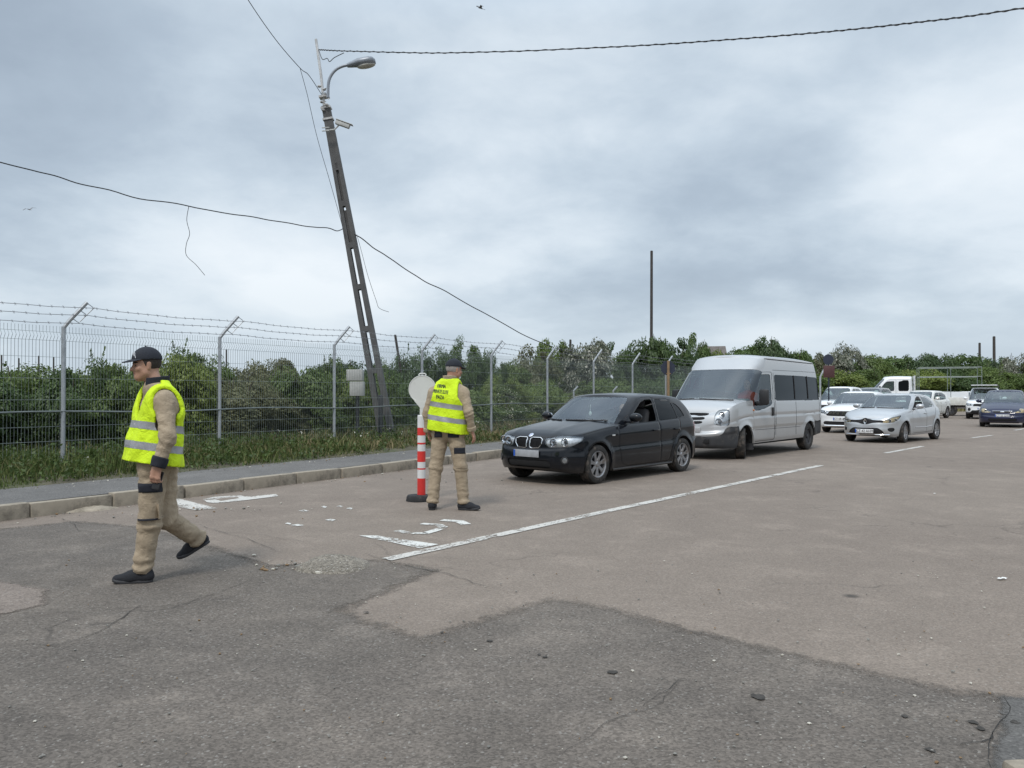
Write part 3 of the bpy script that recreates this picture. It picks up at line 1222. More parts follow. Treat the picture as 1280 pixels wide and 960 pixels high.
    lg.box((h.x - L / 2 - 0.02, 0, 0.41), (0.05, 1.15, 0.10), bev=0.01)
    lg.build('lower_intake', M_DARK, root)
    plate(root, sh, 0.60, 0.0, '', M_PLATE, M_INK, M_BLUE, off=0.055)
    s_ = MB()
    for k in range(1):
        h2, n2 = sh.front_hit(0, 0.895)
        s_.ball((h2.x - L / 2 + 0.005, 0.0, 0.895), (0.02, 0.085, 0.034), 18)
    s_.build('grille_badge', M_CHROME, root)
    sc = MB()                                                                  # scuttle vent at the bonnet's rear edge
    pts = []
    for k in range(15):
        y = lerp(-0.42, 0.42, k / 14)
        pts.append(Vector((0.66 - L / 2, y, sh.top(0.66, y) + 0.001)))
    vs, fs = [], []
    for p in pts:
        vs += [p, Vector((p.x + 0.10, p.y, sh.top(0.76, p.y) + 0.006)), Vector((p.x + 0.05, p.y, sh.top(0.71, p.y) + 0.010))]
    for k in range(14):
        o = k * 3
        fs += [(o, o + 2, o + 5, o + 3), (o + 2, o + 1, o + 4, o + 5)]
    sc.add(vs, fs)
    sc.build('bonnet_vent', M_DARK, root)
    bs = dict(MATSET, cabin=M_GREY)
    seam(root, sh, [(3.86, 1.89), (3.86, 1.28)], M_BLACK, 0.016, name='window_divider')
    seam(root, sh, [(4.74, 1.89), (4.74, 1.28)], M_BLACK, 0.016, name='window_divider')
    add_common(root, sh, ('steel', 8), 0.215, R(24), 0.215, True, M_BLACK, bs, None, 0.135, M_RIMD)
    for k in range(3):
        seat(root, 2.9 + 0.85 * k - L / 2, 0.0, 0.72, M_GREY, 1.5, 'rear_bench', 0.15)
    wipers(root, sh, [(-0.75, 0.0, 1.29, 1.315), (0.15, 0.80, 1.315, 1.29)], M_BLACK, 0.014)
    a = MB()
    a.tube([(2.4 - L / 2, 0, 2.33), (2.44 - L / 2, 0, 2.40)], 0.012, 6)
    a.build('aerial', M_BLACK, root)
    return root, sh


# ------------------------------------------------------------------ everyday cars from a table of measures
def make_car(name, label, cat, group, paint, k):
    """k: measures; any key left out keeps the small-hatchback value"""
    L = k.get('L', 4.06)
    S = dict(L=L, W=k.get('W', 1.73), af=k.get('af', 0.68), nf=k.get('nf', 2.6), ar=k.get('ar', 0.5), nr=2.7, step=k.get('step', 0.034), NT=k.get('NT', 24),
             xf=k.get('xf', 0.84), xr=k.get('xr', 3.43), R=k.get('R', 0.35), r=k.get('r', 0.305), under=k.get('under', 0.17), NF=14, NL=15, Q=12,
             sill=k.get('sill', [(0, 0.22), (0.3, 0.20), (3.4, 0.22), (L, 0.32)]), sh=k['sh'], crown=k['crown'], nose=k['nose'], tail=k['tail'],
             side=k.get('side', [(0, 0.95), (0.1, 0.975), (0.3, 0.985), (0.5, 0.99), (0.66, 1.0), (0.82, 0.985), (0.93, 0.955), (1, 0.92)]),
             flare=0.016, gh=k['gh'], regions=k['regions'], seat_x=k.get('seat_x', k['gh']['xA0'] + 1.05), seat_z=k.get('seat_z', 0.50))
    sh = Shell(S)
    root = empty(name)
    tag(root, label, cat, group)
    names = {}
    for t in sh.panels():
        names.setdefault(t[0], []).append(t[1])
    sh.make(('body', 0), paint, root)
    rear_tint = k.get('tint', M_GLASS)
    for nm, sides in names.items():
        for sd in sides:
            t = (nm, sd)
            if nm in ('body',):
                continue
            if nm in ('door', 'rear_door'):
                o = sh.make(t, paint, root, gap=0.006)
                hx, hz = k['handles'][0 if nm == 'door' else 1]
                h = sh.side_hit(hx, hz, sd)
                b = MB()
                b.box(h + Vector((-L / 2, sd * 0.014, 0)), (0.18, 0.03, 0.035), bev=0.010)
                b.build('handle', k.get('handle_mat', paint), o)
            elif nm == 'headlight':
                lamp(root, sh, t, k.get('lens', M_LENS), k.get('refl', M_REFL), k.get('bulbs', []))
            elif 'window' in nm:
                if nm == 'front_side_window' and k.get('open_side') and sd < 0:
                    continue
                sh.make(t, rear_tint if nm != 'front_side_window' else M_GLASS, root, push=0.006)
            elif nm == 'windscreen':
                sh.make(t, M_WIND, root, push=0.003)
            elif nm == 'tail_light':
                sh.make(t, M_RED, root)
            elif nm in ('bumper', 'rear_bumper', 'sill_trim', 'side_cladding'):
                sh.make(t, k.get('trim', M_TRIM), root, push=-0.004)
            elif nm == 'chrome_strip':
                sh.make(t, M_CHROME, root, push=-0.004)
            else:
                sh.make(t, M_DARK if 'grille' in nm else M_BLACK, root, push=0.012)
    add_common(root, sh, k.get('wheels', ('cover', 6)), k.get('rr', 0.205), k.get('steer', 0.0), k.get('tw', 0.19), True, k.get('mirror_mat', paint), MATSET, k.get('mirror'))
    return root, sh


def std_regions(k, hl, grilles=(), x_door=(1.35, 2.45, 3.15)):
    return grilles
GRP = 'vehicles queuing on the road'
GRP2 = 'parked vehicles beyond the queue'


def badge_diamond(root, sh, z, size, mat, back=None, y=0.0, off=0.02):
    """upright hollow diamond badge"""
    h, n = sh.front_hit(y, z)
    x = h.x - sh.S['L'] / 2 - off
    b = MB()
    o = [(0, 1.0), (0.62, 0), (0, -1.0), (-0.62, 0)]
    i = [(0, 0.48), (0.27, 0), (0, -0.48), (-0.27, 0)]
    vs = [Vector((x - (0.012 if k < 0 else 0), y + p[0] * size, z + p[1] * size)) for k, P in ((-1, o), (1, i)) for p in P]
    fs = [(k, (k + 1) % 4, 4 + (k + 1) % 4, 4 + k) for k in range(4)]
    vs += [Vector((x + 0.015, v.y, v.z)) for v in vs[:4]]
    fs += [(k, 8 + k, 8 + (k + 1) % 4, (k + 1) % 4) for k in range(4)]
    b.add(vs, fs, 0, False)
    if back:
        b.lathe([(size * 1.18, -0.02), (size * 1.15, 0.004), (0, 0.008)], 24, Matrix.Translation((x + 0.016, y, z)) @ Matrix.Rotation(R(-90), 4, 'Y'), 1)
    b.build('bonnet_badge', [mat, M_BLACK], root)


def make_silver_hatch():
    L = 4.06
    fdw = [(1.55, 0.955), (1.62, 1.02), (2.10, 1.30), (2.22, 1.335), (2.46, 1.345), (2.46, 0.99)]
    rdw = [(2.56, 1.0), (2.56, 1.345), (2.95, 1.325), (3.18, 1.27), (3.36, 1.16), (3.30, 1.06), (3.05, 1.03)]
    gl = ('gs', 'gf', 'gr')
    k = dict(L=L, W=1.74, sh=[(0, 0.70), (0.12, 0.76), (0.35, 0.82), (0.8, 0.90), (1.3, 0.955), (2.3, 0.97), (3.3, 1.03), (L, 1.0)],
             crown=[(0, 0.03), (0.2, 0.07), (0.6, 0.10), (1.2, 0.10), (2, 0.06), (L, 0.03)], af=0.80, nf=2.35,
             nose=[(0, 0.08), (0.12, 0.0), (0.3, -0.02), (0.5, 0.0), (0.62, 0.01), (0.75, 0.03), (0.9, 0.07), (1, 0.14)],
             tail=[(0, 0.06), (0.2, 0.0), (0.5, 0.0), (0.7, 0.03), (1, 0.07)],
             gh=dict(xA0=1.08, xA1=1.98, xC0=4.00, xC1=3.76, aA0=0.42, aA1=0.24, aC0=0.30, aC1=0.24, n=2.5, abow=0.05, cbow=0.05,
                     k=[(0, 1.0), (0.3, 0.95), (0.7, 0.85), (0.88, 0.79), (0.95, 0.75), (1, 0.68)], zt=[(0, 0), (0.5, 0.53), (0.86, 0.9), (1, 1)],
                     roof=[(1.5, 1.38), (1.98, 1.405), (2.5, 1.42), (3.1, 1.41), (3.65, 1.365), (4, 1.33)], rcrown=0.035, taper=0.12,
                     ws=(0.02, 0.93, 0.92), rs=(0.12, 0.86, 0.84)),
             regions=[('front_side_window', gl, 'xz', fdw, True), ('rear_side_window', gl, 'xz', rdw, True),
                      ('headlight', ('low', 'cap'), 'sz', [(0.50, 0.655), (0.53, 0.60), (0.66, 0.575), (0.80, 0.60), (1.02, 0.72), (1.16, 0.81), (1.0, 0.80), (0.74, 0.735)], True),
                      ('grille', ('low', 'cap'), 'yz', [(0, 0.60), (0, 0.70), (0.1, 0.695), (0.2, 0.665), (0.56, 0.665), (0.56, 0.60), (0.2, 0.585), (0.1, 0.545), (0, 0.53)], False),
                      ('lower_grille', ('low',), 'yz', [(0, 0.27), (0, 0.44), (0.40, 0.44), (0.52, 0.30), (0.47, 0.27)], False),
                      ('fog_grille', ('low',), 'sz', [(0.60, 0.40), (0.66, 0.46), (0.86, 0.44), (0.82, 0.34), (0.70, 0.33)], True),
                      ('door', ('low', 'gs', 'gf'), 'xz', [(1.40, 0.30), (1.34, 0.60), (1.34, 0.94), (1.52, 0.96), (2.0, 1.31), (2.2, 1.385), (2.50, 1.385), (2.50, 0.26), (1.50, 0.26)], True),
                      ('rear_door', ('low', 'gs', 'gr'), 'xz', [(2.51, 0.26), (2.51, 1.385), (2.95, 1.37), (3.22, 1.32), (3.44, 1.18), (3.36, 0.95), (3.05, 0.55), (2.98, 0.28)], True),
                      ('tail_light', ('low', 'cap'), 'xz', [(3.80, 0.74), (3.78, 0.90), (4.4, 1.0), (4.4, 0.74)], True)],
             handles=[(2.38, 0.845), (3.22, 1.12)], handle_mat=P_SILV, bulbs=[(0.62, 0.645, 0.055), (0.74, 0.665, 0.05)], lens=M_YLENS, refl=M_YREFL,
             mirror=(1.66, 0.97, (0.075, 0.115, 0.075)), steer=R(6), wheels=('cover', 6), open_side=True, xf=0.82, xr=3.41)
    root, sh = make_car('parked_car', 'silver hatchback with a diamond badge and a black grille bar on the road', 'car', GRP, P_SILV, k)
    badge_diamond(root, sh, 0.625, 0.088, M_CHROME, True)
    plate(root, sh, 0.345, 0.0, 'CT 42 AHM', M_PLATE, M_INK, M_BLUE, off=0.02)
    wipers(root, sh, [(-0.62, 0.02, 1.0, 1.02), (0.08, 0.62, 1.02, 1.0)], M_BLACK)
    for sd in (-1, 1):                                                          # pale crease along the foot of the doors
        b = MB()
        pts = []
        for q in range(14):
            h = sh.side_hit(lerp(1.55, 3.0, q / 13), lerp(0.44, 0.40, q / 13) + 0.06 * (q / 13) ** 3, sd)
            if h is not None:
                pts.append(h + Vector((-L / 2, 0, 0)))
        b.tube(pts, 0.012, 6)
        b.build('door_moulding', P_SILV, root)
    c = MB()
    pts = []
    for q in range(21):
        y = lerp(-0.62, 0.62, q / 20)
        h, n = sh.front_hit(y, 0.245)
        if h is not None:
            pts.append(h + Vector((-L / 2 - 0.004, 0, 0)))
    c.tube(pts, 0.018, 6)
    c.build('chin_strip', M_CHROME, root)
    return root, sh


def make_white_saloon():
    L = 4.40
    gl = ('gs', 'gf', 'gr')
    k = dict(L=L, W=1.80, NT=22, step=0.04, sh=[(0, 0.80), (0.12, 0.85), (0.35, 0.90), (0.8, 0.965), (1.3, 1.0), (2.3, 1.0), (3.5, 1.02), (L, 1.02)],
             crown=[(0, 0.03), (0.2, 0.06), (0.6, 0.08), (1.2, 0.08), (2, 0.06), (L, 0.04)], af=0.55, nf=2.9, ar=0.45,
             nose=[(0, 0.07), (0.12, 0.0), (0.3, -0.01), (0.5, 0.01), (0.7, 0.02), (0.9, 0.05), (1, 0.10)], tail=[(0, 0.05), (0.2, 0), (0.7, 0.0), (1, 0.05)],
             xf=0.84, xr=3.49, R=0.36, r=0.32,
             gh=dict(xA0=1.20, xA1=1.98, xC0=3.72, xC1=3.15, aA0=0.36, aA1=0.22, aC0=0.26, aC1=0.22, n=2.7,
                     k=[(0, 1.0), (0.3, 0.95), (0.7, 0.86), (0.88, 0.81), (0.95, 0.77), (1, 0.70)],
                     roof=[(1.5, 1.47), (1.98, 1.495), (2.5, 1.505), (3.1, 1.48), (3.7, 1.40)], rcrown=0.03, taper=0.05, ws=(0.02, 0.93, 0.92), rs=(0.1, 0.88, 0.86)),
             regions=[('front_side_window', gl, 'xz', [(1.66, 0.99), (2.08, 1.36), (2.3, 1.42), (2.5, 1.42), (2.5, 1.02)], True),
                      ('rear_side_window', gl, 'xz', [(2.58, 1.02), (2.58, 1.42), (3.0, 1.40), (3.35, 1.2), (3.35, 1.05)], True),
                      ('headlight', ('low', 'cap'), 'sz', [(0.50, 0.70), (0.50, 0.80), (0.86, 0.83), (1.06, 0.82), (0.95, 0.72)], True),
                      ('grille', ('low', 'cap'), 'yz', [(0, 0.62), (0, 0.80), (0.52, 0.80), (0.62, 0.75), (0.52, 0.62)], False),
                      ('lower_grille', ('low',), 'yz', [(0, 0.30), (0, 0.44), (0.62, 0.44), (0.60, 0.30)], False),
                      ('door', ('low', 'gs', 'gf'), 'xz', [(1.45, 0.3), (1.42, 0.97), (1.62, 1.0), (2.05, 1.38), (2.3, 1.46), (2.54, 1.46), (2.54, 0.28), (1.5, 0.28)], True),
                      ('rear_door', ('low', 'gs', 'gr'), 'xz', [(2.55, 0.28), (2.55, 1.46), (3.05, 1.44), (3.42, 1.2), (3.42, 0.9), (3.1, 0.55), (3.05, 0.28)], True),
                      ('tail_light', ('low', 'cap'), 'xz', [(4.15, 0.75), (4.15, 0.98), (4.6, 0.98), (4.6, 0.75)], True)],
             handles=[(2.40, 0.86), (3.2, 0.88)], bulbs=[(0.62, 0.76, 0.045)], mirror=(1.76, 1.0, (0.07, 0.11, 0.075)), handle_mat=M_BLACK, mirror_mat=P_WHITE)
    root, sh = make_car('parked_car', 'white saloon with a barred black grille behind the minibus and silver hatchback', 'car', GRP, P_WHITE, k)
    b = MB()
    for sd in (-1, 1):
        for y in (0.10, 0.24, 0.38):
            for z in (0.70, 0.755):
                h, n = sh.front_hit(sd * y, z)
                b.box((h.x - L / 2 - 0.004, sd * y, z), (0.02, 0.10, 0.028))
    b.build('grille_bars', M_CHROME, root)
    plate(root, sh, 0.52, 0.0, 'CT 08 XMR', M_PLATE, M_INK, M_BLUE)
    c = MB()
    pts = [sh.front_hit(lerp(-0.6, 0.6, q / 16), 0.27)[0] + Vector((-L / 2 - 0.006, 0, 0)) for q in range(17)]
    c.tube(pts, 0.025, 6)
    c.build('chin_strip', M_CHROME, root)
    return root, sh


def suv_spec(L=4.20, W=1.80, H=1.62):
    gl = ('gs', 'gf', 'gr')
    dz = H - 1.62
    return dict(L=L, W=W, NT=20, step=0.045, sh=[(0, 0.86), (0.12, 0.93), (0.35, 0.98), (0.8, 1.03), (1.3, 1.06), (2.3, 1.06), (3.5, 1.10), (L, 1.10)],
                crown=[(0, 0.03), (0.2, 0.06), (0.6, 0.08), (1.2, 0.08), (2, 0.06), (L, 0.04)], af=0.55, nf=2.9, ar=0.40, under=0.22,
                sill=[(0, 0.30), (0.3, 0.28), (3.4, 0.28), (L, 0.36)],
                nose=[(0, 0.07), (0.12, 0.0), (0.3, -0.01), (0.5, 0.01), (0.7, 0.02), (0.9, 0.05), (1, 0.10)], tail=[(0, 0.05), (0.2, 0), (0.7, 0.02), (1, 0.06)],
                xf=0.84, xr=3.44, R=0.385, r=0.335,
                gh=dict(xA0=1.15, xA1=1.90, xC0=4.12, xC1=3.78, aA0=0.36, aA1=0.22, aC0=0.24, aC1=0.22, n=2.7,
                        k=[(0, 1.0), (0.3, 0.95), (0.7, 0.87), (0.88, 0.82), (0.95, 0.78), (1, 0.72)],
                        roof=[(1.5, 1.57 + dz), (1.98, 1.595 + dz), (2.5, 1.605 + dz), (3.1, 1.59 + dz), (4.1, 1.52 + dz)], rcrown=0.03, taper=0.05, ws=(0.02, 0.92, 0.92), rs=(0.1, 0.88, 0.86)),
                regions=[('front_side_window', gl, 'xz', [(1.62, 1.07), (2.0, 1.42 + dz), (2.2, 1.50 + dz), (2.46, 1.51 + dz), (2.46, 1.09)], True),
                         ('rear_side_window', gl, 'xz', [(2.54, 1.09), (2.54, 1.51 + dz), (3.1, 1.49 + dz), (3.5, 1.36 + dz), (3.45, 1.14)], True),
                         ('headlight', ('low', 'cap'), 'sz', [(0.52, 0.74), (0.50, 0.86), (0.86, 0.90), (1.04, 0.90), (0.95, 0.76)], True),
                         ('grille', ('low', 'cap'), 'yz', [(0, 0.70), (0, 0.87), (0.50, 0.86), (0.50, 0.72)], False),
                         ('lower_grille', ('low',), 'yz', [(0, 0.36), (0, 0.52), (0.60, 0.50), (0.62, 0.36)], False),
                         ('door', ('low', 'gs', 'gf'), 'xz', [(1.42, 0.4), (1.40, 1.04), (1.56, 1.07), (2.0, 1.47 + dz), (2.2, 1.55 + dz), (2.50, 1.55 + dz), (2.50, 0.36), (1.5, 0.36)], True),
                         ('rear_door', ('low', 'gs', 'gr'), 'xz', [(2.51, 0.36), (2.51, 1.55 + dz), (3.12, 1.53 + dz), (3.5, 1.4 + dz), (3.4, 0.95), (3.06, 0.6), (3.0, 0.36)], True),
                         ('tail_light', ('low', 'cap'), 'xz', [(L - 0.25, 0.85), (L - 0.25, 1.06), (L + 0.2, 1.06), (L + 0.2, 0.85)], True)],
                handles=[(2.38, 0.93), (3.15, 0.95)], bulbs=[(0.62, 0.81, 0.045)], mirror=(1.70, 1.08, (0.075, 0.12, 0.085)))


def make_white_suv():
    k = suv_spec()
    return make_car('parked_car', 'pearl white crossover parked in front of the crew cab truck bed', 'car', GRP2, P_CREAM, k)


def make_white_mpv():
    k = suv_spec(4.35, 1.80, 1.80)
    k['regions'] = [r for r in k['regions'] if r[0] not in ('rear_side_window',)] + [('bumper', ('low', 'lip'), 'xz', [(-0.3, 0.2), (-0.3, 0.40), (0.6, 0.40), (0.6, 0.2)], False)]
    root, sh = make_car('parked_van', 'white small van with a diamond badge and a pale roof bar', 'van', GRP2, P_WHITE, k)
    badge_diamond(root, sh, 0.79, 0.10, M_CHROME, True)
    L = k['L']
    plate(root, sh, 0.60, 0.0, 'CT 17 KVD', M_PLATE, M_INK, M_BLUE)
    b = MB()
    for x in (2.1, 3.2):
        b.tube([(x - L / 2, -0.66, 1.74), (x - L / 2, -0.64, 1.88), (x - L / 2, 0.64, 1.88), (x - L / 2, 0.66, 1.74)], 0.022, 6)
    b.build('roof_rack', M_BLACK, root)
    q = MB()
    q.box((2.55 - L / 2, 0.02, 1.93), (1.9, 1.30, 0.045), bev=0.012)
    q.build('roof_board', P_WHITE, root)
    for sd in (-1, 1):
        h, n = sh.front_hit(sd * 0.68, 0.55)
        q = MB()
        q.lathe([(0.09, 0.0), (0.085, 0.015), (0.05, 0.018), (0, 0.02)], 18, Matrix.Translation(h + Vector((-L / 2, 0, 0))) @ n.to_track_quat('Z', 'Y').to_matrix().to_4x4(), 0)
        q.build('fog_light', M_BLACK, root)
    return root, sh


def make_navy_mpv():
    L = 4.36
    gl = ('gs', 'gf', 'gr')
    k = dict(L=L, W=1.80, NT=22, step=0.038, sh=[(0, 0.66), (0.12, 0.72), (0.35, 0.79), (0.8, 0.91), (1.3, 1.0), (2.3, 1.02), (3.5, 1.04), (L, 1.04)],
             crown=[(0, 0.03), (0.2, 0.06), (0.6, 0.09), (1.2, 0.09), (2, 0.06), (L, 0.04)], af=0.60, nf=2.7, ar=0.40,
             nose=[(0, 0.05), (0.12, 0.0), (0.3, -0.03), (0.5, -0.03), (0.6, 0.02), (0.75, 0.03), (0.9, 0.05), (1, 0.10)], tail=[(0, 0.05), (0.2, 0), (0.7, 0.02), (1, 0.06)],
             xf=0.86, xr=3.48, R=0.355, r=0.315,
             gh=dict(xA0=1.05, xA1=1.92, xC0=4.25, xC1=3.9, aA0=0.40, aA1=0.24, aC0=0.24, aC1=0.22, n=2.6,
                     k=[(0, 1.0), (0.3, 0.95), (0.7, 0.87), (0.88, 0.82), (0.95, 0.78), (1, 0.72)],
                     roof=[(1.5, 1.54), (1.98, 1.565), (2.5, 1.58), (3.1, 1.56), (4.1, 1.48)], rcrown=0.03, taper=0.05, ws=(0.02, 0.93, 0.93), rs=(0.1, 0.88, 0.86)),
             regions=[('front_side_window', gl, 'xz', [(1.56, 1.02), (2.02, 1.40), (2.2, 1.48), (2.46, 1.49), (2.46, 1.04)], True),
                      ('rear_side_window', gl, 'xz', [(2.54, 1.04), (2.54, 1.49), (3.1, 1.47), (3.5, 1.36), (3.45, 1.10)], True),
                      ('headlight', ('low', 'cap'), 'sz', [(0.40, 0.645), (0.44, 0.69), (0.66, 0.78), (1.00, 0.90), (1.10, 0.87), (0.98, 0.70), (0.84, 0.635), (0.6, 0.625)], True),
                      ('grille', ('low', 'cap'), 'yz', [(0, 0.62), (0, 0.70), (0.30, 0.695), (0.38, 0.655), (0.30, 0.62)], False),
                      ('lower_grille', ('low',), 'yz', [(0, 0.27), (0, 0.38), (0.52, 0.38), (0.50, 0.27)], False),
                      ('door', ('low', 'gs', 'gf'), 'xz', [(1.42, 0.34), (1.40, 1.0), (1.52, 1.02), (2.0, 1.43), (2.2, 1.53), (2.50, 1.53), (2.50, 0.28), (1.5, 0.28)], True),
                      ('rear_door', ('low', 'gs', 'gr'), 'xz', [(2.51, 0.28), (2.51, 1.53), (3.12, 1.51), (3.5, 1.38), (3.42, 0.95), (3.08, 0.55), (3.02, 0.28)], True),
                      ('tail_light', ('low', 'cap'), 'xz', [(L - 0.25, 0.75), (L - 0.25, 1.0), (L + 0.2, 1.0), (L + 0.2, 0.75)], True)],
             handles=[(2.38, 0.9), (3.15, 0.92)], bulbs=[(0.62, 0.70, 0.05)], lens=M_YLENS, refl=M_YREFL, mirror=(1.64, 1.02, (0.075, 0.12, 0.08)))
    root, sh = make_car('parked_car', 'dark navy people carrier with yellowed headlamps and an oval badge at the road edge', 'car', GRP, P_BLUE, k)
    plate(root, sh, 0.50, 0.0, 'CT 55 GHS', M_PLATE, M_INK, M_BLUE)
    h, n = sh.front_hit(0, 0.66)
    b = MB()
    b.ball((h.x - L / 2 - 0.02, 0, 0.66), (0.012, 0.085, 0.034), 18)
    b.build('bonnet_badge', M_CHROME, root)
    c = MB()
    pts = [sh.front_hit(lerp(-0.36, 0.36, q / 12), 0.70)[0] + Vector((-L / 2 - 0.006, 0, 0)) for q in range(13)]
    c.tube(pts, 0.010, 6)
    c.build('grille_surround', M_CHROME, root)
    return root, sh


def make_pale_car():
    k = suv_spec(4.3, 1.78, 1.80)
    return make_car('parked_car', 'pale white car mostly hidden behind the white saloon near the round sign', 'car', GRP2, P_WHITE, k)


def make_grey_car():
    k = suv_spec(4.3, 1.78, 1.80)
    return make_car('parked_car', 'grey car with only its roof showing left of the crew cab truck', 'car', GRP2, P_GREY, k)


def make_far_saloon():
    k = suv_spec(4.4, 1.80, 1.62)
    return make_car('parked_car', 'white car seen through the tubular frame of the truck bed', 'car', GRP2, P_WHITE, k)


def make_truck():
    """white crew cab with a dropside bed and a tall tube frame; x runs from nose to tail"""
    L = 2.95
    gl = ('gs', 'gf', 'gr', 'low', 'cap')
    S = dict(L=L, W=1.95, af=0.6, nf=2.8, ar=0.10, nr=4.0, step=0.045, NT=24, bow=0.01, xf=0.85, xr=5.5, R=0.40, r=0.345, under=0.35, NF=14, NL=15, Q=12,
             sill=[(0, 0.36), (0.4, 0.34), (L, 0.42)],
             sh=[(0, 1.10), (0.1, 1.16), (0.4, 1.25), (0.8, 1.36), (1.2, 1.42), (L, 1.42)], crown=[(0, 0.03), (0.3, 0.06), (0.8, 0.07), (L, 0.03)],
             nose=[(0, 0.05), (0.2, 0), (0.5, 0), (0.8, 0.1), (1, 0.2)], tail=[(0, 0), (1, 0)],
             side=[(0, 0.96), (0.3, 0.985), (0.6, 1.0), (0.9, 0.985), (1, 0.97)],
             gh=dict(xA0=0.55, xA1=1.35, xC0=2.93, xC1=2.90, aA0=0.45, aA1=0.35, aC0=0.08, aC1=0.10, n=2.7, abow=0.02, cbow=0.0, inset=0.004,
                     k=[(0, 1.0), (0.5, 0.95), (0.85, 0.90), (0.94, 0.86), (1, 0.76)], zt=[(0, 0), (0.5, 0.52), (0.86, 0.9), (1, 1)],
                     roof=[(0.9, 2.20), (1.4, 2.28), (2.0, 2.32), (L, 2.30)], rcrown=0.05, ws=(0.03, 0.85, 0.95), rs=(0.2, 0.8, 0.8)),
             regions=[('door_window', gl, 'xz', [(1.02, 1.44), (1.42, 1.95), (1.55, 2.05), (1.92, 2.08), (1.92, 1.46), (1.5, 1.42)], True),
                      ('rear_door_window', gl, 'xz', [(2.15, 1.48), (2.15, 2.08), (2.70, 2.08), (2.70, 1.48)], True),
                      ('headlight', ('low', 'cap'), 'sz', [(0.6, 0.85), (0.6, 1.05), (0.95, 1.16), (1.05, 0.9)], True),
                      ('bumper', ('low', 'lip'), 'xz', [(-1, 0), (-1, 0.66), (0.48, 0.66), (0.48, 0)], False),
                      ('door', ('low', 'gs', 'gf'), 'xz', [(1.0, 0.5), (1.0, 1.42), (1.3, 1.9), (1.5, 2.14), (2.0, 2.15), (2.0, 0.5)], True),
                      ('rear_door', ('low', 'gs'), 'xz', [(2.03, 0.5), (2.03, 2.15), (2.8, 2.15), (2.8, 0.5)], True)])
    sh = Shell(S)
    root = empty('flatbed_truck')
    tag(root, 'white crew cab flatbed truck with a tall tubular frame over its bed', 'truck', GRP2)
    sh.make(('body', 0), P_WHITE, root)
    for sd in (-1, 1):
        for nm, hx in (('door', 1.9), ('rear_door', 2.7)):
            o = sh.make((nm, sd), P_WHITE, root, gap=0.008)
            h = sh.side_hit(hx, 1.2, sd)
            b = MB()
            b.box(h + Vector((-L / 2, sd * 0.015, 0)), (0.2, 0.03, 0.05), bev=0.01)
            b.build('handle', M_BLACK, o)
        sh.make(('door_window', sd), M_GLASS, root, push=0.008)
        sh.make(('rear_door_window', sd), M_TINT, root, push=0.008)
        lamp(root, sh, ('headlight', sd), M_LENS, M_REFL, [])
        h = sh.side_hit(1.15, 1.42, sd)
        m = MB()
        m.box(h + Vector((-L / 2 - 0.02, sd * 0.16, 0.16)), (0.13, 0.2, 0.36), bev=0.04)
        m.box(h + Vector((-L / 2, sd * 0.03, 0.02)), (0.10, 0.20, 0.08), bev=0.02)
        m.build('side_mirror', M_BLACK, root)
    sh.make(('bumper', 0), M_TRIM, root, push=-0.01)
    sh.make(('windscreen', 0), M_WIND, root, push=0.004)
    sh.make(('rear_window', 0), M_TINT, root, push=0.004)
    for x in (1.5, 2.35):
        seat(root, x - L / 2, 0, 0.95, M_CABIN, 1.4, 'rear_bench', 0.15)
    o = -L / 2
    ch = MB()
    for sd in (-1, 1):
        ch.box((o + 4.0, sd * 0.42, 0.62), (4.6, 0.09, 0.18))
    for x in (2.9, 3.9, 4.9, 6.1):
        ch.box((o + x, 0, 0.62), (0.08, 0.8, 0.14))
    ch.build('chassis', M_DARK, root)
    u = MB()
    u.box((o + 1.5, 0, 0.48), (2.3, 1.25, 0.25))
    u.build('underbody', M_DARK, root)
    for xw in (0.85, 4.9):
        for sd in (-1, 1):
            wheel(root, (xw + o, sd * 0.83, 0.345), 0.345, 0.22, 0.21, ('steel', 8), 0, sd, (M_TYRE, M_RIMD, M_BLACK))
    M_RUST = simple('rusty_steel', (0.20, 0.13, 0.09), 0.8, var=0.3, dirt=((0.33, 0.30, 0.27), 3, 0.5))
    M_BED = simple('bed_paint', (0.62, 0.62, 0.58), 0.5, dirt=((0.35, 0.26, 0.18), 2.5, 0.6))
    M_TUBE = simple('frame_tube', (0.20, 0.23, 0.22), 0.5, 0.3)
    b = MB()
    b.box((o + 4.75, 0, 0.76), (3.5, 1.95, 0.07))
    b.build('bed_floor', M_BED, root)
    for sd in (-1, 1):
        q = MB()
        q.box((o + 4.75, sd * 1.0, 0.86), (3.46, 0.035, 0.46), bev=0.01)
        for x in (3.3, 4.2, 5.1, 6.1):
            q.box((o + x, sd * 1.022, 0.86), (0.05, 0.02, 0.42))
        q.build('side_board', M_BED, root)
    q = MB()
    q.box((o + 6.52, 0, 0.88), (0.04, 1.96, 0.46), bev=0.01)
    q.build('tailgate', M_RUST, root)
    hb = MB()                                                                   # white headboard ladder
    for y in (-0.95, -0.62, -0.3, 0, 0.3, 0.62, 0.95):
        hb.box((o + 3.03, y, 1.6), (0.05, 0.05, 1.55))
    for z in (1.25, 1.55, 1.85, 2.15, 2.36):
        hb.box((o + 3.034, 0, z), (0.042, 1.9, 0.05))
    hb.build('headboard', P_WHITE, root)
    fr = MB()
    t = 0.02
    for sd in (-1, 1):
        for x in (3.25, 4.9, 6.48):
            fr.tube([(o + x, sd * 0.98, 0.85), (o + x, sd * 0.98, 2.85)], t, 6)
        for z in (2.30, 2.85):
            fr.tube([(o + 3.25, sd * 0.98, z), (o + 6.48, sd * 0.98, z)], t, 6)
    for x in (3.25, 4.9, 6.48):
        fr.tube([(o + x, -0.98, 2.85), (o + x, 0.98, 2.85)], t, 6)
    fr.build('tube_frame', M_TUBE, root)
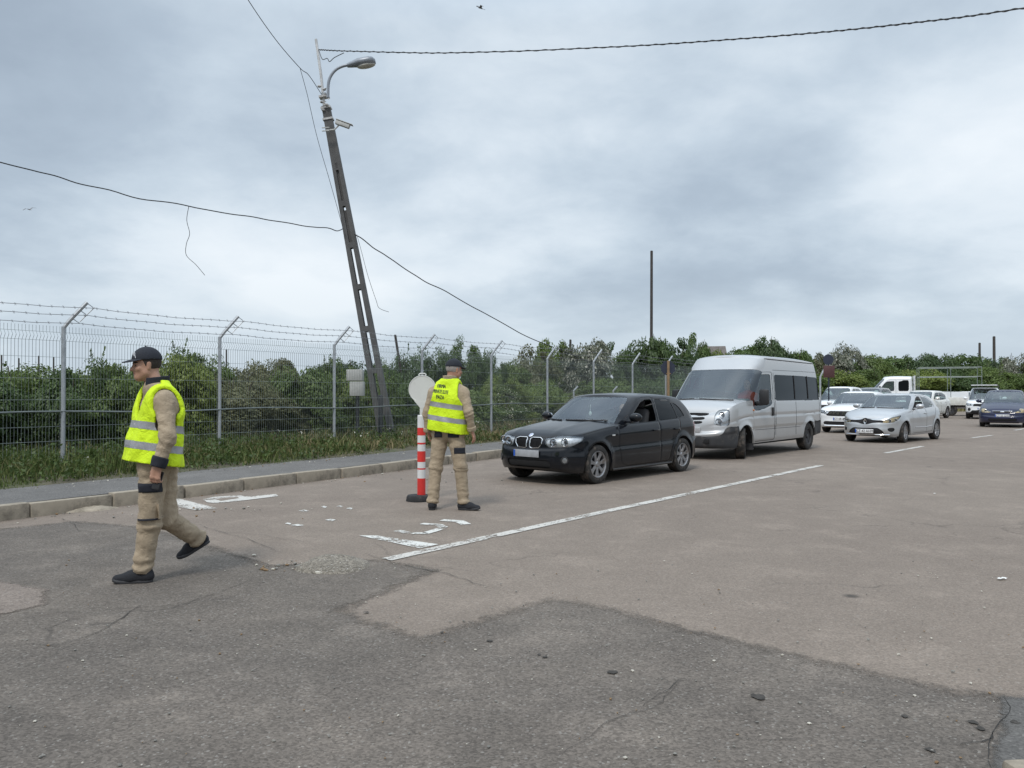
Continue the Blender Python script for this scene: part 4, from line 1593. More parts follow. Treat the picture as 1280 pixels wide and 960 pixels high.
    tl = MB()
    for sd in (-1, 1):
        tl = MB()
        tl.box((o + 6.5, sd * 0.8, 0.66), (0.06, 0.32, 0.12), bev=0.01)
        tl.build('tail_light', M_RED, root)
    return root, sh
# ------------------------------------------------------------------ people: smooth bodies from blended distance fields
def surface_nets(fn, mn, mx, h, relax=1):
    mn, mx = np.array(mn, float), np.array(mx, float)
    n = np.ceil((mx - mn) / h).astype(int) + 1
    ax = [mn[i] + h * np.arange(n[i]) for i in range(3)]
    P = np.stack(np.meshgrid(*ax, indexing='ij'), -1)
    D = fn(P.reshape(-1, 3)).reshape(n)
    cs = tuple(n - 1)
    acc = np.zeros(cs + (3,))
    cnt = np.zeros(cs)
    cor = [(a, b, c) for a in (0, 1) for b in (0, 1) for c in (0, 1)]
    sl = lambda o: tuple(slice(o[i], o[i] + cs[i]) for i in range(3))
    for a in range(8):
        for b in range(a + 1, 8):
            d = [cor[b][i] - cor[a][i] for i in range(3)]
            if sum(abs(x) for x in d) != 1:
                continue
            da, db = D[sl(cor[a])], D[sl(cor[b])]
            m = (da < 0) != (db < 0)
            t = np.where(m, da / np.where(m, da - db, 1), 0)
            for i in range(3):
                acc[..., i] += np.where(m, cor[a][i] + t * d[i], 0)
            cnt += m
    act = cnt > 0
    idx = -np.ones(cs, int)
    idx[act] = np.arange(act.sum())
    I = np.argwhere(act)
    V = mn + h * (I + acc[act] / cnt[act][:, None])
    F = []
    for axn in range(3):
        u, v = (axn + 1) % 3, (axn + 2) % 3
        s0 = [slice(1, cs[i]) for i in range(3)]
        s0[axn] = slice(0, cs[axn])
        s1 = list(s0)
        s1[axn] = slice(1, cs[axn] + 1)
        A, B = D[tuple(s0)] < 0, D[tuple(s1)] < 0
        for flip, msk in ((False, A & ~B), (True, ~A & B)):
            q = np.argwhere(msk)
            if not len(q):
                continue
            for i in range(3):
                if i != axn:
                    q[:, i] += 1
            du, dv = np.zeros(3, int), np.zeros(3, int)
            du[u], dv[v] = 1, 1
            c = [idx[tuple((q - x).T)] for x in (0 * du, du, du + dv, dv)]
            c = np.stack(c, 1)
            if flip:
                c = c[:, ::-1]
            F.append(c)
    F = np.concatenate(F)
    F = F[(F >= 0).all(1)]
    # relax the stair-steps a little
    for _ in range(relax):
        s = np.zeros_like(V)
        k = np.zeros(len(V))
        for a, b in ((0, 1), (1, 2), (2, 3), (3, 0)):
            for p, q in ((a, b), (b, a)):
                np.add.at(s, F[:, p], V[F[:, q]])
                np.add.at(k, F[:, p], 1)
        V = V * 0.5 + 0.5 * s / k[:, None]
    return V, F


def cone(P, a, b, ra, rb, sq=None):
    """rounded cone between two joints; sq flattens it: (axis vector, factor)"""
    a, b = np.array(a, float), np.array(b, float)
    if sq is not None:
        ax, f = np.array(sq[0], float), sq[1]
        ax = ax / np.linalg.norm(ax)
        q = P - a
        P = P + np.outer(q @ ax, ax) * (1 / f - 1)
        bb = b - a
        b = b + ax * (bb @ ax) * (1 / f - 1)
    ab = b - a
    t = np.clip(((P - a) @ ab) / max(ab @ ab, 1e-9), 0, 1)
    return np.linalg.norm(P - a - t[:, None] * ab, axis=1) - (ra + (rb - ra) * t)


def ell(P, c, r, M=None):
    q = P - np.array(c, float)
    if M is not None:
        q = q @ np.array(M)
    r = np.array(r, float)
    k = np.linalg.norm(q / r, axis=1)
    return k * (k - 1) / np.maximum(np.linalg.norm(q / (r * r), axis=1), 1e-6)


def smin(a, b, k):
    h = np.clip(0.5 + 0.5 * (b - a) / k, 0, 1)
    return b * (1 - h) + a * h - k * h * (1 - h)


def smax(a, b, k):
    return -smin(-a, -b, k)


def wob(P, s, seed=0.0):
    x, y, z = P[:, 0] * s, P[:, 1] * s, P[:, 2] * s
    return (np.sin(x * 1.7 + 1.3 * np.sin(y * 1.1 + seed) + seed) * np.sin(y * 1.9 + 1.2 * np.sin(z * 1.3 + seed * 2))
            + np.sin(z * 2.1 + 1.5 * np.sin(x * 0.9 + seed * 3) + seed)) * 0.5


def np_mesh(name, V, F, mat, parent=None, pick=None, mats=None):
    me = bpy.data.meshes.new(name)
    me.from_pydata(V.tolist(), [], F.tolist())
    me.polygons.foreach_set('use_smooth', [True] * len(me.polygons))
    o = link_mesh(name, me, mats or mat, parent)
    if pick is not None:
        me.polygons.foreach_set('material_index', [int(i) for i in pick])
    me.update()
    return o


def fcen(V, F):
    return V[F].mean(1)


def split_np(V, F, mask):
    f = F[mask]
    u, inv = np.unique(f, return_inverse=True)
    return V[u], inv.reshape(f.shape)


M_SKIN = simple('skin', (0.40, 0.225, 0.155), 0.55, var=0.12, scale=14, bmp=0.1, bscale=120)
M_SKIN2 = simple('skin_tanned', (0.38, 0.20, 0.135), 0.55, var=0.14, scale=14, bmp=0.1, bscale=120)
M_KHAKI = simple('khaki_cloth', (0.335, 0.265, 0.185), 0.88, var=0.16, scale=9, bscale=260, wrinkle=0.55, dirt=((0.20, 0.16, 0.115), 5, 0.60))
M_NAVYC = simple('navy_cloth', (0.012, 0.014, 0.022), 0.9, var=0.2, bmp=0.25, bscale=260)
M_CAPC = simple('cap_cloth', (0.013, 0.016, 0.024), 0.85, var=0.2, bmp=0.2, bscale=260)
M_STUB = simple('short_hair', (0.035, 0.026, 0.022), 0.9, var=0.3, scale=80)
M_GREYH = simple('grey_hair', (0.30, 0.27, 0.25), 0.9, var=0.3, scale=80)
M_EYE = simple('eye_dark', (0.02, 0.015, 0.013), 0.25)
M_LIP = simple('lip', (0.30, 0.13, 0.11), 0.5)
M_TAPE = simple('reflective_tape', (0.30, 0.30, 0.31), 0.42, 0.25, var=0.12, bscale=300, wrinkle=0.3)
M_SHOE = simple('shoe_mesh', (0.012, 0.013, 0.017), 0.85, bmp=0.4, bscale=320)
M_SOLE = simple('shoe_sole', (0.030, 0.030, 0.033), 0.7)
M_PRINT = simple('vest_print', (0.015, 0.03, 0.02), 0.7)
M_MASK = simple('face_mask', (0.62, 0.72, 0.80), 0.9)
M_WHITEP = simple('white_thread', (0.60, 0.61, 0.63), 0.8)


def hivis():
    m, nt, b, N, L = new_mat('hivis_cloth')
    v = coords(nt)
    f = noise_tex(nt, 7, 4, 0.6, v)
    L.new(mix_col(nt, f, (0.52, 0.72, 0.006), (0.62, 0.82, 0.010)), b.inputs['Base Color'])
    setin(b, Roughness=0.8)
    h = math_n(nt, 'ADD', math_n(nt, 'ADD', noise_tex(nt, 9, 3, 0.5, v, 1.8), math_n(nt, 'MULTIPLY', noise_tex(nt, 30, 3, 0.6, v, 0.8), 0.3)), math_n(nt, 'MULTIPLY', noise_tex(nt, 220, 3, 0.6, v), 0.06))
    bump(nt, b, h, 0.5, 0.035)
    return m


M_VEST = hivis()


def add_face(P, d, hc, fwd, lat, up, s=1.0):
    """nose, brow, jaw, ears carved into a head field"""
    hc = np.array(hc)
    q = lambda f, l, u: hc + s * (f * fwd + l * lat + u * up)
    d = smin(d, cone(P, q(0.045, 0, -0.055), q(0.068, 0, -0.085), 0.052 * s, 0.026 * s), 0.03)        # jaw and chin
    d = smin(d, cone(P, q(0.02, 0.04, -0.06), q(0.06, 0.015, -0.088), 0.03 * s, 0.022 * s), 0.03)
    d = smin(d, cone(P, q(0.02, -0.04, -0.06), q(0.06, -0.015, -0.088), 0.03 * s, 0.022 * s), 0.03)
    d = smin(d, cone(P, q(0.084, 0, 0.012), q(0.113, 0, -0.026), 0.009 * s, 0.0135 * s), 0.010)          # nose
    d = smin(d, cone(P, q(0.095, 0.011, -0.030), q(0.095, -0.011, -0.030), 0.009 * s, 0.009 * s), 0.01)
    d = smin(d, cone(P, q(0.080, 0.036, 0.022), q(0.086, 0.008, 0.020), 0.010 * s, 0.010 * s), 0.014)  # brows
    d = smin(d, cone(P, q(0.080, -0.036, 0.022), q(0.086, -0.008, 0.020), 0.010 * s, 0.010 * s), 0.014)
    d = smin(d, cone(P, q(0.070, 0.045, -0.022), q(0.078, 0.034, -0.024), 0.018 * s, 0.016 * s), 0.02)  # cheeks
    d = smin(d, cone(P, q(0.070, -0.045, -0.022), q(0.078, -0.034, -0.024), 0.018 * s, 0.016 * s), 0.02)
    for sd in (-1, 1):
        d = smax(d, -cone(P, q(0.094, sd * 0.031, 0.004), q(0.094, sd * 0.026, 0.004), 0.012 * s, 0.012 * s), 0.010)
        e = cone(P, q(-0.002, sd * 0.074, 0.012), q(0.002, sd * 0.074, -0.026), 0.019 * s, 0.013 * s, (lat, 0.5))
        d = smin(d, e, 0.008)
    d = smin(d, cone(P, q(0.086, 0.018, -0.054), q(0.090, 0, -0.052), 0.008 * s, 0.009 * s), 0.008)
    d = smin(d, cone(P, q(0.086, -0.018, -0.054), q(0.090, 0, -0.052), 0.008 * s, 0.009 * s), 0.008)
    return d


def hand_field(P, wrist, dirv, palm_n, thumb, curl=0.5):
    """five fingers; dirv = towards the fingertips, palm_n = out of the palm, thumb = side of the thumb"""
    w, d, n, t = (np.array(x, float) for x in (wrist, dirv, palm_n, thumb))
    d /= np.linalg.norm(d)
    n = n - d * (n @ d)
    n /= np.linalg.norm(n)
    t = t - d * (t @ d) - n * (t @ n)
    t /= np.linalg.norm(t)
    q = lambda a, b, c: w + a * d + b * t + c * n
    f = cone(P, q(-0.05, 0, 0), q(0.01, 0, 0), 0.030, 0.027, (n, 0.75))
    f = smin(f, cone(P, q(0.02, 0.014, 0), q(0.085, 0.026, 0), 0.024, 0.017, (n, 0.62)), 0.02)
    f = smin(f, cone(P, q(0.02, -0.010, 0), q(0.080, -0.024, 0), 0.024, 0.017, (n, 0.62)), 0.02)
    for b, ln, c in ((0.031, 0.070, 0.85), (0.010, 0.080, 1.0), (-0.012, 0.074, 1.08), (-0.032, 0.058, 1.2)):
        p0 = q(0.082, b, 0)
        ang, segs, rr = 0.0, (0.45, 0.32, 0.23), (0.0105, 0.0095, 0.0085, 0.0075)
        for i, sg in enumerate(segs):
            ang += curl * c * (0.55, 0.9, 0.7)[i]
            p1 = p0 + ln * 1.12 * sg * (math.cos(ang) * d + math.sin(ang) * n)
            f = smin(f, cone(P, p0, p1, rr[i], rr[i + 1]), 0.006)
            p0 = p1
    a0, a1 = q(0.022, 0.030, 0.010), q(0.058, 0.050, 0.024)
    a2, a3 = q(0.088, 0.050, 0.034), q(0.108, 0.040, 0.040)
    f = smin(f, cone(P, a0, a1, 0.018, 0.0125), 0.012)
    f = smin(f, cone(P, a1, a2, 0.012, 0.0105), 0.006)
    return smin(f, cone(P, a2, a3, 0.0105, 0.008), 0.006)


def limb(P, pts, rs, k=0.04, sq=None):
    d = None
    for i in range(len(pts) - 1):
        c = cone(P, pts[i], pts[i + 1], rs[i], rs[i + 1], sq)
        d = c if d is None else smin(d, c, k)
    return d


def bbox(pts, pad):
    p = np.array(pts, float)
    return p.min(0) - pad, p.max(0) + pad


class Figure:
    """J: joints; built in metres around the root; f = facing of the chest, l = the figure's left"""

    def __init__(self, J, look, chest_f, pelvis_f, k=1.0):
        self.J = {a: np.array(b, float) for a, b in J.items()}
        u = lambda v: np.array(v, float) / np.linalg.norm(v)
        self.up = np.array((0, 0, 1.0))
        self.lf = u(look)                                   # gaze
        self.lu = u(self.up - self.lf * self.lf[2])
        self.ll = np.cross(self.lu, self.lf)                # head's left
        self.cf, self.pf = u(chest_f), u(pelvis_f)
        self.cl, self.pl = np.cross(self.up, self.cf), np.cross(self.up, self.pf)
        self.k = k

    def torso(self, P, g=0.0):
        J, k = self.J, self.k
        ch, pe, be = J['chest'], J['pelvis'], J['belly']
        d = cone(P, ch + self.cl * 0.100, ch - self.cl * 0.100, 0.110 * k + g, 0.110 * k + g)
        d = smin(d, cone(P, ch + np.array((0, 0, 0.06)) + self.cl * 0.105, ch + np.array((0, 0, 0.06)) - self.cl * 0.105, 0.092 * k + g, 0.095 * k + g), 0.05)
        d = smin(d, cone(P, be + self.cl * 0.07, be - self.cl * 0.07, 0.118 * k + g, 0.118 * k + g), 0.10)
        d = smin(d, cone(P, pe + self.pl * 0.075, pe - self.pl * 0.075, 0.112 * k + g, 0.112 * k + g), 0.08)
        for s in ('L', 'R'):
            d = smin(d, cone(P, J['neck'] + np.array((0, 0, -0.03)), J['sh' + s], 0.058 + g, 0.056 + g), 0.05)
        return d

    def arm(self, P, s, g=0.0):
        J = self.J
        return limb(P, [J['sh' + s], J['el' + s], J['wr' + s]], [0.053 + g, 0.043 + g, 0.030 + g * 0.8], 0.03)

    def leg(self, P, s, g=0.0, gl=0.0):
        J = self.J
        return limb(P, [J['hip' + s], J['kn' + s], J['an' + s]], [0.096 + g, 0.066 + g, 0.041 + g + gl], 0.05)

    def head(self, P):
        J = self.J
        h = J['head']
        d = ell(P, h + self.lu * 0.030 - self.lf * 0.006, (0.098, 0.076, 0.100), np.stack([self.lf, self.ll, self.lu], 1))
        d = smin(d, ell(P, h + self.lf * 0.026 - self.lu * 0.035, (0.070, 0.058, 0.080), np.stack([self.lf, self.ll, self.lu], 1)), 0.03)
        d = add_face(P, d, h, self.lf, self.ll, self.lu)
        return smin(d, cone(P, J['neck'] - self.up * 0.03, h - self.lf * 0.022 - self.lu * 0.05, 0.064, 0.055), 0.025)

    def body(self, name, skin, hair, loc):
        """one skin: head, neck, trunk, limbs, hands"""
        J = self.J
        hm, hx = bbox([J['head'], J['neck']], 0.16)
        hx[2] = J['head'][2] + 0.16
        V1, F1 = surface_nets(self.head, hm, hx, 0.0058)
        pts = list(J.values())

        def core(P):
            d = self.torso(P, -0.022)
            for s in 'LR':
                d = smin(d, self.arm(P, s, -0.012), 0.04)
                d = smin(d, self.leg(P, s, -0.015), 0.05)
                d = smin(d, cone(P, J['an' + s], J['an' + s] * 0.45 + J['toe' + s] * 0.55 + self.up * 0.02, 0.032, 0.016), 0.02)
            return smin(d, cone(P, J['neck'] - self.up * 0.06, J['neck'], 0.07, 0.05), 0.04)
        m, x = bbox(pts, 0.2)
        V2, F2 = surface_nets(core, m, x, 0.022)
        Vs, Fs, off = [V1, V2], [F1, F2 + len(V1)], len(V1) + len(V2)
        mi = [np.zeros(len(F1)), np.zeros(len(F2))]
        for s in 'LR':
            if 'hd' + s not in J:
                continue
            dv = J['hd' + s] - J['wr' + s]
            m, x = bbox([J['wr' + s], J['wr' + s] + dv / np.linalg.norm(dv) * 0.2], 0.085)
            pn, th = self.hands[s]
            V, F = surface_nets(lambda P: hand_field(P, J['wr' + s], dv, pn, th, self.curl.get(s, 0.6)), m, x, 0.0048)
            Vs.append(V)
            Fs.append(F + off)
            mi.append(np.zeros(len(F)))
            off += len(V)
        # eyes, brows, lips by place on the face
        c = fcen(V1, F1) - J['head']
        f, l, u_ = c @ self.lf, c @ self.ll, c @ self.lu
        e = (f > 0.06) & (np.abs(np.abs(l) - 0.030) < 0.013) & (np.abs(u_ - 0.003) < 0.0055)
        b = (f > 0.06) & (np.abs(np.abs(l) - 0.030) < 0.020) & (np.abs(u_ - 0.024) < 0.005)
        p = (f > 0.07) & (np.abs(l) < 0.022) & (np.abs(u_ + 0.054) < 0.0065)
        mi[0][e | b] = 1
        mi[0][p] = 2
        o = np_mesh(name, np.concatenate(Vs), np.concatenate(Fs), None, None, np.concatenate(mi), [skin, M_EYE, M_LIP])
        o.location = loc
        self.root = o

        def hairf(P):
            h = J['head']
            d = ell(P, h + self.lu * 0.030 - self.lf * 0.008, (0.103, 0.081, 0.104), np.stack([self.lf, self.ll, self.lu], 1))
            q = P - h
            f, l, u_ = q @ self.lf, q @ self.ll, q @ self.lu
            return np.maximum(np.maximum(d, f - 0.028 - 0.3 * u_), -(u_ + 0.045 + 0.55 * np.clip(f, 0, 1) - 0.25 * np.clip(-f, 0, .06)))
        m, x = bbox([J['head']], 0.15)
        V, F = surface_nets(hairf, m, x, 0.006)
        np_mesh('hair', V, F, hair, o)
        return o

    def cap(self, mat, badge=True):
        J = self.J
        h = J['head']
        Mx = np.stack([self.lf, self.ll, self.lu], 1)
        c = h + self.lu * 0.036 - self.lf * 0.006

        def f(P):
            d = ell(P, c, (0.112, 0.090, 0.108), Mx)
            q = P - c
            f_, l, u_ = q @ self.lf, q @ self.ll, q @ self.lu
            d = np.maximum(d, -(u_ - 0.004 - 0.06 * f_))
            return np.maximum(d, -ell(P, c - self.lu * 0.006, (0.094, 0.072, 0.088), Mx))
        m, x = bbox([c], 0.17)
        V, F = surface_nets(f, m, x, 0.0058)
        o = np_mesh('cap', V, F, mat, self.root)

        def fb(P):
            q = P - c
            f_, l, u_ = q @ self.lf, q @ self.ll, q @ self.lu
            plan = np.sqrt(((f_ - 0.062) / 0.118) ** 2 + (l / 0.082) ** 2) - 1
            hgt = np.abs(u_ - (0.026 - 0.24 * (f_ - 0.06) - 2.6 * l * l)) - 0.0042
            return np.maximum(np.maximum(plan * 0.08, hgt), 0.050 - f_)
        V, F = surface_nets(fb, m, x + 0.04, 0.0045)
        np_mesh('cap_peak', V, F, mat, o)
        b = MB()
        b.ball(Vector(c + self.lu * 0.108), 0.008, 8)
        b.build('cap_button', mat, o)
        return o, c

    def garment(self, name, fn, pts, pad, h, mat, parent=None, relax=1):
        m, x = bbox(pts, pad)
        V, F = surface_nets(fn, m, x, h, relax)
        return np_mesh(name, V, F, mat, parent or self.root), V, F

    def jacket(self, mat, cuff, seed=0.0, hem=None):
        J = self.J
        hem = hem if hem is not None else J['pelvis'][2] - 0.06

        def tors(P):
            d = self.torso(P, 0.012) - 0.005 * wob(P, 22, seed)
            d = smin(d, cone(P, J['neck'] - self.up * 0.05, J['neck'] - self.up * 0.015, 0.085, 0.072), 0.03)
            return np.maximum(d, hem - P[:, 2])

        def both(P):
            d = tors(P)
            for s in 'LR':
                el, wr = J['el' + s], J['wr' + s]
                a = self.arm(P, s, 0.015)
                ax = (wr - el) / np.linalg.norm(wr - el)
                t = (P - el) @ ax
                fold = np.sin(t * 95 + 2.5 * wob(P, 15, seed + 1)) * np.exp(-((t) / 0.10) ** 2) * 0.0045
                a = a - fold - 0.0035 * wob(P, 30, seed + 2) - 0.0022 * wob(P, 75, seed + 6)
                end = t - (np.linalg.norm(wr - el) - 0.012)
                d = smin(d, np.maximum(a, end), 0.035)
            return d
        pts = [J[k] for k in ('neck', 'pelvis', 'chest', 'shL', 'shR', 'elL', 'elR', 'wrL', 'wrR')]
        o, V, F = self.garment('jacket', both, pts, 0.2, 0.0095, mat)
        for s in 'LR':
            el, wr = J['el' + s], J['wr' + s]
            ax = (wr - el) / np.linalg.norm(wr - el)
            L = np.linalg.norm(wr - el)

            def cf(P):
                t = (P - el) @ ax
                return np.maximum(cone(P, el, wr + ax * 0.03, 0.070, 0.0545) - 0.002 * wob(P, 40, seed), np.maximum(t - (L + 0.004), (L - self.cuff_len) - t))
            self.garment('cuff', cf, [wr], 0.13, 0.0075, cuff, o)
        def col(P):
            n = J['neck']
            q = P - n
            d = np.abs(cone(P, n - self.up * 0.04, n + self.up * 0.06 - self.cf * 0.012, 0.082, 0.082)) - 0.008
            z = q[:, 2] + 0.12 * (q @ self.cf)
            v = (q @ self.cf) - 0.045 + 1.6 * np.abs(q @ self.cl) * -1.0
            return np.maximum(np.maximum(d, z - 0.055), np.maximum(-0.03 - z, v))
        self.garment('collar', col, [J['neck']], 0.13, 0.006, cuff if self.dark_collar else mat, o)
        return o

    def trousers(self, mat, seed=0.0, gl=0.020, g=0.012):
        J = self.J

        def f(P):
            pe = J['pelvis']
            d = cone(P, pe + self.pl * 0.068, pe - self.pl * 0.068, 0.113, 0.113)
            d = smin(d, cone(P, pe + self.up * 0.08 + self.pl * 0.07, pe + self.up * 0.08 - self.pl * 0.07, 0.112, 0.112), 0.05)
            legs = None
            for s in 'LR':
                hp, kn, an = J['hip' + s], J['kn' + s], J['an' + s]
                a = self.leg(P, s, g, gl)
                ax = (an - kn) / np.linalg.norm(an - kn)
                L = np.linalg.norm(an - kn)
                t = (P - kn) @ ax
                fold = np.sin(t * 80 + 2.2 * wob(P, 12, seed + 3)) * (0.0075 * np.exp(-((t - L) / 0.13) ** 2) + 0.0045 * np.exp(-(t / 0.09) ** 2))
                ax2 = (kn - hp) / np.linalg.norm(kn - hp)
                t2 = (P - hp) @ ax2
                fold = fold + 0.005 * np.sin(t2 * 60 + 3 * wob(P, 9, seed + 5)) * np.exp(-((t2 - 0.05) / 0.1) ** 2)
                a = a - fold - 0.0045 * wob(P, 22, seed + 4) - 0.0022 * wob(P, 60, seed + 8)
                a = np.maximum(a, t - (L + 0.012))
                legs = a if legs is None else smin(legs, a, 0.012)
            d = smin(d, legs, 0.05)
            return np.maximum(d, P[:, 2] - (pe[2] + 0.12))
        pts = [J[k] for k in ('pelvis', 'hipL', 'hipR', 'knL', 'knR', 'anL', 'anR')]
        self.trouser_f = f
        o, V, F = self.garment('trousers', f, pts, 0.19, 0.0095, mat)
        self.trouser_bvh = BVHTree.FromPolygons([Vector(v) for v in V], [tuple(q) for q in F])
        return o

    def shoe(self, s, mat, sole):
        J = self.J
        an, toe, heel = J['an' + s], J['toe' + s], J['heel' + s]
        ax = (toe - heel) / np.linalg.norm(toe - heel)
        lat = np.cross(self.up, ax)
        lat /= np.linalg.norm(lat)
        up = np.cross(ax, lat)
        base = heel
        q = lambda f, l, u: base + f * ax + l * lat + u * up
        L = np.linalg.norm(toe - heel)

        def f(P):
            d = cone(P, q(0.04, 0, 0.045), q(0.16, 0, 0.042), 0.042, 0.046)
            d = smin(d, cone(P, q(0.16, 0, 0.040), q(L - 0.035, 0, 0.032), 0.046, 0.036), 0.03)
            d = smin(d, cone(P, q(0.05, 0, 0.06), q(0.055, 0, 0.115), 0.042, 0.042), 0.04)
            d = smin(d, cone(P, q(0.09, 0, 0.085), q(0.17, 0, 0.06), 0.034, 0.026), 0.03)
            r = P - base
            return np.maximum(np.maximum(d, 0.020 - r @ up), (r @ up) - 0.125) - 0.001 * wob(P, 90)

        def g(P):
            r = P - base
            x, l, u_ = r @ ax, r @ lat, r @ up
            d = np.minimum(cone(P - np.outer(u_, up), q(0.045, 0, 0), q(0.13, 0, 0), 0.043, 0.042), cone(P - np.outer(u_, up), q(0.13, 0, 0), q(L - 0.048, 0, 0), 0.043, 0.048))
            lo = 0.022 * np.clip((x - (L - 0.10)) / 0.1, 0, 1) ** 2
            return np.maximum(d, np.maximum(u_ - 0.028 - lo, lo - u_))
        pts = [base, toe, an]
        o, V, F = self.garment('shoe', f, pts, 0.10, 0.0075, mat)
        self.garment('sole', g, pts, 0.10, 0.0075, sole, o)

    def pocket_patch(self, name, org, ax, right, out, w, h, mat, parent, thick=0.012, bulge=0.0):
        """cloth patch pressed on the trousers: a small grid dropped on to them along -out"""
        org, ax, right, out = (Vector(v) for v in (org, ax, right, out))
        ax.normalize()
        out.normalize()
        n, mm = 8, 8
        vs, fs = [], []
        for j in range(mm + 1):
            for i in range(n + 1):
                a, b = (i / n - 0.5), (j / mm)
                p = org + right * (a * w) + ax * (b * h)
                hit = self.trouser_bvh.ray_cast(p + out * 0.4, -out)[0]
                if hit is None or (hit - p).length > 0.12:
                    hit = p
                e = min(1.0, 4 * min(i, n - i) / n + 0.0) * min(1.0, 4 * min(j, mm - j) / mm)
                vs.append(hit + out * (0.004 + (thick + bulge * 0.5) * min(1.0, 0.45 + e)))
        k = len(vs)
        vs += [v - out * (thick + 0.03) for v in vs]
        W = n + 1
        for j in range(mm):
            for i in range(n):
                a = j * W + i
                fs.append((a, a + 1, a + 1 + W, a + W))
        for j in range(mm):
            for i in (0, n):
                a = j * W + i
                fs.append((a, a + W, a + W + k, a + k))
        for i in range(n):
            for j in (0, mm):
                a = j * W + i
                fs.append((a, a + 1, a + 1 + k, a + k))
        b = MB()
        b.add(vs, fs)
        return b.build(name, mat, parent, 55)

    def vest(self, hem, flare, vneck, bands, open_front=True, seed=0.0, tilt=0.0, front_drop=0.0, g0=0.030, arm_r=0.155, wide=0.0):
        """sleeveless vest: a shell round the trunk, opened for neck and arms; bands become tape"""
        J = self.J
        ch = J['chest']
        T = 0.028
        cfy = self.cf

        def zz(P):
            q = P - ch
            return P[:, 2] + tilt * (q @ self.cl) + front_drop * (q @ cfy)

        def outer(P):
            q = P - ch
            fl = np.clip((ch[2] - 0.02 - P[:, 2]) / (ch[2] - hem), 0, 1.3)
            d = self.torso(P, g0)
            # hanging cloth: below the chest the vest falls as a loose drum
            low = J['belly'].copy()
            a, b = ch - self.up * 0.02, np.array((low[0], low[1], hem - 0.08))
            dr = np.minimum(d, cone(P, a + self.cl * 0.095, b + self.cl * 0.095, 0.130 + g0 * .3, 0.132 + flare))
            dr = smin(dr, cone(P, a - self.cl * 0.095, b - self.cl * 0.095, 0.130 + g0 * .3, 0.132 + flare), 0.06)
            dr = smin(dr, cone(P, a + cfy * 0.02, b + cfy * 0.02, 0.125, 0.132 + flare), 0.06)
            d = smin(d, dr, 0.05)
            ang = np.arctan2(q @ self.cl, q @ cfy)
            return d - 0.010 * fl * np.sin(ang * 7 + 2 * np.sin(P[:, 2] * 9 + seed)) - 0.004 * wob(P, 17, seed)

        def f(P):
            d = outer(P)
            d = np.maximum(d, -(d + T))
            q = P - ch
            d = np.maximum(d, hem - zz(P))
            d = np.maximum(d, P[:, 2] - (J['neck'][2] + 0.03))
            # neck
            n = J['neck']
            d = np.maximum(d, -cone(P, n - self.up * 0.02 + cfy * 0.0, n + self.up * 0.2, 0.084, 0.12))
            fr = q @ cfy
            l = q @ self.cl
            if open_front:
                w = np.clip((P[:, 2] - vneck) / (n[2] - vneck), 0, 1.2) * 0.128 + 0.004
                d = np.maximum(d, np.where(fr > 0.02, w - np.abs(l), -1))
            # arm holes
            for s, sg in (('L', 1), ('R', -1)):
                sh = J['sh' + s]
                c = sh + self.cl * sg * 0.02 - self.up * 0.075
                hole = cone(P, c - self.up * 0.10 + self.cl * sg * 0.03, c + self.up * 0.075 + self.cl * sg * 0.03, arm_r * 0.62, arm_r * 0.55)
                d = np.maximum(d, -np.maximum(hole, 0.115 - l * sg))
                lim = np.interp(P[:, 2], [ch[2] - 0.16, ch[2] - 0.06, ch[2] + 0.04, ch[2] + 0.2], [0.5, 0.215 + wide, 0.165 + wide, 0.150 + wide])
                d = np.maximum(d, (l * sg - lim) * 0.9)
            return d
        m, x = bbox([J['neck'], ch + self.cl * 0.2, ch - self.cl * 0.2, np.array((J['belly'][0], J['belly'][1], hem))], 0.24)
        x[2] = J['neck'][2] + 0.05
        V, F = surface_nets(f, m, x, 0.0085, 1)
        z = zz(V)
        for b0, b1 in bands:                                                # snap to crisp tape edges
            for e in (b0, b1):
                k = np.abs(z - e) < 0.0042
                V[k, 2] += (e - z[k])
        z = zz(V)[F].mean(1)
        band = np.zeros(len(F), int)
        for i, (b0, b1) in enumerate(bands):
            band[(z > b0) & (z < b1)] = i + 1
        v0, f0 = split_np(V, F, band == 0)
        o = np_mesh('safety_vest', v0, f0, M_VEST, self.root)
        for i in range(len(bands)):
            v1, f1 = split_np(V, F, band == i + 1)
            cen = np.array((J['belly'][0], J['belly'][1], 0))
            dd = v1 - cen
            dd[:, 2] = 0
            dd /= np.maximum(np.linalg.norm(dd, axis=1)[:, None], 1e-6)
            np_mesh('reflective_band', v1 + dd * 0.002, f1, M_TAPE, o)
        self.vest_bvh = BVHTree.FromPolygons([Vector(v) for v in V], [tuple(q) for q in F])
        return o


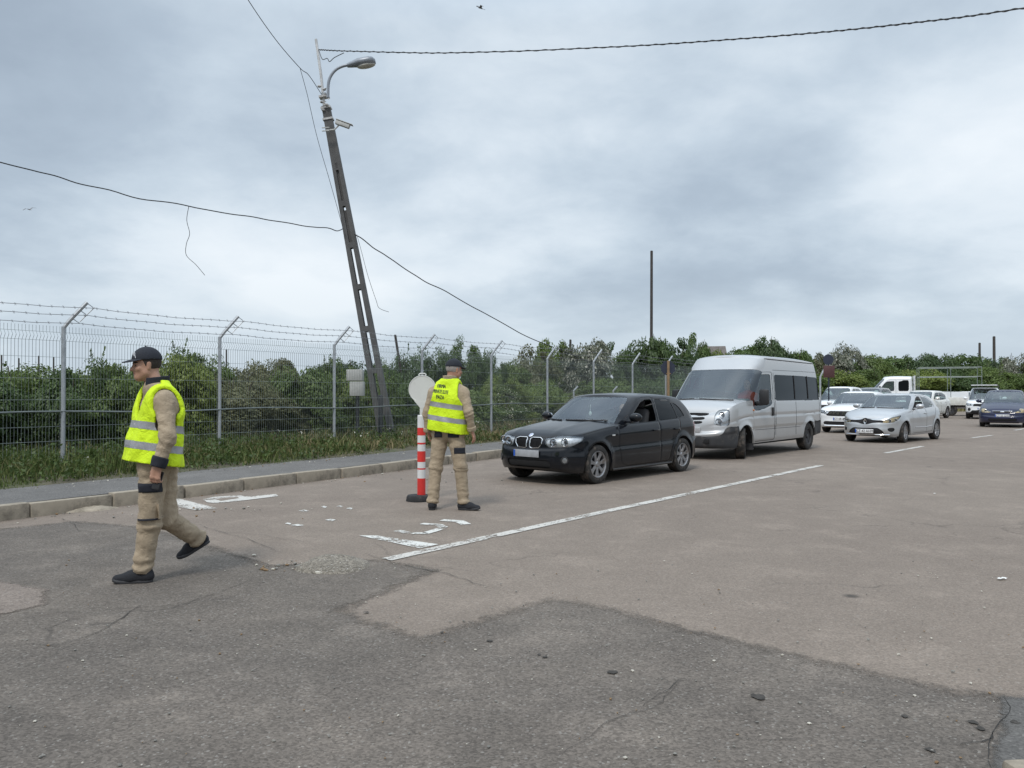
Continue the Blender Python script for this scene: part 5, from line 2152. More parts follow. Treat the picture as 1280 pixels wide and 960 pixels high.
def seated(J, look, f, skin, shirt, name, label, loc, rz):
    """driver: whole body, seated, in a plain shirt"""
    g = Figure(J, look, f, f)
    g.hands = {'L': (-f, g.cl * -1), 'R': (-f, g.cl)}
    g.hands = {'L': (np.array((0, 0, -1.0)), -g.cl), 'R': (np.array((0, 0, -1.0)), g.cl)}
    g.curl = {'L': 1.0, 'R': 1.0}
    o = g.body(name, skin, M_STUB, loc)
    o.rotation_euler = (0, 0, rz)
    tag(o, label, 'person', 'drivers waiting at the wheel')

    def sf(P):
        d = g.torso(P, 0.010) - 0.004 * wob(P, 24)
        for s in 'LR':
            ax = (g.J['wr' + s] - g.J['el' + s])
            L = np.linalg.norm(ax)
            ax = ax / L
            d = smin(d, np.maximum(g.arm(P, s, 0.014), (P - g.J['el' + s]) @ ax - L * 0.2), 0.03)
        return d
    g.garment('shirt', sf, [g.J[k] for k in ('neck', 'pelvis', 'shL', 'shR', 'elL', 'elR')], 0.2, 0.013, shirt)

    def tf(P):
        d = cone(P, g.J['pelvis'] + g.pl * 0.07, g.J['pelvis'] - g.pl * 0.07, 0.122, 0.122)
        for s in 'LR':
            d = smin(d, g.leg(P, s, 0.012), 0.04)
        return d
    g.garment('trousers', tf, [g.J[k] for k in ('pelvis', 'knL', 'knR', 'anL', 'anR')], 0.17, 0.016, M_NAVYC)
    return o
# ------------------------------------------------------------------ the two marshals
def v3(*a):
    return np.array(a, float)


def marshal_walking():
    loc = gp(190, 725)
    loc = Vector((loc.x, loc.y, 0.0))
    J = dict(head=(-0.045, -0.01, 1.66), neck=(0.02, 0.0, 1.515), chest=(0.05, 0.0, 1.29), belly=(-0.005, 0.0, 1.07), pelvis=(0.03, 0.0, 0.93),
             shL=(0.160, -0.155, 1.385), elL=(0.222, -0.245, 1.11), wrL=(0.165, -0.280, 0.90), hdL=(0.14, -0.280, 0.80),
             shR=(-0.075, 0.15, 1.385), elR=(0.03, 0.27, 1.12), wrR=(-0.02, 0.25, 0.89), hdR=(-0.05, 0.24, 0.79),
             hipL=(0.045, -0.085, 0.89), knL=(0.02, -0.09, 0.45), anL=(-0.035, -0.085, 0.09), heelL=(0.045, -0.075, 0.0), toeL=(-0.245, -0.125, 0.0),
             hipR=(0.04, 0.09, 0.89), knR=(0.085, 0.05, 0.47), anR=(0.25, 0.27, 0.265), heelR=(0.335, 0.31, 0.235), toeR=(0.105, 0.25, 0.09))
    g = Figure(J, (-0.80, -0.59, -0.10), (-0.76, -0.65, 0), (-0.95, -0.28, 0))
    g.hands = {'L': (v3(0.15, 1, 0), v3(-1, 0, -0.1)), 'R': (v3(0, -1, 0), v3(-1, 0, 0))}
    g.curl = {'L': 0.85, 'R': 0.6}
    g.cuff_len, g.dark_collar = 0.075, True
    o = g.body('person', M_SKIN, M_STUB, loc)
    tag(o, 'man striding to the left in a yellow vest and dark peaked cap', 'person', 'marshals in yellow vests')
    cap, c = g.cap(M_CAPC)
    # pale outlined badge on the front of the cap
    b = MB()
    f, l, u = (Vector(x) for x in (g.lf, g.ll, g.lu))
    cc = Vector(c)
    q = []
    for (a, z) in ((-0.62, 0.026), (-0.30, 0.068), (0.30, 0.068), (0.62, 0.026)):
        dv = (f * math.cos(a) * 0.112 + l * math.sin(a) * 0.090)
        k = math.sqrt(max(0.05, 1 - (z / 0.108) ** 2))
        q.append(cc + dv * (k + 0.035) + u * z)
    b.tube(q + [q[0]], 0.0022, 5)
    m0 = [(q[0] * 0.7 + q[1] * 0.3), (q[1] * 0.5 + q[2] * 0.5), (q[2] * 0.3 + q[3] * 0.7)]
    b.tube([p + f * 0.006 for p in m0], 0.0022, 5)
    b.tube([(q[0] * 0.55 + q[3] * 0.45) + f * 0.012, (q[1] * 0.35 + q[2] * 0.65) + f * 0.006], 0.0022, 5)
    b.build('cap_badge', M_WHITEP, cap)
    g.jacket(M_KHAKI, M_NAVYC, 1.0, 0.86)
    tr = g.trousers(M_KHAKI, 2.0)
    for s in 'LR':
        g.shoe(s, M_SHOE, M_SOLE)
    g.vest(0.893, 0.07, 1.25, [(0.995, 1.052), (1.150, 1.207)], True, 0.7, 0.0, -0.17, 0.030, 0.128, 0.028)
    dn, rt, out = (0.02, 0, -1), (1, 0, 0), (0.1, -1, 0)
    pk = g.pocket_patch('cargo_pocket', (0.045, -0.16, 0.72), dn, rt, out, 0.155, 0.225, M_KHAKI, tr, 0.010, 0.016)
    g.pocket_patch('pocket_flap', (0.050, -0.17, 0.765), dn, rt, out, 0.165, 0.070, M_NAVYC, pk, 0.028)
    g.pocket_patch('pocket_hem', (0.040, -0.16, 0.500), dn, rt, out, 0.15, 0.014, M_NAVYC, pk, 0.022)
    # a small dark phone in the hand
    ph = MB()
    ph.box((0, 0, 0), (0.012, 0.070, 0.135), bev=0.005)
    po = ph.build('mobile_phone', M_BLACK)
    po.location = loc + Vector((0.150, -0.245, 0.795))
    po.rotation_euler = (R(8), R(14), R(70))
    tag(po, 'small black phone held in the striding man\'s lowered hand', 'phone')
    return o


def marshal_standing():
    loc = gp(560, 637)
    loc = Vector((loc.x, loc.y, 0.0))
    J = dict(head=(0.07, 0.03, 1.735), neck=(0.025, 0.0, 1.60), chest=(0.005, 0.0, 1.36), belly=(-0.015, 0.0, 1.13), pelvis=(0.0, 0.0, 0.985),
             shL=(-0.185, 0.05, 1.45), elL=(-0.265, 0.06, 1.20), wrL=(-0.262, 0.12, 0.965), hdL=(-0.255, 0.15, 0.86),
             shR=(0.195, -0.05, 1.45), elR=(0.262, -0.13, 1.205), wrR=(0.300, -0.075, 0.985), hdR=(0.335, -0.06, 0.88),
             hipL=(-0.095, 0.03, 0.93), knL=(-0.155, 0.03, 0.52), anL=(-0.190, 0.0, 0.09), heelL=(-0.195, -0.075, 0.0), toeL=(-0.20, 0.215, 0.0),
             hipR=(0.095, -0.03, 0.93), knR=(0.16, -0.03, 0.52), anR=(0.195, -0.02, 0.09), heelR=(0.125, -0.01, 0.0), toeR=(0.405, -0.09, 0.0))
    g = Figure(J, (0.80, 0.58, -0.10), (0.26, 0.965, 0), (0.1, 0.99, 0), 1.02)
    g.hands = {'L': (v3(1, 0.2, 0), v3(0.2, 1, 0)), 'R': (v3(-1, 0.2, 0), v3(-0.2, 1, 0))}
    g.curl = {'L': 0.6, 'R': 0.45}
    g.cuff_len, g.dark_collar = 0.05, True
    o = g.body('person', M_SKIN2, M_GREYH, loc)
    tag(o, 'man seen from behind in a printed yellow vest next to the striped post', 'person', 'marshals in yellow vests')
    g.cap(M_CAPC)
    g.jacket(M_KHAKI, M_KHAKI, 3.0, 0.93)
    tr = g.trousers(M_KHAKI, 5.0)
    for s in 'LR':
        g.shoe(s, M_SHOE, M_SOLE)
    ve = g.vest(0.965, 0.045, 1.2, [(1.095, 1.155), (1.262, 1.322)], False, 2.1, -0.14, 0.0)
    dn, rt, out = (0, 0, -1), (1, 0, 0), (0, -1, 0)
    g.pocket_patch('back_pocket', (-0.115, -0.13, 0.985), dn, rt, out, 0.10, 0.085, M_NAVYC, tr, 0.012)
    g.pocket_patch('back_pocket', (0.075, -0.13, 0.985), dn, rt, out, 0.14, 0.085, M_NAVYC, tr, 0.012)
    pk = g.pocket_patch('cargo_pocket', (0.160, -0.10, 0.72), (0.08, 0, -1), rt, (0.5, -0.85, 0), 0.15, 0.20, M_KHAKI, tr, 0.010, 0.014)
    g.pocket_patch('pocket_flap', (0.155, -0.11, 0.775), (0.08, 0, -1), rt, (0.5, -0.85, 0), 0.155, 0.075, M_NAVYC, pk, 0.024)
    # the words on the back, laid on the cloth
    back = -Vector(g.cf)
    rgt = -Vector(g.cl)
    for line, z, size in (('FIRMA', 1.530, 0.064), ('PRIVATE ELITE', 1.462, 0.064), ('PAZA', 1.394, 0.064)):
        vs, fs = text_mesh(line, size)
        out_v = []
        for p in vs:
            q = Vector(J['chest']) + rgt * (p.x * (0.50 if len(line) > 8 else 0.66) - 0.055) + Vector((0, 0, z - J['chest'][2] + p.y - 0.05 * p.x))
            h = g.vest_bvh.ray_cast(q + back * 0.6, -back)[0]
            out_v.append((h if h is not None else q + back * 0.2) + back * 0.003)
        b = MB()
        # letters are heavy: a second offset copy thickens the strokes
        b.add(out_v, fs, 0, False)
        b.add([p + rgt * 0.004 + back * 0.0005 for p in out_v], fs, 0, False)
        b.build('printed_lettering', M_PRINT, ve)
    # pale mask pulled under the chin
    h = Vector(g.J['head'])
    f, l, u = (Vector(x) for x in (g.lf, g.ll, g.lu))
    m = MB()
    Mx = Matrix((f, l, u)).transposed()
    m.ball(h + f * 0.060 - u * 0.086, (0.040, 0.052, 0.030), 14, Mx)
    m.build('face_mask', M_MASK, o)
    s_ = MB()
    s_.tube([h - f * 0.010 + l * 0.086 + u * 0.035, h - f * 0.09 + l * 0.05 + u * 0.028, h - f * 0.108 + u * 0.026, h - f * 0.09 - l * 0.05 + u * 0.028], 0.005, 6)
    s_.build('cap_strap', M_CAPC, o)
    return o
# ------------------------------------------------------------------ ground, kerb, road markings
def asphalt(name, base, warm, grit=1.0, patch=0.5, crack=0.6, light=0.5):
    m, nt, b, N, L = new_mat(name)
    v = world_pos(nt)
    big = noise_tex(nt, 0.22, 6, 0.62, v, 0.6)
    mid = noise_tex(nt, 1.7, 6, 0.7, v, 0.3)
    fine = noise_tex(nt, 42, 5, 0.75, v)
    c = mix_col(nt, ramp(nt, big, [(0.35, 0.0), (0.68, 1.0)]), base, warm)
    c = mix_col(nt, math_n(nt, 'MULTIPLY', ramp(nt, mid, [(0.36, 1.0), (0.60, 0.0)]), patch), c, [x * 0.62 for x in base])
    c = mix_col(nt, math_n(nt, 'MULTIPLY', ramp(nt, mid, [(0.55, 0.0), (0.78, 1.0)]), 0.40), c, [min(1, x * 1.45) for x in warm])
    # the stones of the mix: dark binder between pale and dark chips
    vo = N.new('ShaderNodeTexVoronoi')
    vo.inputs['Scale'].default_value = 95
    L.new(v, vo.inputs['Vector'])
    chip = N.new('ShaderNodeSeparateColor')
    L.new(vo.outputs['Color'], chip.inputs[0])
    k = math_n(nt, 'MULTIPLY', math_n(nt, 'SUBTRACT', chip.outputs[0], 0.5), 0.75 * grit)
    k = math_n(nt, 'ADD', k, math_n(nt, 'MULTIPLY', math_n(nt, 'SUBTRACT', fine, 0.5), 0.9 * grit))
    k = math_n(nt, 'ADD', k, 1.0)
    c = mix_col(nt, 1.0, c, nt_gray(nt, k), 'MULTIPLY')
    pale = ramp(nt, chip.outputs[1], [(0.965, 0.0), (0.975, 1.0)])
    c = mix_col(nt, math_n(nt, 'MULTIPLY', pale, light), c, (0.36, 0.34, 0.31))
    # hair cracks
    cd = N.new('ShaderNodeMapping')
    L.new(v, cd.inputs['Vector'])
    wv = N.new('ShaderNodeVectorMath')
    wv.operation = 'ADD'
    nz = N.new('ShaderNodeTexNoise')
    nz.inputs['Scale'].default_value = 1.6
    nz.inputs['Detail'].default_value = 6
    L.new(v, nz.inputs['Vector'])
    sc = N.new('ShaderNodeVectorMath')
    sc.operation = 'SCALE'
    sc.inputs['Scale'].default_value = 1.1
    L.new(nz.outputs['Color'], sc.inputs[0])
    L.new(v, wv.inputs[0])
    L.new(sc.outputs[0], wv.inputs[1])
    e = voro(nt, 0.42, 'DISTANCE_TO_EDGE', wv.outputs[0])
    gate = ramp(nt, noise_tex(nt, 0.55, 3, 0.6, v), [(0.50, 0.0), (0.62, 1.0)])
    ck = math_n(nt, 'MULTIPLY', ramp(nt, e, [(0.002, 1.0), (0.010, 0.0)]), gate)
    c = mix_col(nt, math_n(nt, 'MULTIPLY', ck, crack), c, (0.02, 0.019, 0.018))
    # oil drips
    sp = voro(nt, 1.1, 'F1', v)
    c = mix_col(nt, math_n(nt, 'MULTIPLY', ramp(nt, sp, [(0.03, 0.75), (0.085, 0.0)]), ramp(nt, noise_tex(nt, 0.8, 2, 0.5, v), [(0.5, 0.0), (0.56, 1.0)])), c, (0.03, 0.028, 0.027))
    L.new(c, b.inputs['Base Color'])
    setin(b, Roughness=0.9)
    b.inputs['Specular IOR Level'].default_value = 0.25
    h = math_n(nt, 'ADD', math_n(nt, 'MULTIPLY', vo.outputs['Distance'], 0.6), math_n(nt, 'SUBTRACT', fine, math_n(nt, 'MULTIPLY', ck, 2.0)))
    bump(nt, b, h, 0.55 * grit, 0.006)
    return m


def nt_gray(nt, val):
    n = nt.nodes.new('ShaderNodeCombineColor')
    for i in range(3):
        nt.links.new(val, n.inputs[i])
    return n.outputs[0]


def worn_paint(name, wear=0.5, tone=(0.66, 0.65, 0.61)):
    m, nt, b, N, L = new_mat(name)
    v = world_pos(nt)
    n1 = noise_tex(nt, 26, 6, 0.75, v)
    n2 = noise_tex(nt, 3.0, 3, 0.6, v)
    k = math_n(nt, 'ADD', math_n(nt, 'MULTIPLY', n1, 0.7), math_n(nt, 'MULTIPLY', n2, 0.5))
    f = ramp(nt, k, [(wear, 0.0), (wear + 0.06, 1.0)])
    L.new(mix_col(nt, noise_tex(nt, 9, 4, 0.6, v), [x * 0.78 for x in tone], tone), b.inputs['Base Color'])
    setin(b, Roughness=0.75)
    tr = N.new('ShaderNodeBsdfTransparent')
    mx = N.new('ShaderNodeMixShader')
    L.new(f, mx.inputs[0])
    L.new(tr.outputs[0], mx.inputs[1])
    L.new(b.outputs[0], mx.inputs[2])
    L.new(mx.outputs[0], N['Material Output'].inputs['Surface'])
    return m


def wobbly(poly, amp, step=0.12, seed=0, closed=True):
    """the outline with a broken, uneven edge"""
    out = []
    n = len(poly)
    for i in range(n if closed else n - 1):
        a, b = Vector(poly[i][:2]).to_3d(), Vector(poly[(i + 1) % n][:2]).to_3d()
        k = max(1, int((b - a).length / step))
        nn = Vector((-(b - a).y, (b - a).x, 0)).normalized() if (b - a).length > 0 else Vector()
        for j in range(k):
            p = a.lerp(b, j / k)
            d = noise.noise(Vector((p.x * 1.3 + seed, p.y * 1.3, seed))) * amp + noise.noise(Vector((p.x * 6, p.y * 6 + seed, 3))) * amp * 0.4
            out.append(p + nn * d)
    if not closed:
        out.append(Vector(poly[-1][:2]).to_3d())
    return out


M_ROAD = asphalt('road_asphalt', (0.192, 0.157, 0.130), (0.228, 0.189, 0.156), 0.5, 0.25, 0.35, 0.25)
M_APRON = asphalt('apron_asphalt', (0.115, 0.100, 0.087), (0.182, 0.154, 0.129), 0.8, 0.42, 0.45, 0.35)
M_PATCH = asphalt('patch_asphalt', (0.176, 0.145, 0.124), (0.208, 0.173, 0.148), 0.7, 0.15, 0.1, 0.35)
M_WALK = asphalt('walk_asphalt', (0.122, 0.117, 0.112), (0.160, 0.151, 0.142), 0.8, 0.3, 0.6, 0.4)
M_PAINT = worn_paint('line_paint', 0.515, (0.57, 0.545, 0.50))
M_PAINTW = worn_paint('line_paint_worn', 0.535)
M_KERB = simple('kerb_concrete', (0.32, 0.275, 0.215), 0.92, var=0.22, scale=3, bmp=0.5, bscale=70, dirt=((0.13, 0.11, 0.085), 2.6, 0.46))
M_SOIL = simple('soil', (0.085, 0.075, 0.048), 0.95, var=0.35, scale=2.0, bmp=0.6, bscale=12, dirt=((0.06, 0.075, 0.03), 0.9, 0.48))
M_CRACK = simple('crack_dark', (0.022, 0.020, 0.018), 0.95, var=0.4)
M_TAR = simple('tar_spot', (0.062, 0.057, 0.052), 0.92, var=0.35, scale=30, spec=0.15)

K0, K1 = gp(0, 652), gp(620, 573)
KD = (K1 - K0).normalized()
KN = Vector((KD.y, -KD.x, 0))                                        # towards the road


def kerb_pt(t, off=0.0, z=0.0):
    p = K0 + KD * t - KN * off
    return Vector((p.x, p.y, z))


FENCE_A = at(79, 480, 13.1)
FENCE_A = Vector((FENCE_A.x, FENCE_A.y, 0))
FD = Vector((math.sin(R(35.65)), math.cos(R(35.65)), 0))
FN = Vector((FD.y, -FD.x, 0))


def fence_pt(t, off=0.0, z=0.0):
    p = FENCE_A + FD * t - FN * off
    return Vector((p.x, p.y, z))


def ragged(name, poly, z, mat, step, soft):
    """a worn layer of tarmac: fine grid inside the outline; 'edge' grows from 0 at the rim"""
    P = np.array([(p[0], p[1]) for p in poly])
    lo, hi = P.min(0), P.max(0)
    nx, ny = int((hi[0] - lo[0]) / step) + 2, int((hi[1] - lo[1]) / step) + 2
    X, Y = np.meshgrid(lo[0] + step * np.arange(nx), lo[1] + step * np.arange(ny), indexing='ij')
    Q = np.stack([X.ravel(), Y.ravel()], 1)
    ins = np.zeros(len(Q), bool)
    dd = np.full(len(Q), 1e9)
    for a, b in zip(P, np.roll(P, -1, 0)):
        ab = b - a
        t = np.clip(((Q - a) @ ab) / max(ab @ ab, 1e-12), 0, 1)
        dd = np.minimum(dd, np.hypot(*(Q - a - t[:, None] * ab).T))
        c = (a[1] > Q[:, 1]) != (b[1] > Q[:, 1])
        ins ^= c & (Q[:, 0] < (b[0] - a[0]) * (Q[:, 1] - a[1]) / np.where(b[1] == a[1], 1e-9, b[1] - a[1]) + a[0])
    sd = np.where(ins, dd, -dd)
    idx = np.arange(nx * ny).reshape(nx, ny)
    F = np.stack([idx[:-1, :-1], idx[1:, :-1], idx[1:, 1:], idx[:-1, 1:]], -1).reshape(-1, 4)
    F = F[(sd[F] > -soft * 0.6).all(1)]
    u, inv = np.unique(F, return_inverse=True)
    me = bpy.data.meshes.new(name)
    me.from_pydata([(x, y, z) for x, y in Q[u]], [], inv.reshape(F.shape).tolist())
    at_ = me.attributes.new('edge', 'FLOAT', 'POINT')
    at_.data.foreach_set('value', np.clip(0.5 + sd[u] / (2 * soft), 0, 1).astype(np.float32))
    return link_mesh(name, me, mat)


def worn_rim(m):
    """let the layer crumble away along its rim"""
    nt = m.node_tree
    N, L = nt.nodes, nt.links
    at_ = N.new('ShaderNodeAttribute')
    at_.attribute_name = 'edge'
    v = world_pos(nt)
    n = math_n(nt, 'ADD', math_n(nt, 'MULTIPLY', noise_tex(nt, 7, 6, 0.75, v), 0.7), math_n(nt, 'MULTIPLY', noise_tex(nt, 55, 3, 0.7, v), 0.5))
    k = math_n(nt, 'ADD', at_.outputs['Fac'], math_n(nt, 'MULTIPLY', math_n(nt, 'SUBTRACT', n, 0.6), 1.3))
    f = ramp(nt, k, [(0.36, 0.0), (0.70, 1.0)])
    tr = N.new('ShaderNodeBsdfTransparent')
    mx = N.new('ShaderNodeMixShader')
    L.new(f, mx.inputs[0])
    L.new(tr.outputs[0], mx.inputs[1])
    L.new(N['Principled BSDF'].outputs[0], mx.inputs[2])
    L.new(mx.outputs[0], N['Material Output'].inputs['Surface'])


M_SMOOTH = asphalt('smooth_asphalt', (0.105, 0.100, 0.094), (0.135, 0.126, 0.116), 0.6, 0.3, 0.2, 0.2)
for q_ in (M_APRON, M_PATCH, M_SMOOTH):
    worn_rim(q_)


def build_ground():
    tag(sheet('road', [(-260, -30), (260, -30), (420, 900), (-420, 900)], 0.0, M_ROAD), kind='structure')
    ap = [gp(*p) for p in ((-900, 700), (-200, 676), (0, 662), (90, 652), (190, 660), (285, 690), (335, 708), (400, 704), (470, 700), (548, 713))]
    ap += [gp(*p) for p in ((424, 764), (526, 799), (688, 749), (760, 760), (860, 788), (960, 812), (1075, 838), (1200, 866), (1290, 874), (1500, 885))]
    ap += [Vector((4.5, -6, 0)), Vector((-9, -6, 0))]
    # the notch left standing in the dark apron is the pale patch
    tag(ragged('worn_apron', wobbly(ap, 0.03, 0.10, 3), 0.004, M_APRON, 0.055, 0.20), kind='structure')
    pt = [gp(*p) for p in ((-60, 728), (10, 729), (58, 738), (56, 757), (10, 768), (-60, 770))]
    tag(ragged('road_patch', wobbly(pt, 0.02, 0.08, 8), 0.0085, M_PATCH, 0.03, 0.08), kind='structure')
    pt = [gp(*p) for p in ((1250, 872), (1300, 875), (1400, 1000), (1235, 985), (1247, 930), (1256, 900))]
    tag(ragged('road_patch', wobbly(pt, 0.012, 0.07, 9), 0.0085, M_SMOOTH, 0.03, 0.07), kind='structure')
    # pavement, verge and the fields behind
    w = [kerb_pt(-20, 0.12), kerb_pt(120, 0.12), kerb_pt(120, 1.75), kerb_pt(-20, 1.75)]
    tag(sheet('pavement', wobbly(w, 0.03, 0.25, 2), 0.166, M_WALK), kind='structure')
    rows = [(1.62, 0.13), (1.8, 0.18), (2.6, 0.235), (4.0, 0.26), (8.0, 0.22), (20, 0.05), (60, 0.3), (400, 0.5)]
    vs, fs = [], []
    ts = [-24 + 1.5 * i for i in range(110)] + [160, 220, 320, 700]
    for i, t in enumerate(ts):
        for o, z in rows:
            p = kerb_pt(t, o)
            vs.append((p.x, p.y, z + (0.05 * noise.noise(p * 0.7) if 1.7 < o < 30 else 0)))
    nr = len(rows)
    for i in range(len(ts) - 1):
        for j in range(nr - 1):
            a = i * nr + j
            fs.append((a, a + nr, a + nr + 1, a + 1))
    tag(link_mesh('verge', mesh_from('verge', vs, fs), M_SOIL), kind='structure')
    # land beyond the car park
    far = [at(600, 480, 62), at(900, 480, 74), at(1290, 480, 82), at(1700, 480, 80), at(1900, 480, 700), at(0, 480, 700)]
    tag(sheet('far_field', wobbly([(p.x, p.y) for p in far], 0.8, 3.0, 4), 0.006, simple('dry_field', (0.17, 0.155, 0.075), 0.95, var=0.35, scale=0.3, bmp=0.5, bscale=8)), kind='structure')
    # kerb stones
    t = -16.0
    k = 0
    while t < 62:
        ln = 1.02 + 0.02 * math.sin(k * 3.1)
        b = MB()
        b.box((0, 0, 0), (ln - 0.012, 0.15, 0.30), bev=0.016)
        o = b.build('kerb_stone', M_KERB)
        vv = o.data.vertices
        for q in vv:
            q.co += Vector((noise.noise(q.co * 3 + Vector((k, 0, 0))), noise.noise(q.co * 4 + Vector((0, k, 0))), noise.noise(q.co * 3 + Vector((0, 0, k))))) * 0.016
        p = kerb_pt(t + ln / 2, 0.075 + 0.008 * math.sin(k * 1.7), 0.020 + 0.006 * math.sin(k * 2.3))
        o.location = p
        o.rotation_euler = (0, 0, math.atan2(KD.y, KD.x) + 0.006 * math.sin(k * 1.3))
        tag(o, kind='structure')
        t += ln
        k += 1
    # corner of a loose kerb block at the near right
    b = MB()
    b.box((0, 0, 0), (0.58, 0.26, 0.12), bev=0.02)
    o = b.build('kerb_stone', M_KERB)
    p = gp(1306, 962, 0.06)
    o.location = (p.x + 0.155, p.y - 0.06, 0.02)
    o.rotation_euler = (0, R(2), R(8))
    tag(o, kind='structure')


def line_strip(name, pts, w, mat, z, taper=None):
    vs, fs = [], []
    pts = [Vector((p.x, p.y, 0)) for p in pts]
    n = 24
    P = []
    for a, b in zip(pts[:-1], pts[1:]):
        P += [a.lerp(b, i / n) for i in range(n)]
    P.append(pts[-1])
    for i, p in enumerate(P):
        d = (P[min(i + 1, len(P) - 1)] - P[max(i - 1, 0)]).normalized()
        nn = Vector((-d.y, d.x, 0))
        e = 0.006 * noise.noise(p * 9)
        vs += [p + nn * (w / 2 + e), p - nn * (w / 2 - e)]
    for i in range(len(P) - 1):
        fs.append((2 * i + 1, 2 * i + 3, 2 * i + 2, 2 * i))
    o = link_mesh(name, mesh_from(name, [(v.x, v.y, z) for v in vs], fs, False), mat)
    tag(o, kind='structure')
    return o


def build_markings():
    line_strip('lane_line', [gp(483, 700), gp(760, 639), gp(1026, 582)], 0.135, M_PAINT, 0.0065)
    line_strip('lane_line', [gp(1107, 566.5), gp(1153, 558)], 0.13, M_PAINT, 0.006)
    line_strip('lane_line', [gp(1214, 547.6), gp(1240, 544.2)], 0.13, M_PAINT, 0.006)
    line_strip('lane_line', [gp(1268, 538), gp(1330, 528)], 0.13, M_PAINT, 0.006)
    # the stop bar at the mouth of the lane and what is left of the letters painted behind it
    def poly(ps, mat, name='road_letter'):
        q = [gp(*p) for p in ps]
        tag(sheet(name, wobbly(q, 0.008, 0.05, ps[0][0]), 0.0062, mat), kind='structure')
    poly([(206, 623), (225, 624), (272, 636), (244, 638), (206, 631)], M_PAINT, 'stop_line')
    poly([(449, 670), (470, 670), (548, 681), (524, 686)], M_PAINTW, 'stop_line')
    ring = lambda o, i: o + [o[0]] + [i[0]] + i[::-1]
    # a D-shaped loop with its long stem
    poly([(253, 624.5), (268, 621.5), (300, 619.5), (306, 621.4), (345, 618.0), (348, 620.6), (300, 626.5), (270, 629.8), (258, 628.2)], M_PAINT)
    q = [gp(*p) for p in ((270, 624.5), (279, 622.8), (297, 621.8), (299, 623.2), (276, 626.8))]
    tag(sheet('road_letter_gap', q, 0.0070, M_ROAD), kind='structure')
    line_strip('road_letter', [gp(496, 663.8), gp(512, 667), gp(532, 667), gp(556, 660), gp(548, 656.5), gp(527, 655)], 0.10, M_PAINTW, 0.0062)
    line_strip('road_letter', [gp(552, 650.5), gp(574, 652.0), gp(583, 656)], 0.12, M_PAINTW, 0.0062)
    for i, (px, py, w) in enumerate(((372, 657, 18), (413, 650.5, 12), (425, 633.5, 10), (380, 639, 14), (437, 636, 9), (360, 655, 10), (405, 634, 8))):
        q = [gp(px - w / 2, py), gp(px, py - 1.3), gp(px + w / 2, py - 0.3), gp(px + w * .2, py + 1.4)]
        tag(sheet('road_letter', wobbly(q, 0.02, 0.05, i + 1), 0.0062, M_PAINTW), kind='structure')


def crack(pts, w, seed, z=0.0098):
    P = wobbly([gp(*p) for p in pts], 0.09, 0.07, seed, False)
    vs, fs = [], []
    for i, p in enumerate(P):
        d = (P[min(i + 1, len(P) - 1)] - P[max(i - 1, 0)])
        nn = Vector((-d.y, d.x, 0)).normalized()
        ww = 0.45 * w * (0.25 + 0.9 * abs(noise.noise(p * 5 + Vector((seed, 0, 0))))) * min(1, 6 * min(i, len(P) - 1 - i) / len(P) + 0.15)
        vs += [p + nn * ww, p - nn * ww]
    for i in range(len(P) - 1):
        fs.append((2 * i + 1, 2 * i + 3, 2 * i + 2, 2 * i))
    return [(v.x, v.y, z) for v in vs], fs


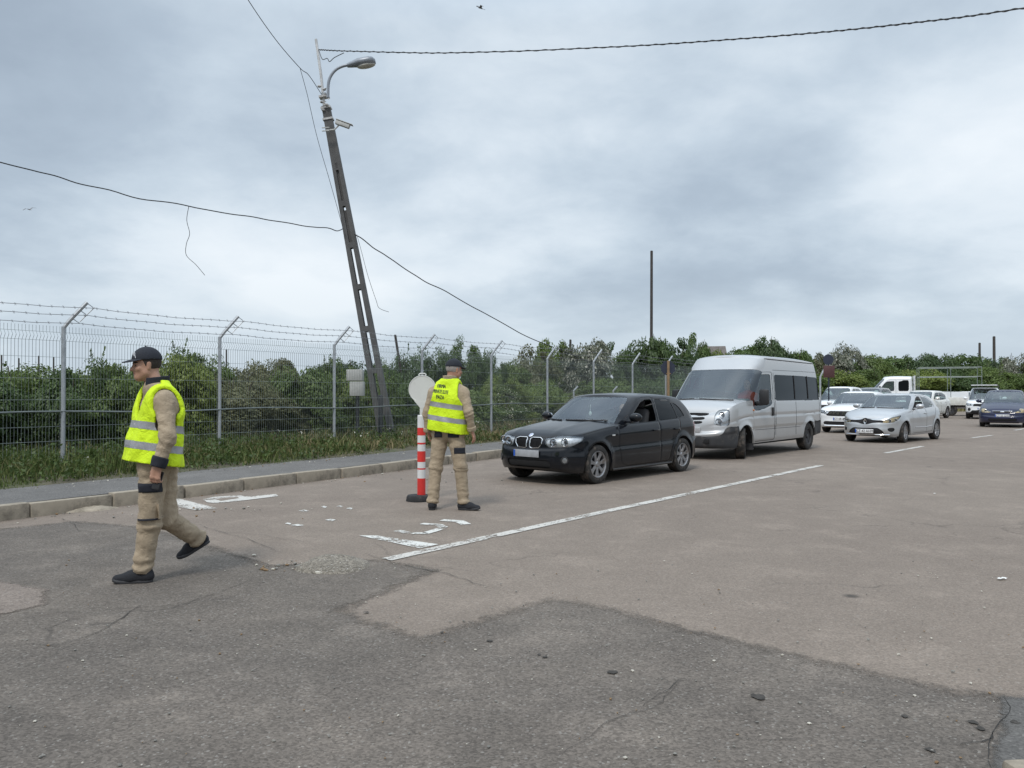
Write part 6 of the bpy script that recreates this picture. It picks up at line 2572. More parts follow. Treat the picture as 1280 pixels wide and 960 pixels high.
def build_wear():
    b = MB()
    for i, (pts, w) in enumerate([
            (((285, 690), (335, 708), (385, 706)), 0.020), (((455, 693), (490, 703), (560, 716), (622, 735)), 0.014),
            (((250, 655), (300, 672), (345, 690)), 0.010), (((260, 664), (330, 668), (388, 680)), 0.009),
            (((780, 765), (860, 788), (920, 803)), 0.009),
            (((860, 850), (830, 880), (760, 905), (700, 950)), 0.005), (((880, 852), (845, 850), (800, 890)), 0.006),
            (((1256, 872), (1254, 905), (1246, 935), (1240, 965)), 0.012), (((0, 812), (40, 806), (70, 808), (120, 790), (190, 755)), 0.012),
            (((20, 770), (110, 765), (230, 757), (330, 722)), 0.009), 
            
            (((70, 648), (88, 657), (100, 664), (130, 668)), 0.010), (((1180, 930), (1215, 925), (1240, 915)), 0.007),
            (((890, 930), (960, 935), (1010, 925)), 0.006)]):
        v, f = crack(pts, w, i * 3.7 + 1)
        b.add(v, f, 0, False)
    o = b.build('road_cracks', M_CRACK)
    tag(o, kind='stuff')
    # dropped oil and tar
    b = MB()
    rr = random.Random(4)
    for (px, py, w) in ((674, 820, 9), (681, 823, 12), (765, 842, 22), (946, 873, 34), (1131, 898, 14), (1216, 905, 18), (1226, 913, 20), (1164, 940, 20), (1268, 905, 22), (458, 767, 12), (552, 792, 9), (612, 803, 14), (1285, 900, 14)):
        c = gp(px, py)
        sx = 0.27 * w / F_PX * c.y
        ring = []
        for k in range(14):
            a = 2 * PI * k / 14
            r = 1 + 0.75 * noise.noise(Vector((math.cos(a) * 1.7 + px, math.sin(a) * 1.7, py)))
            ring.append((c.x + sx * math.cos(a) * r, c.y + sx * 1.1 * math.sin(a) * r, 0.0105))
        b.add(ring + [(c.x, c.y, 0.0108)], [(k, (k + 1) % 14, 14) for k in range(14)], 0, False)
    tag(b.build('tar_spots', M_TAR), kind='stuff')
    # broken lumps of tarmac beside the lane mouth, and the buckled lip at the kerb
    def mound(name, px, py, rx, ry, h, mat, seed, rot=0.0):
        c = gp(px, py)
        vs, fs = [], []
        n, m = 40, 14
        for i in range(m + 1):
            for k in range(n):
                a = 2 * PI * k / n
                r = i / m
                e = 1 + 0.25 * noise.noise(Vector((math.cos(a) * 1.2, math.sin(a) * 1.2, seed)))
                x, y = rx * r * e * math.cos(a), ry * r * e * math.sin(a)
                x, y = x * math.cos(rot) - y * math.sin(rot), x * math.sin(rot) + y * math.cos(rot)
                z = h * max(0, (1 - r ** 3)) * (0.7 + 0.3 * noise.noise(Vector((x * 3, y * 3, seed)))) + 0.022 * noise.noise(Vector((x * 14, y * 14, seed))) * (1 - r) + 0.012 * noise.noise(Vector((x * 40, y * 40, seed))) * (1 - r)
                vs.append((c.x + x, c.y + y, z + 0.006 - 0.012 * (i == m)))
        for i in range(m):
            for k in range(n):
                k2 = (k + 1) % n
                fs.append((i * n + k, (i + 1) * n + k, (i + 1) * n + k2, i * n + k2))
        o = link_mesh(name, mesh_from(name, vs, fs), mat)
        return tag(o, kind='structure')
    M_LUMP = asphalt('lump_asphalt', (0.165, 0.145, 0.120), (0.22, 0.195, 0.16), 1.2, 0.4, 0.2, 0.9)
    mound('asphalt_mound', 418, 707, 0.31, 0.36, 0.085, M_LUMP, 1.0, 0.3)
    mound('asphalt_mound', 360, 706, 0.30, 0.20, 0.014, M_APRON, 2.0, 0.2)
    mound('asphalt_mound', 103, 638, 0.42, 0.16, 0.050, M_KERB, 3.0, 0.62)
    # stray stones and scraps
    b = MB()
    def stone(c, s):
        bm = bmesh.new()
        bmesh.ops.create_icosphere(bm, subdivisions=1, radius=1)
        bm.verts.index_update()
        sc = (rr.uniform(0.7, 1.4), rr.uniform(0.7, 1.3), rr.uniform(0.4, 0.8))
        vs = [Vector((v.co.x * sc[0], v.co.y * sc[1], v.co.z * sc[2])) * s * rr.uniform(0.8, 1.15) + c for v in bm.verts]
        fs = [[v.index for v in f.verts] for f in bm.faces]
        bm.free()
        b.add(vs, fs, rr.choice((0, 0, 1, 2)), False)
    for i in range(520):
        px, py = rr.uniform(-40, 1320), 700 + 280 * rr.random() ** 1.3
        c = gp(px, py)
        stone(Vector((c.x, c.y, 0.010)), rr.choice((0.003, 0.004, 0.005, 0.008)))
    for i in range(110):
        a = rr.choice(((345, 706, 34, 9), (100, 642, 60, 9), (250, 640, 120, 9), (560, 600, 160, 7), (405, 712, 55, 8)))
        c = gp(rr.gauss(a[0], a[2] / 2), rr.gauss(a[1], a[3] / 2))
        stone(Vector((c.x, c.y, 0.012)), rr.choice((0.006, 0.008, 0.012, 0.016, 0.02)))
    for i in range(420):
        p = kerb_pt(rr.uniform(-2, 30), -abs(rr.gauss(0, 0.12)), 0.008)
        stone(p, rr.choice((0.005, 0.008, 0.012)))
    for i in range(260):
        p = kerb_pt(rr.uniform(-2, 26), rr.uniform(1.2, 1.7), 0.17)
        stone(p, rr.choice((0.006, 0.01, 0.018)))
    tag(b.build('loose_stones', [simple('stone_grey', (0.20, 0.19, 0.17), 0.9, var=0.4), simple('stone_pale', (0.45, 0.42, 0.36), 0.9), simple('dry_scrap', (0.20, 0.13, 0.07), 0.9)]), kind='stuff')


def build_litter():
    M_PAPER = simple('paper_scrap', (0.72, 0.71, 0.68), 0.8)
    data = [((1252, 725), 0.06, 'crumpled white paper scrap lying on the road far right', 0.3), ((1168, 618), 0.045, 'small white scrap on the road right of the lane line', 0.8)]
    for (px, py), s, lab, a in data:
        c = gp(px, py)
        b = MB()
        vs, fs = [], []
        for j in range(4):
            for i in range(6):
                vs.append((s * (i / 5 - 0.5) * 1.4, s * (j / 3 - 0.5) * 0.5, 0.006 + 0.012 * (noise.noise(Vector((i * 0.9, j * 1.1, px))) + 0.5)))
        for j in range(3):
            for i in range(5):
                k = j * 6 + i
                fs.append((k, k + 1, k + 7, k + 6))
        b.add(vs, fs)
        o = b.build('paper_scrap', M_PAPER)
        o.location = (c.x, c.y, 0.004)
        o.rotation_euler = (0, 0, a)
        tag(o, lab, 'litter')


# ------------------------------------------------------------------ fence
M_GALV = simple('galvanised', (0.40, 0.42, 0.44), 0.45, 0.55, var=0.18, scale=9, bmp=0.1, bscale=90)
M_WIRE = simple('green_wire', (0.23, 0.26, 0.25), 0.5, 0.25, var=0.2)
M_RAIL = simple('fence_rail', (0.16, 0.18, 0.175), 0.5, 0.4, var=0.25)
M_BARB = simple('barbed_steel', (0.20, 0.20, 0.21), 0.5, 0.6)
SPAN = 2.93
FG = 0.24                                                             # ground level along the fence
TOP = 2.55


def build_fence():
    root = empty('mesh_fence', fence_pt(0, 0, FG), math.atan2(FD.y, FD.x))
    tag(root, 'welded mesh fence with cranked steel posts and barbed wire along the verge', 'fence')
    # local x along the fence, local y away from the road
    H = TOP - FG
    i0, i1 = -2, 13
    pm = MB()
    pm.tube([(0, 0, -0.3), (0, 0, H)], 0.034, 10)
    arm = Vector((0.0, 0.0, 0)) + Vector((0.30, -0.16, 0.42))
    pm.tube([(0, 0, H - 0.02), (arm.x * 0.25, arm.y * 0.25, H + arm.z * 0.25), (arm.x, arm.y, H + arm.z)], 0.032, 8)
    proto = None
    for i in range(i0, i1):
        if proto is None:
            p = pm.build('post', M_GALV, root)
            proto = p
        else:
            p = proto.copy()
            COL.objects.link(p)
        p.location = (i * SPAN, 0, 0)
        if i < 6:
            bm_ = MB()                                                # bracket that carries the wire
            bm_.tube([(arm.x + 0.10, arm.y - 0.05, H + arm.z - 0.08), (arm.x * 0.35 + 0.10, arm.y * .35 - 0.05, H + arm.z * 0.2)], 0.009, 6)
            for k in (0.35, 0.68, 0.98):
                bm_.tube([(arm.x * k, arm.y * k, H + arm.z * k), (arm.x * k + 0.11, arm.y * k - 0.05, H + arm.z * k - 0.09)], 0.008, 5)
            bb = bm_.build('wire_bracket', M_GALV, p)
    # mesh panels
    def wire(b, a, c, r):
        b.tube([a, c], r, 3, caps=False)
    def panel(n_v, r):
        b = MB()
        for k in range(n_v + 1):
            x = 0.05 + (SPAN - 0.10) * k / n_v
            b.tube([(x, 0.02, 0.0), (x, 0.02, H - 0.24), (x, -0.035, H - 0.17), (x, 0.02, H - 0.10), (x, 0.02, H)], r, 3, caps=False)
        for z in (0.02, 0.42, 0.66, 1.10, 1.45, 1.80, H - 0.24, H - 0.10):
            wire(b, (0.04, 0.016, z), (SPAN - 0.04, 0.016, z), r * 0.85)
        return b
    pr = None
    for i in range(i0, i1 - 1):
        if i == i0:
            pr = panel(54, 0.0036)
            o = pr.build('mesh_panel', M_WIRE, root)
            first = o
        else:
            o = first.copy()
            COL.objects.link(o)
        o.location = (i * SPAN, 0, 0)
    b = MB()
    pts = []
    for k in range((i1 - 1 - i0) * 6 + 1):
        x = (i0 + k / 6) * SPAN
        pts.append((x, -0.02, 1.13 - FG + 0.02 * math.sin(k * 0.7)))
    b.tube(pts, 0.017, 6)
    b.build('rail', M_RAIL, root)
    for q, k in enumerate((0.35, 0.68, 0.98)):
        b = MB()
        pts = []
        n = (i1 - 1 - i0) * 8
        for j in range(n + 1):
            u = i0 + j / 8
            sag = 0.035 * math.sin(PI * (u % 1.0))
            pts.append(Vector((u * SPAN + arm.x * k + 0.11, arm.y * k - 0.05, H + arm.z * k - 0.09 - sag + 0.006 * math.sin(j * 2.1))))
        b.tube(pts, 0.0045, 4)
        x = i0 * SPAN
        while x < (i1 - 4) * SPAN:
            u = (x - arm.x * k - 0.11) / SPAN
            z = H + arm.z * k - 0.09 - 0.035 * math.sin(PI * (u % 1.0))
            y = arm.y * k - 0.05
            b.tube([(x - 0.012, y - 0.012, z - 0.022), (x + 0.012, y + 0.012, z + 0.022)], 0.003, 3, caps=False)
            b.tube([(x + 0.012, y - 0.012, z - 0.02), (x - 0.012, y + 0.012, z + 0.024)], 0.003, 3, caps=False)
            x += 0.18
        b.build('barbed_wire', M_BARB, root)
    # a second low line of cranked posts in the field behind
    r2 = empty('field_fence', at(702, 500, 30.0), 0.5)
    r2.location.z = 0
    tag(r2, 'short pale cranked posts of a second fence out in the field', 'fence')
    for k in range(3):
        b = MB()
        x = (-0.42, 0.55, 2.4)[k]
        b.tube([(x, 0, 0), (x, 0, 1.55), (x + 0.16, -0.05, 1.72)], 0.035, 6)
        b.build('post', M_GALV, r2)
    b = MB()
    for z in (0.7, 1.2):
        b.tube([(-0.42, 0, z), (2.4, 0, z)], 0.008, 4)
    b.build('wire', M_BARB, r2)


# ------------------------------------------------------------------ pole, lamp, cables, boxes
M_CONC = simple('pole_concrete', (0.095, 0.093, 0.092), 0.92, var=0.25, scale=3, bmp=0.4, bscale=40, dirt=((0.08, 0.08, 0.078), 1.6, 0.5))
M_LAMPG = simple('lamp_housing', (0.24, 0.26, 0.29), 0.4, 0.3)
M_CABLE = simple('cable_black', (0.02, 0.021, 0.023), 0.6)
M_BOX = simple('cabinet_grey', (0.42, 0.42, 0.40), 0.6, var=0.12, dirt=((0.25, 0.23, 0.20), 5, 0.62))
PD = 20.5


def build_pole():
    foot, top = at(487, 545, PD), at(407.5, 133, PD)
    pip = at(395, 49, PD)
    foot.z = 0.0
    root = empty('utility_pole', foot)
    tag(root, 'leaning concrete pole with slotted shaft carrying a street lamp and camera', 'pole')
    ax = top - foot
    L = ax.length
    zdir = ax.normalized()
    xdir = Vector((1, 0, 0))
    xdir = (xdir - zdir * xdir.dot(zdir)).normalized()
    ydir = zdir.cross(xdir)
    M = Matrix((xdir, ydir, zdir)).transposed()
    W = lambda h: lerp(0.42, 0.205, h / L)
    D = lambda h: lerp(0.26, 0.16, h / L)
    b = MB()
    # two legs and cross webs leave open slots between them
    def leg(sgn, h0, h1):
        vs = []
        for h in (h0, h1):
            w, d = W(h), D(h)
            lw = w * 0.36
            xc = sgn * (w / 2 - lw / 2)
            for (x, y) in ((-1, -1), (1, -1), (1, 1), (-1, 1)):
                vs.append(M @ Vector((xc + x * lw / 2, y * d / 2, h)))
        b.add(vs, [(3, 2, 1, 0), (4, 5, 6, 7), (0, 1, 5, 4), (1, 2, 6, 5), (2, 3, 7, 6), (3, 0, 4, 7)], 0, False)
    hs = [0.0, 0.9, 2.0, 3.1, 4.2, 5.3, 6.4, 7.4]
    leg(-1, 0, L)
    leg(1, 0, L)
    def web(h0, h1, deep=1.0):
        vs = []
        for h in (h0, h1):
            w, d = W(h) * 0.30, D(h) * 0.97 * deep
            for (x, y) in ((-1, -1), (1, -1), (1, 1), (-1, 1)):
                vs.append(M @ Vector((x * w / 2, y * d / 2, h)))
        b.add(vs, [(3, 2, 1, 0), (4, 5, 6, 7), (0, 1, 5, 4), (1, 2, 6, 5), (2, 3, 7, 6), (3, 0, 4, 7)], 0, False)
    for h in hs:
        web(h, h + 0.14)
    web(7.35, L, 1.0)
    web(0.0, 0.5)
    web(5.4, 6.3, 0.30)
    web(6.5, 7.35, 0.30)
    b.build('shaft', M_CONC, root)
    # white pipe mast above, with clamps
    t0 = M @ Vector((-0.06, 0, L - 0.15))
    p1 = pip - foot
    q = MB()
    q.tube([t0, t0.lerp(p1, 0.5) + Vector((0.02, 0, 0)), p1], [0.038, 0.036, 0.034], 10)
    q.build('mast_pipe', simple('pipe_pale', (0.50, 0.50, 0.50), 0.6, var=0.25, scale=12), root)
    q = MB()
    rr = random.Random(3)
    for k in range(7):
        c = M @ Vector((rr.uniform(-0.14, 0.16), rr.uniform(-0.16, -0.05), L - 0.12 + 0.10 * k))
        q.ball(c, (0.05, 0.05, 0.035), 10)
        q.tube([c, c + Vector((rr.uniform(-0.12, 0.12), -0.05, rr.uniform(-0.1, 0.1)))], 0.012, 5)
    for h in (L - 0.35, L - 0.05, L + 0.25):
        q.box(M @ Vector((0, 0, h)), (W(h) + 0.05, D(h) + 0.05, 0.05), M)
    q.build('insulator', simple('insulator_pale', (0.42, 0.41, 0.40), 0.5, var=0.3), root)
    # curved arm and lamp head
    g = lambda px, py: at(px, py, PD - 0.35) - foot
    a0, a1 = g(410, 122), g(438, 81)
    pts = [a0, g(410.5, 105), g(413.5, 95), g(420, 87), g(429, 82.5), a1]
    P = []
    for i in range(len(pts) - 1):
        for k in range(5):
            u = k / 5
            p_1, p0, p1_, p2 = pts[max(i - 1, 0)], pts[i], pts[i + 1], pts[min(i + 2, len(pts) - 1)]
            P.append(0.5 * ((2 * p0) + (p1_ - p_1) * u + (2 * p_1 - 5 * p0 + 4 * p1_ - p2) * u * u + (3 * p0 - p_1 - 3 * p1_ + p2) * u ** 3))
    P.append(pts[-1])
    q = MB()
    q.tube(P, 0.037, 10)
    q.build('lamp_arm', M_LAMPG, root)
    h0, h1 = g(434, 82), g(469, 75.5)
    dx = (h1 - h0)
    ll = dx.length
    dx.normalize()
    dy = Vector((0, 1, 0))
    dz = dx.cross(dy)
    Mh = Matrix((dx, dy, dz)).transposed()
    if (Mh @ Vector((0, 0, 1))).z < 0:
        dz = -dz
        dy = -dy
        Mh = Matrix((dx, dy, dz)).transposed()
    prof = [(0.0, 0.06, 0.05, -0.05), (0.10, 0.085, 0.075, -0.06), (0.30, 0.13, 0.11, -0.075), (0.42, 0.165, 0.125, -0.10), (0.80, 0.18, 0.12, -0.12), (0.93, 0.15, 0.09, -0.11), (1.0, 0.08, 0.03, -0.08)]
    vs, fs = [], []
    n = 14
    for (u, w, zt, zb) in prof:
        for k in range(n):
            a = 2 * PI * k / n
            z = (zt if math.sin(a) > 0 else -zb) * math.sin(a)
            vs.append(h0 + Mh @ Vector((u * ll, w * math.cos(a), z)))
    for i in range(len(prof) - 1):
        for k in range(n):
            fs.append((i * n + k, i * n + (k + 1) % n, (i + 1) * n + (k + 1) % n, (i + 1) * n + k))
    fs += [tuple(range(n)), tuple(range((len(prof) - 1) * n, len(prof) * n))]
    q = MB()
    q.add(vs, fs)
    lh = q.build('lamp_head', M_LAMPG, root)
    q = MB()
    q.ball(h0 + Mh @ Vector((0.66 * ll, 0, -0.095)), (0.24, 0.13, 0.06), 14, Mh)
    q.build('lamp_diffuser', simple('lamp_diffuser', (0.45, 0.43, 0.38), 0.25), lh)
    # bullet camera with hood, clamped below the pole top
    g2 = lambda px, py: at(px, py, PD - 0.3) - foot
    q = MB()
    q.tube([g2(408, 163), g2(418, 162), g2(424, 156)], 0.022, 8)
    for py in (160, 164):
        c = g2(412, py)
        q.tube([c + Vector((-0.19, -0.02, 0)), c + Vector((0.0, -0.04, 0))], 0.014, 6)
    cb = q.build('camera_bracket', M_BOX, root)
    c0, c1 = g2(418.5, 152), g2(438, 159)
    dx = (c1 - c0)
    ll = dx.length
    dx.normalize()
    Mc = Matrix((dx, Vector((0, 1, 0)), Vector((0, 1, 0)).cross(dx) * -1)).transposed()
    q = MB()
    q.box((c0 + c1) / 2, (ll * 0.9, 0.12, 0.105), Mc, bev=0.02)
    q.box((c0 + c1) / 2 + Mc @ Vector((0.03, 0, 0.065 if (Mc @ Vector((0, 0, 1))).z > 0 else -0.065)), (ll * 1.05, 0.15, 0.018), Mc, bev=0.006)
    q.build('security_camera', M_BOX, root)


def catmull(pts, n=10):
    P = []
    for i in range(len(pts) - 1):
        for k in range(n):
            u = k / n
            a, b, c, d = pts[max(i - 1, 0)], pts[i], pts[i + 1], pts[min(i + 2, len(pts) - 1)]
            P.append(0.5 * ((2 * b) + (c - a) * u + (2 * a - 5 * b + 4 * c - d) * u * u + (3 * b - a - 3 * c + d) * u ** 3))
    P.append(pts[-1])
    return P


def cable(name, pts, r, label, jit=0.0, twist=False, cat='cable'):
    P = catmull([Vector(p) for p in pts], 14)
    if jit:
        P = [p + Vector((0, 0, jit * noise.noise(Vector((i * 0.16, 1.7, r * 100))))) for i, p in enumerate(P)]
    b = MB()
    b.tube(P, r, 6)
    if twist:
        Q = []
        for i in range(len(P) - 1):
            for k in range(6):
                p = P[i].lerp(P[i + 1], k / 6)
                a = (i * 6 + k) * 0.75
                Q.append(p + Vector((math.cos(a) * r * 0.5, math.cos(a) * r * 0.5, math.sin(a) * r * 1.3)))
        b.tube(Q, r * 0.75, 5)
    o = b.build(name, M_CABLE)
    return tag(o, label, cat, 'overhead cables')


def build_cables():
    a = lambda px, py, d: at(px, py, d)
    cable('overhead_cable', [a(397, 62, PD), a(436, 64, PD - .3), a(560, 66, 19), a(760, 59, 17.2), a(940, 47.5, 15.6), a(1110, 32, 14.2), a(1290, 9, 12.8), a(1700, -55, 10.5)], 0.0115, 'thick twisted cable from the pole mast out to the upper right', 0.01, True)
    cable('overhead_cable', [a(402, 118, PD), a(386, 94, 19.5), a(375, 85, 19), a(345, 50, 17.5), a(309, -2, 15.5), a(270, -70, 13)], 0.0085, 'thin wire rising from the pole clamps to the top edge', 0.0)
    cable('overhead_cable', [a(375, 85, 19), a(384, 118, 19.3), a(396, 170, 19.7), a(411, 222, 20), a(424, 268, 20.2), a(429, 287, PD - .2)], 0.007, 'thin slack wire hanging beside the upper pole shaft', 0.0)
    cable('overhead_cable', [a(-260, 120, 13), a(0, 204, 15.2), a(110, 231, 16.5), a(236, 258, 17.6), a(330, 275, 18.8), a(400, 284, 19.8), a(429, 289, PD - .2)], 0.012, 'black cable sagging from the left edge to mid pole', 0.10)
    cable('overhead_cable', [a(443, 292, PD - .2), a(470, 312, 21), a(510, 338, 21.8), a(560, 366, 23), a(612, 396, 24.5), a(672, 426, 26.5), a(760, 462, 31)], 0.0135, 'black cable running down from mid pole behind the right trees', 0.06)
    cable('loose_wire', [a(236, 258, 17.5), a(233.5, 275, 17.5), a(237, 292, 17.5), a(233, 305, 17.5), a(233, 319, 17.5), a(245, 331, 17.5), a(256, 344, 17.5)], 0.006, 'frayed wire dangling off the left cable')
    cable('loose_wire', [a(446, 293, PD - .2), a(452, 315, 20.2), a(460, 345, 20.2), a(470, 375, 20.2), a(474, 385, 20.2), a(486, 390, 20.2)], 0.0055, 'thin stray wire hanging right of the pole')
    cable('loose_wire', [a(399, 64, PD - .1), a(403, 74, PD - .3), a(409, 73, PD - .3), a(412, 77, PD - .3), a(418, 72, PD - .3), a(430, 66, PD - .3)], 0.010, 'curled jumper wire at the mast top')


def build_boxes():
    base = at(446, 540, 19.0)
    r = empty('meter_cabinet', (base.x, base.y, 0.2))
    tag(r, 'pale grey two part meter box on a dark post behind the fence', 'meter box')
    z = lambda py: H_CAM - (py - Y_HOR) * 19.0 / F_PX - 0.2
    b = MB()
    b.box((-0.04, 0, (z(462) + z(476)) / 2), (0.38, 0.22, z(462) - z(476)), bev=0.012)
    b.build('upper_box', M_BOX, r)
    b = MB()
    b.box((0.01, 0, (z(477) + z(495)) / 2), (0.33, 0.20, z(477) - z(495)), bev=0.012)
    b.build('lower_box', M_BOX, r)
    b = MB()
    b.box((0.01, 0.02, z(495) / 2 - 0.1), (0.075, 0.075, z(495) + 0.2))
    b.build('post', simple('dark_post', (0.02, 0.022, 0.026), 0.6), r)
    base = at(475.5, 540, 20.0)
    b = MB()
    b.box((0, 0, 0.6), (0.11, 0.11, 1.35), bev=0.01)
    b.ball((0, 0, 1.27), (0.062, 0.062, 0.04), 10)
    o = b.build('stub_post', MATS['dark_post'])
    o.location = (base.x, base.y, 0.1)
    tag(o, 'short dark stub post standing at the foot of the leaning pole', 'post')
    # leaning dark post farther out
    def leaner(px0, py0, px1, py1, d, rad, label, name='wooden_pole'):
        p0, p1 = at(px0, py0, d), at(px1, py1, d)
        k = MB()
        p0.z = 0
        k.tube([p0, p0.lerp(p1, 0.5), p1], [rad * 1.15, rad * 1.05, rad * 0.95], 10)
        k.ball(p1, (rad * 0.95, rad * 0.95, rad * 0.5), 10)
        tag(k.build(name, simple('old_wood', (0.055, 0.048, 0.045), 0.9, var=0.3)), label, 'pole')
    leaner(512, 470, 494, 419, 34, 0.055, 'dark pole leaning left above the trees beside the fence')
    leaner(814, 500, 814.5, 314, 60, 0.105, 'tall thin dark mast rising above the middle trees', 'mast')
    leaner(1224.5, 500, 1224.5, 429, 118, 0.17, 'shorter of the two dark poles above the far right trees')
    leaner(1243, 500, 1242.5, 421, 118, 0.20, 'taller of the two dark poles above the far right trees')
    for i, (px, py) in enumerate(((2, 444), (23.5, 448), (48.5, 445), (67, 446.5), (283, 437))):
        leaner(px, 500, px, py, 60, 0.06, ('dark post top at the left edge above the shrubs', 'thin dark post top second from the left above the shrubs', 'dark post top left of the first steel fence post', 'flat topped dark post just left of the first steel fence post', 'dark post top beside the second steel fence post')[i])
    leaner(653 + 60, 470, 713, 425, 45, 0.07, 'dark post top poking out of the trees behind the fence')


def build_delineator():
    c = gp(523, 626)
    r = empty('lane_marker_post', (c.x, c.y, 0))
    tag(r, 'red and white striped flexible post holding a round white sign disc', 'traffic post')
    s = F_PX / c.y
    z = lambda py: H_CAM - (py - Y_HOR) / s
    M_RUB = simple('rubber_base', (0.018, 0.018, 0.020), 0.8, var=0.3, dirt=((0.10, 0.09, 0.08), 8, 0.55))
    M_REDP = simple('red_post', (0.62, 0.035, 0.03), 0.4, var=0.12, dirt=((0.35, 0.1, 0.08), 9, 0.62))
    M_WHP = simple('white_post', (0.66, 0.66, 0.66), 0.45, var=0.06, dirt=((0.45, 0.43, 0.40), 9, 0.60))
    b = MB()
    b.lathe([(0, 0.0), (0.165, 0.0), (0.165, 0.015), (0.158, 0.055), (0.145, 0.078), (0.05, 0.085), (0, 0.085)], 36)
    b.build('base', M_RUB, r)
    ox, rad = 0.04, 0.054
    edges = [(628, 596, 1), (596, 579, 0), (579, 575.5, 1), (575.5, 564, 0), (564, 553, 0), (577, 577, 0)]
    bands = [(622, 597.5, 1), (597.5, 586.5, 0), (586.5, 584.8, 1), (584.8, 577, 0), (577, 563.7, 1), (563.7, 555.2, 0), (555.2, 553, 1), (553, 544, 0), (544, 534.5, 1), (534.5, 520, 0)]
    b = MB()
    for (p0, p1, k) in bands:
        z0, z1 = z(p0), z(p1)
        rr = rad * (1.02 if k else 1.0)
        b.lathe([(rr, z0), (rr, z1)], 28, Matrix.Translation((ox, 0, 0)), 1 - k)
    zt = z(520)
    b.lathe([(rad, zt), (rad * 0.9, zt + 0.012), (0, zt + 0.014)], 28, Matrix.Translation((ox, 0, 0)), 1)
    b.build('striped_tube', [M_REDP, M_WHP], r)
    # the disc on its stem, tilted a little
    cx, cz, rd = 0.055, z(486.5), 17.2 / s
    M_DISC = simple('sign_back_white', (0.60, 0.60, 0.58), 0.55, var=0.05, dirt=((0.48, 0.46, 0.42), 5, 0.6))
    Mt = Matrix.Translation((cx, -0.03, cz)) @ Matrix.Rotation(R(92), 4, 'X')
    b = MB()
    b.lathe([(0, -0.012), (rd * 0.96, -0.012), (rd, -0.006), (rd, 0.008), (rd * 0.965, 0.012), (rd * 0.93, 0.006), (0, 0.006)], 56, Mt)
    d = b.build('sign_disc', M_DISC, r)
    b = MB()                                                              # pointed grip below and loop handle above
    b.prism([(cx - 0.115, cz - rd * 0.80), (cx + 0.06, cz - rd * 0.95), (cx + 0.035, cz - rd * 1.42), (cx - 0.02, cz - rd * 1.42)], -0.037, -0.022)
    b.box((cx - 0.01, -0.02, (cz - rd * 1.35 + zt) / 2), (0.05, 0.03, abs(cz - rd * 1.35 - zt) + 0.06), bev=0.01)
    b.build('sign_grip', M_DISC, d)
    b = MB()
    w = 0.045
    b.tube([(cx - w, -0.03, cz + rd * 0.98), (cx - w, -0.03, cz + rd * 1.07), (cx - w * 0.7, -0.03, cz + rd * 1.13), (cx + w * 0.7, -0.03, cz + rd * 1.13), (cx + w, -0.03, cz + rd * 1.07), (cx + w, -0.03, cz + rd * 0.98)], 0.009, 8)
    b.build('handle_loop', M_DISC, d)


def build_signs():
    M_BACK = simple('sign_back_dark', (0.035, 0.042, 0.065), 0.5, 0.3)
    M_WOOD = simple('sign_post_wood', (0.24, 0.16, 0.09), 0.85, var=0.25)
    M_MAST = simple('sign_post_grey', (0.33, 0.34, 0.34), 0.5, 0.4)
    M_BRN = simple('sign_panel_brown', (0.075, 0.030, 0.030), 0.6, var=0.15)
    d = 25.0
    b0 = at(834.5, 500, d)
    s = F_PX / d
    z = lambda py: H_CAM - (py - Y_HOR) / s
    r = empty('road_sign', (b0.x, b0.y, 0))
    tag(r, 'dark octagonal sign seen from behind on a wooden post left of the minibus', 'road sign')
    b = MB()
    rd = 9.4 / s
    b.lathe([(0, -0.003), (rd, -0.003), (rd, 0.003), (0, 0.003)], 8, Matrix.Translation((0.01, -0.03, z(460))) @ Matrix.Rotation(R(90), 4, 'X') @ Matrix.Rotation(R(22.5), 4, 'Z'))
    b.build('sign_plate', M_BACK, r)
    b = MB()
    b.box((0.01, -0.07, z(451) / 2 - 0.0), (0.07, 0.05, z(451)))
    b.box((0.02, -0.06, z(467)), (0.14, 0.03, 0.03))
    b.build('post', M_WOOD, r)
    b = MB()
    b.tube([(-0.06, -0.02, 0), (-0.05, -0.02, z(469))], 0.028, 8)
    b.build('steel_stub', M_MAST, r)
    d = 36.0
    b0 = at(1036, 500, d)
    s2 = F_PX / d
    z2 = lambda py: H_CAM - (py - Y_HOR) / s2
    r = empty('road_sign', (b0.x, b0.y, 0))
    tag(r, 'round dark sign over a brown panel on a post behind the minibus', 'road sign')
    b = MB()
    rd = 6.6 / s2
    b.lathe([(0, -0.004), (rd, -0.004), (rd, 0.004), (0, 0.004)], 32, Matrix.Translation((-0.03, -0.04, z2(449.5))) @ Matrix.Rotation(R(90), 4, 'X'))
    b.build('round_plate', M_BACK, r)
    b = MB()
    b.box((0, -0.04, z2(464.5)), (14 / s2, 0.02, 15 / s2), bev=0.004)
    b.build('square_plate', M_BRN, r)
    b = MB()
    b.tube([(0, 0, 0), (0, 0, z2(447))], 0.035, 8)
    b.build('post', M_BACK, r)
    # white cranked post by the round sign
    b0 = at(1025.5, 500, 38.0)
    b = MB()
    zz = lambda py: H_CAM - (py - Y_HOR) * 38 / F_PX
    b.tube([(0, 0, 0), (0, 0, zz(471)), (0.16, 0, zz(463)), (0.20, 0, zz(461))], 0.045, 8)
    o = b.build('cranked_post', M_GALV)
    o.location = (b0.x, b0.y, 0)
    tag(o, 'pale cranked steel post standing just left of the round sign', 'post')


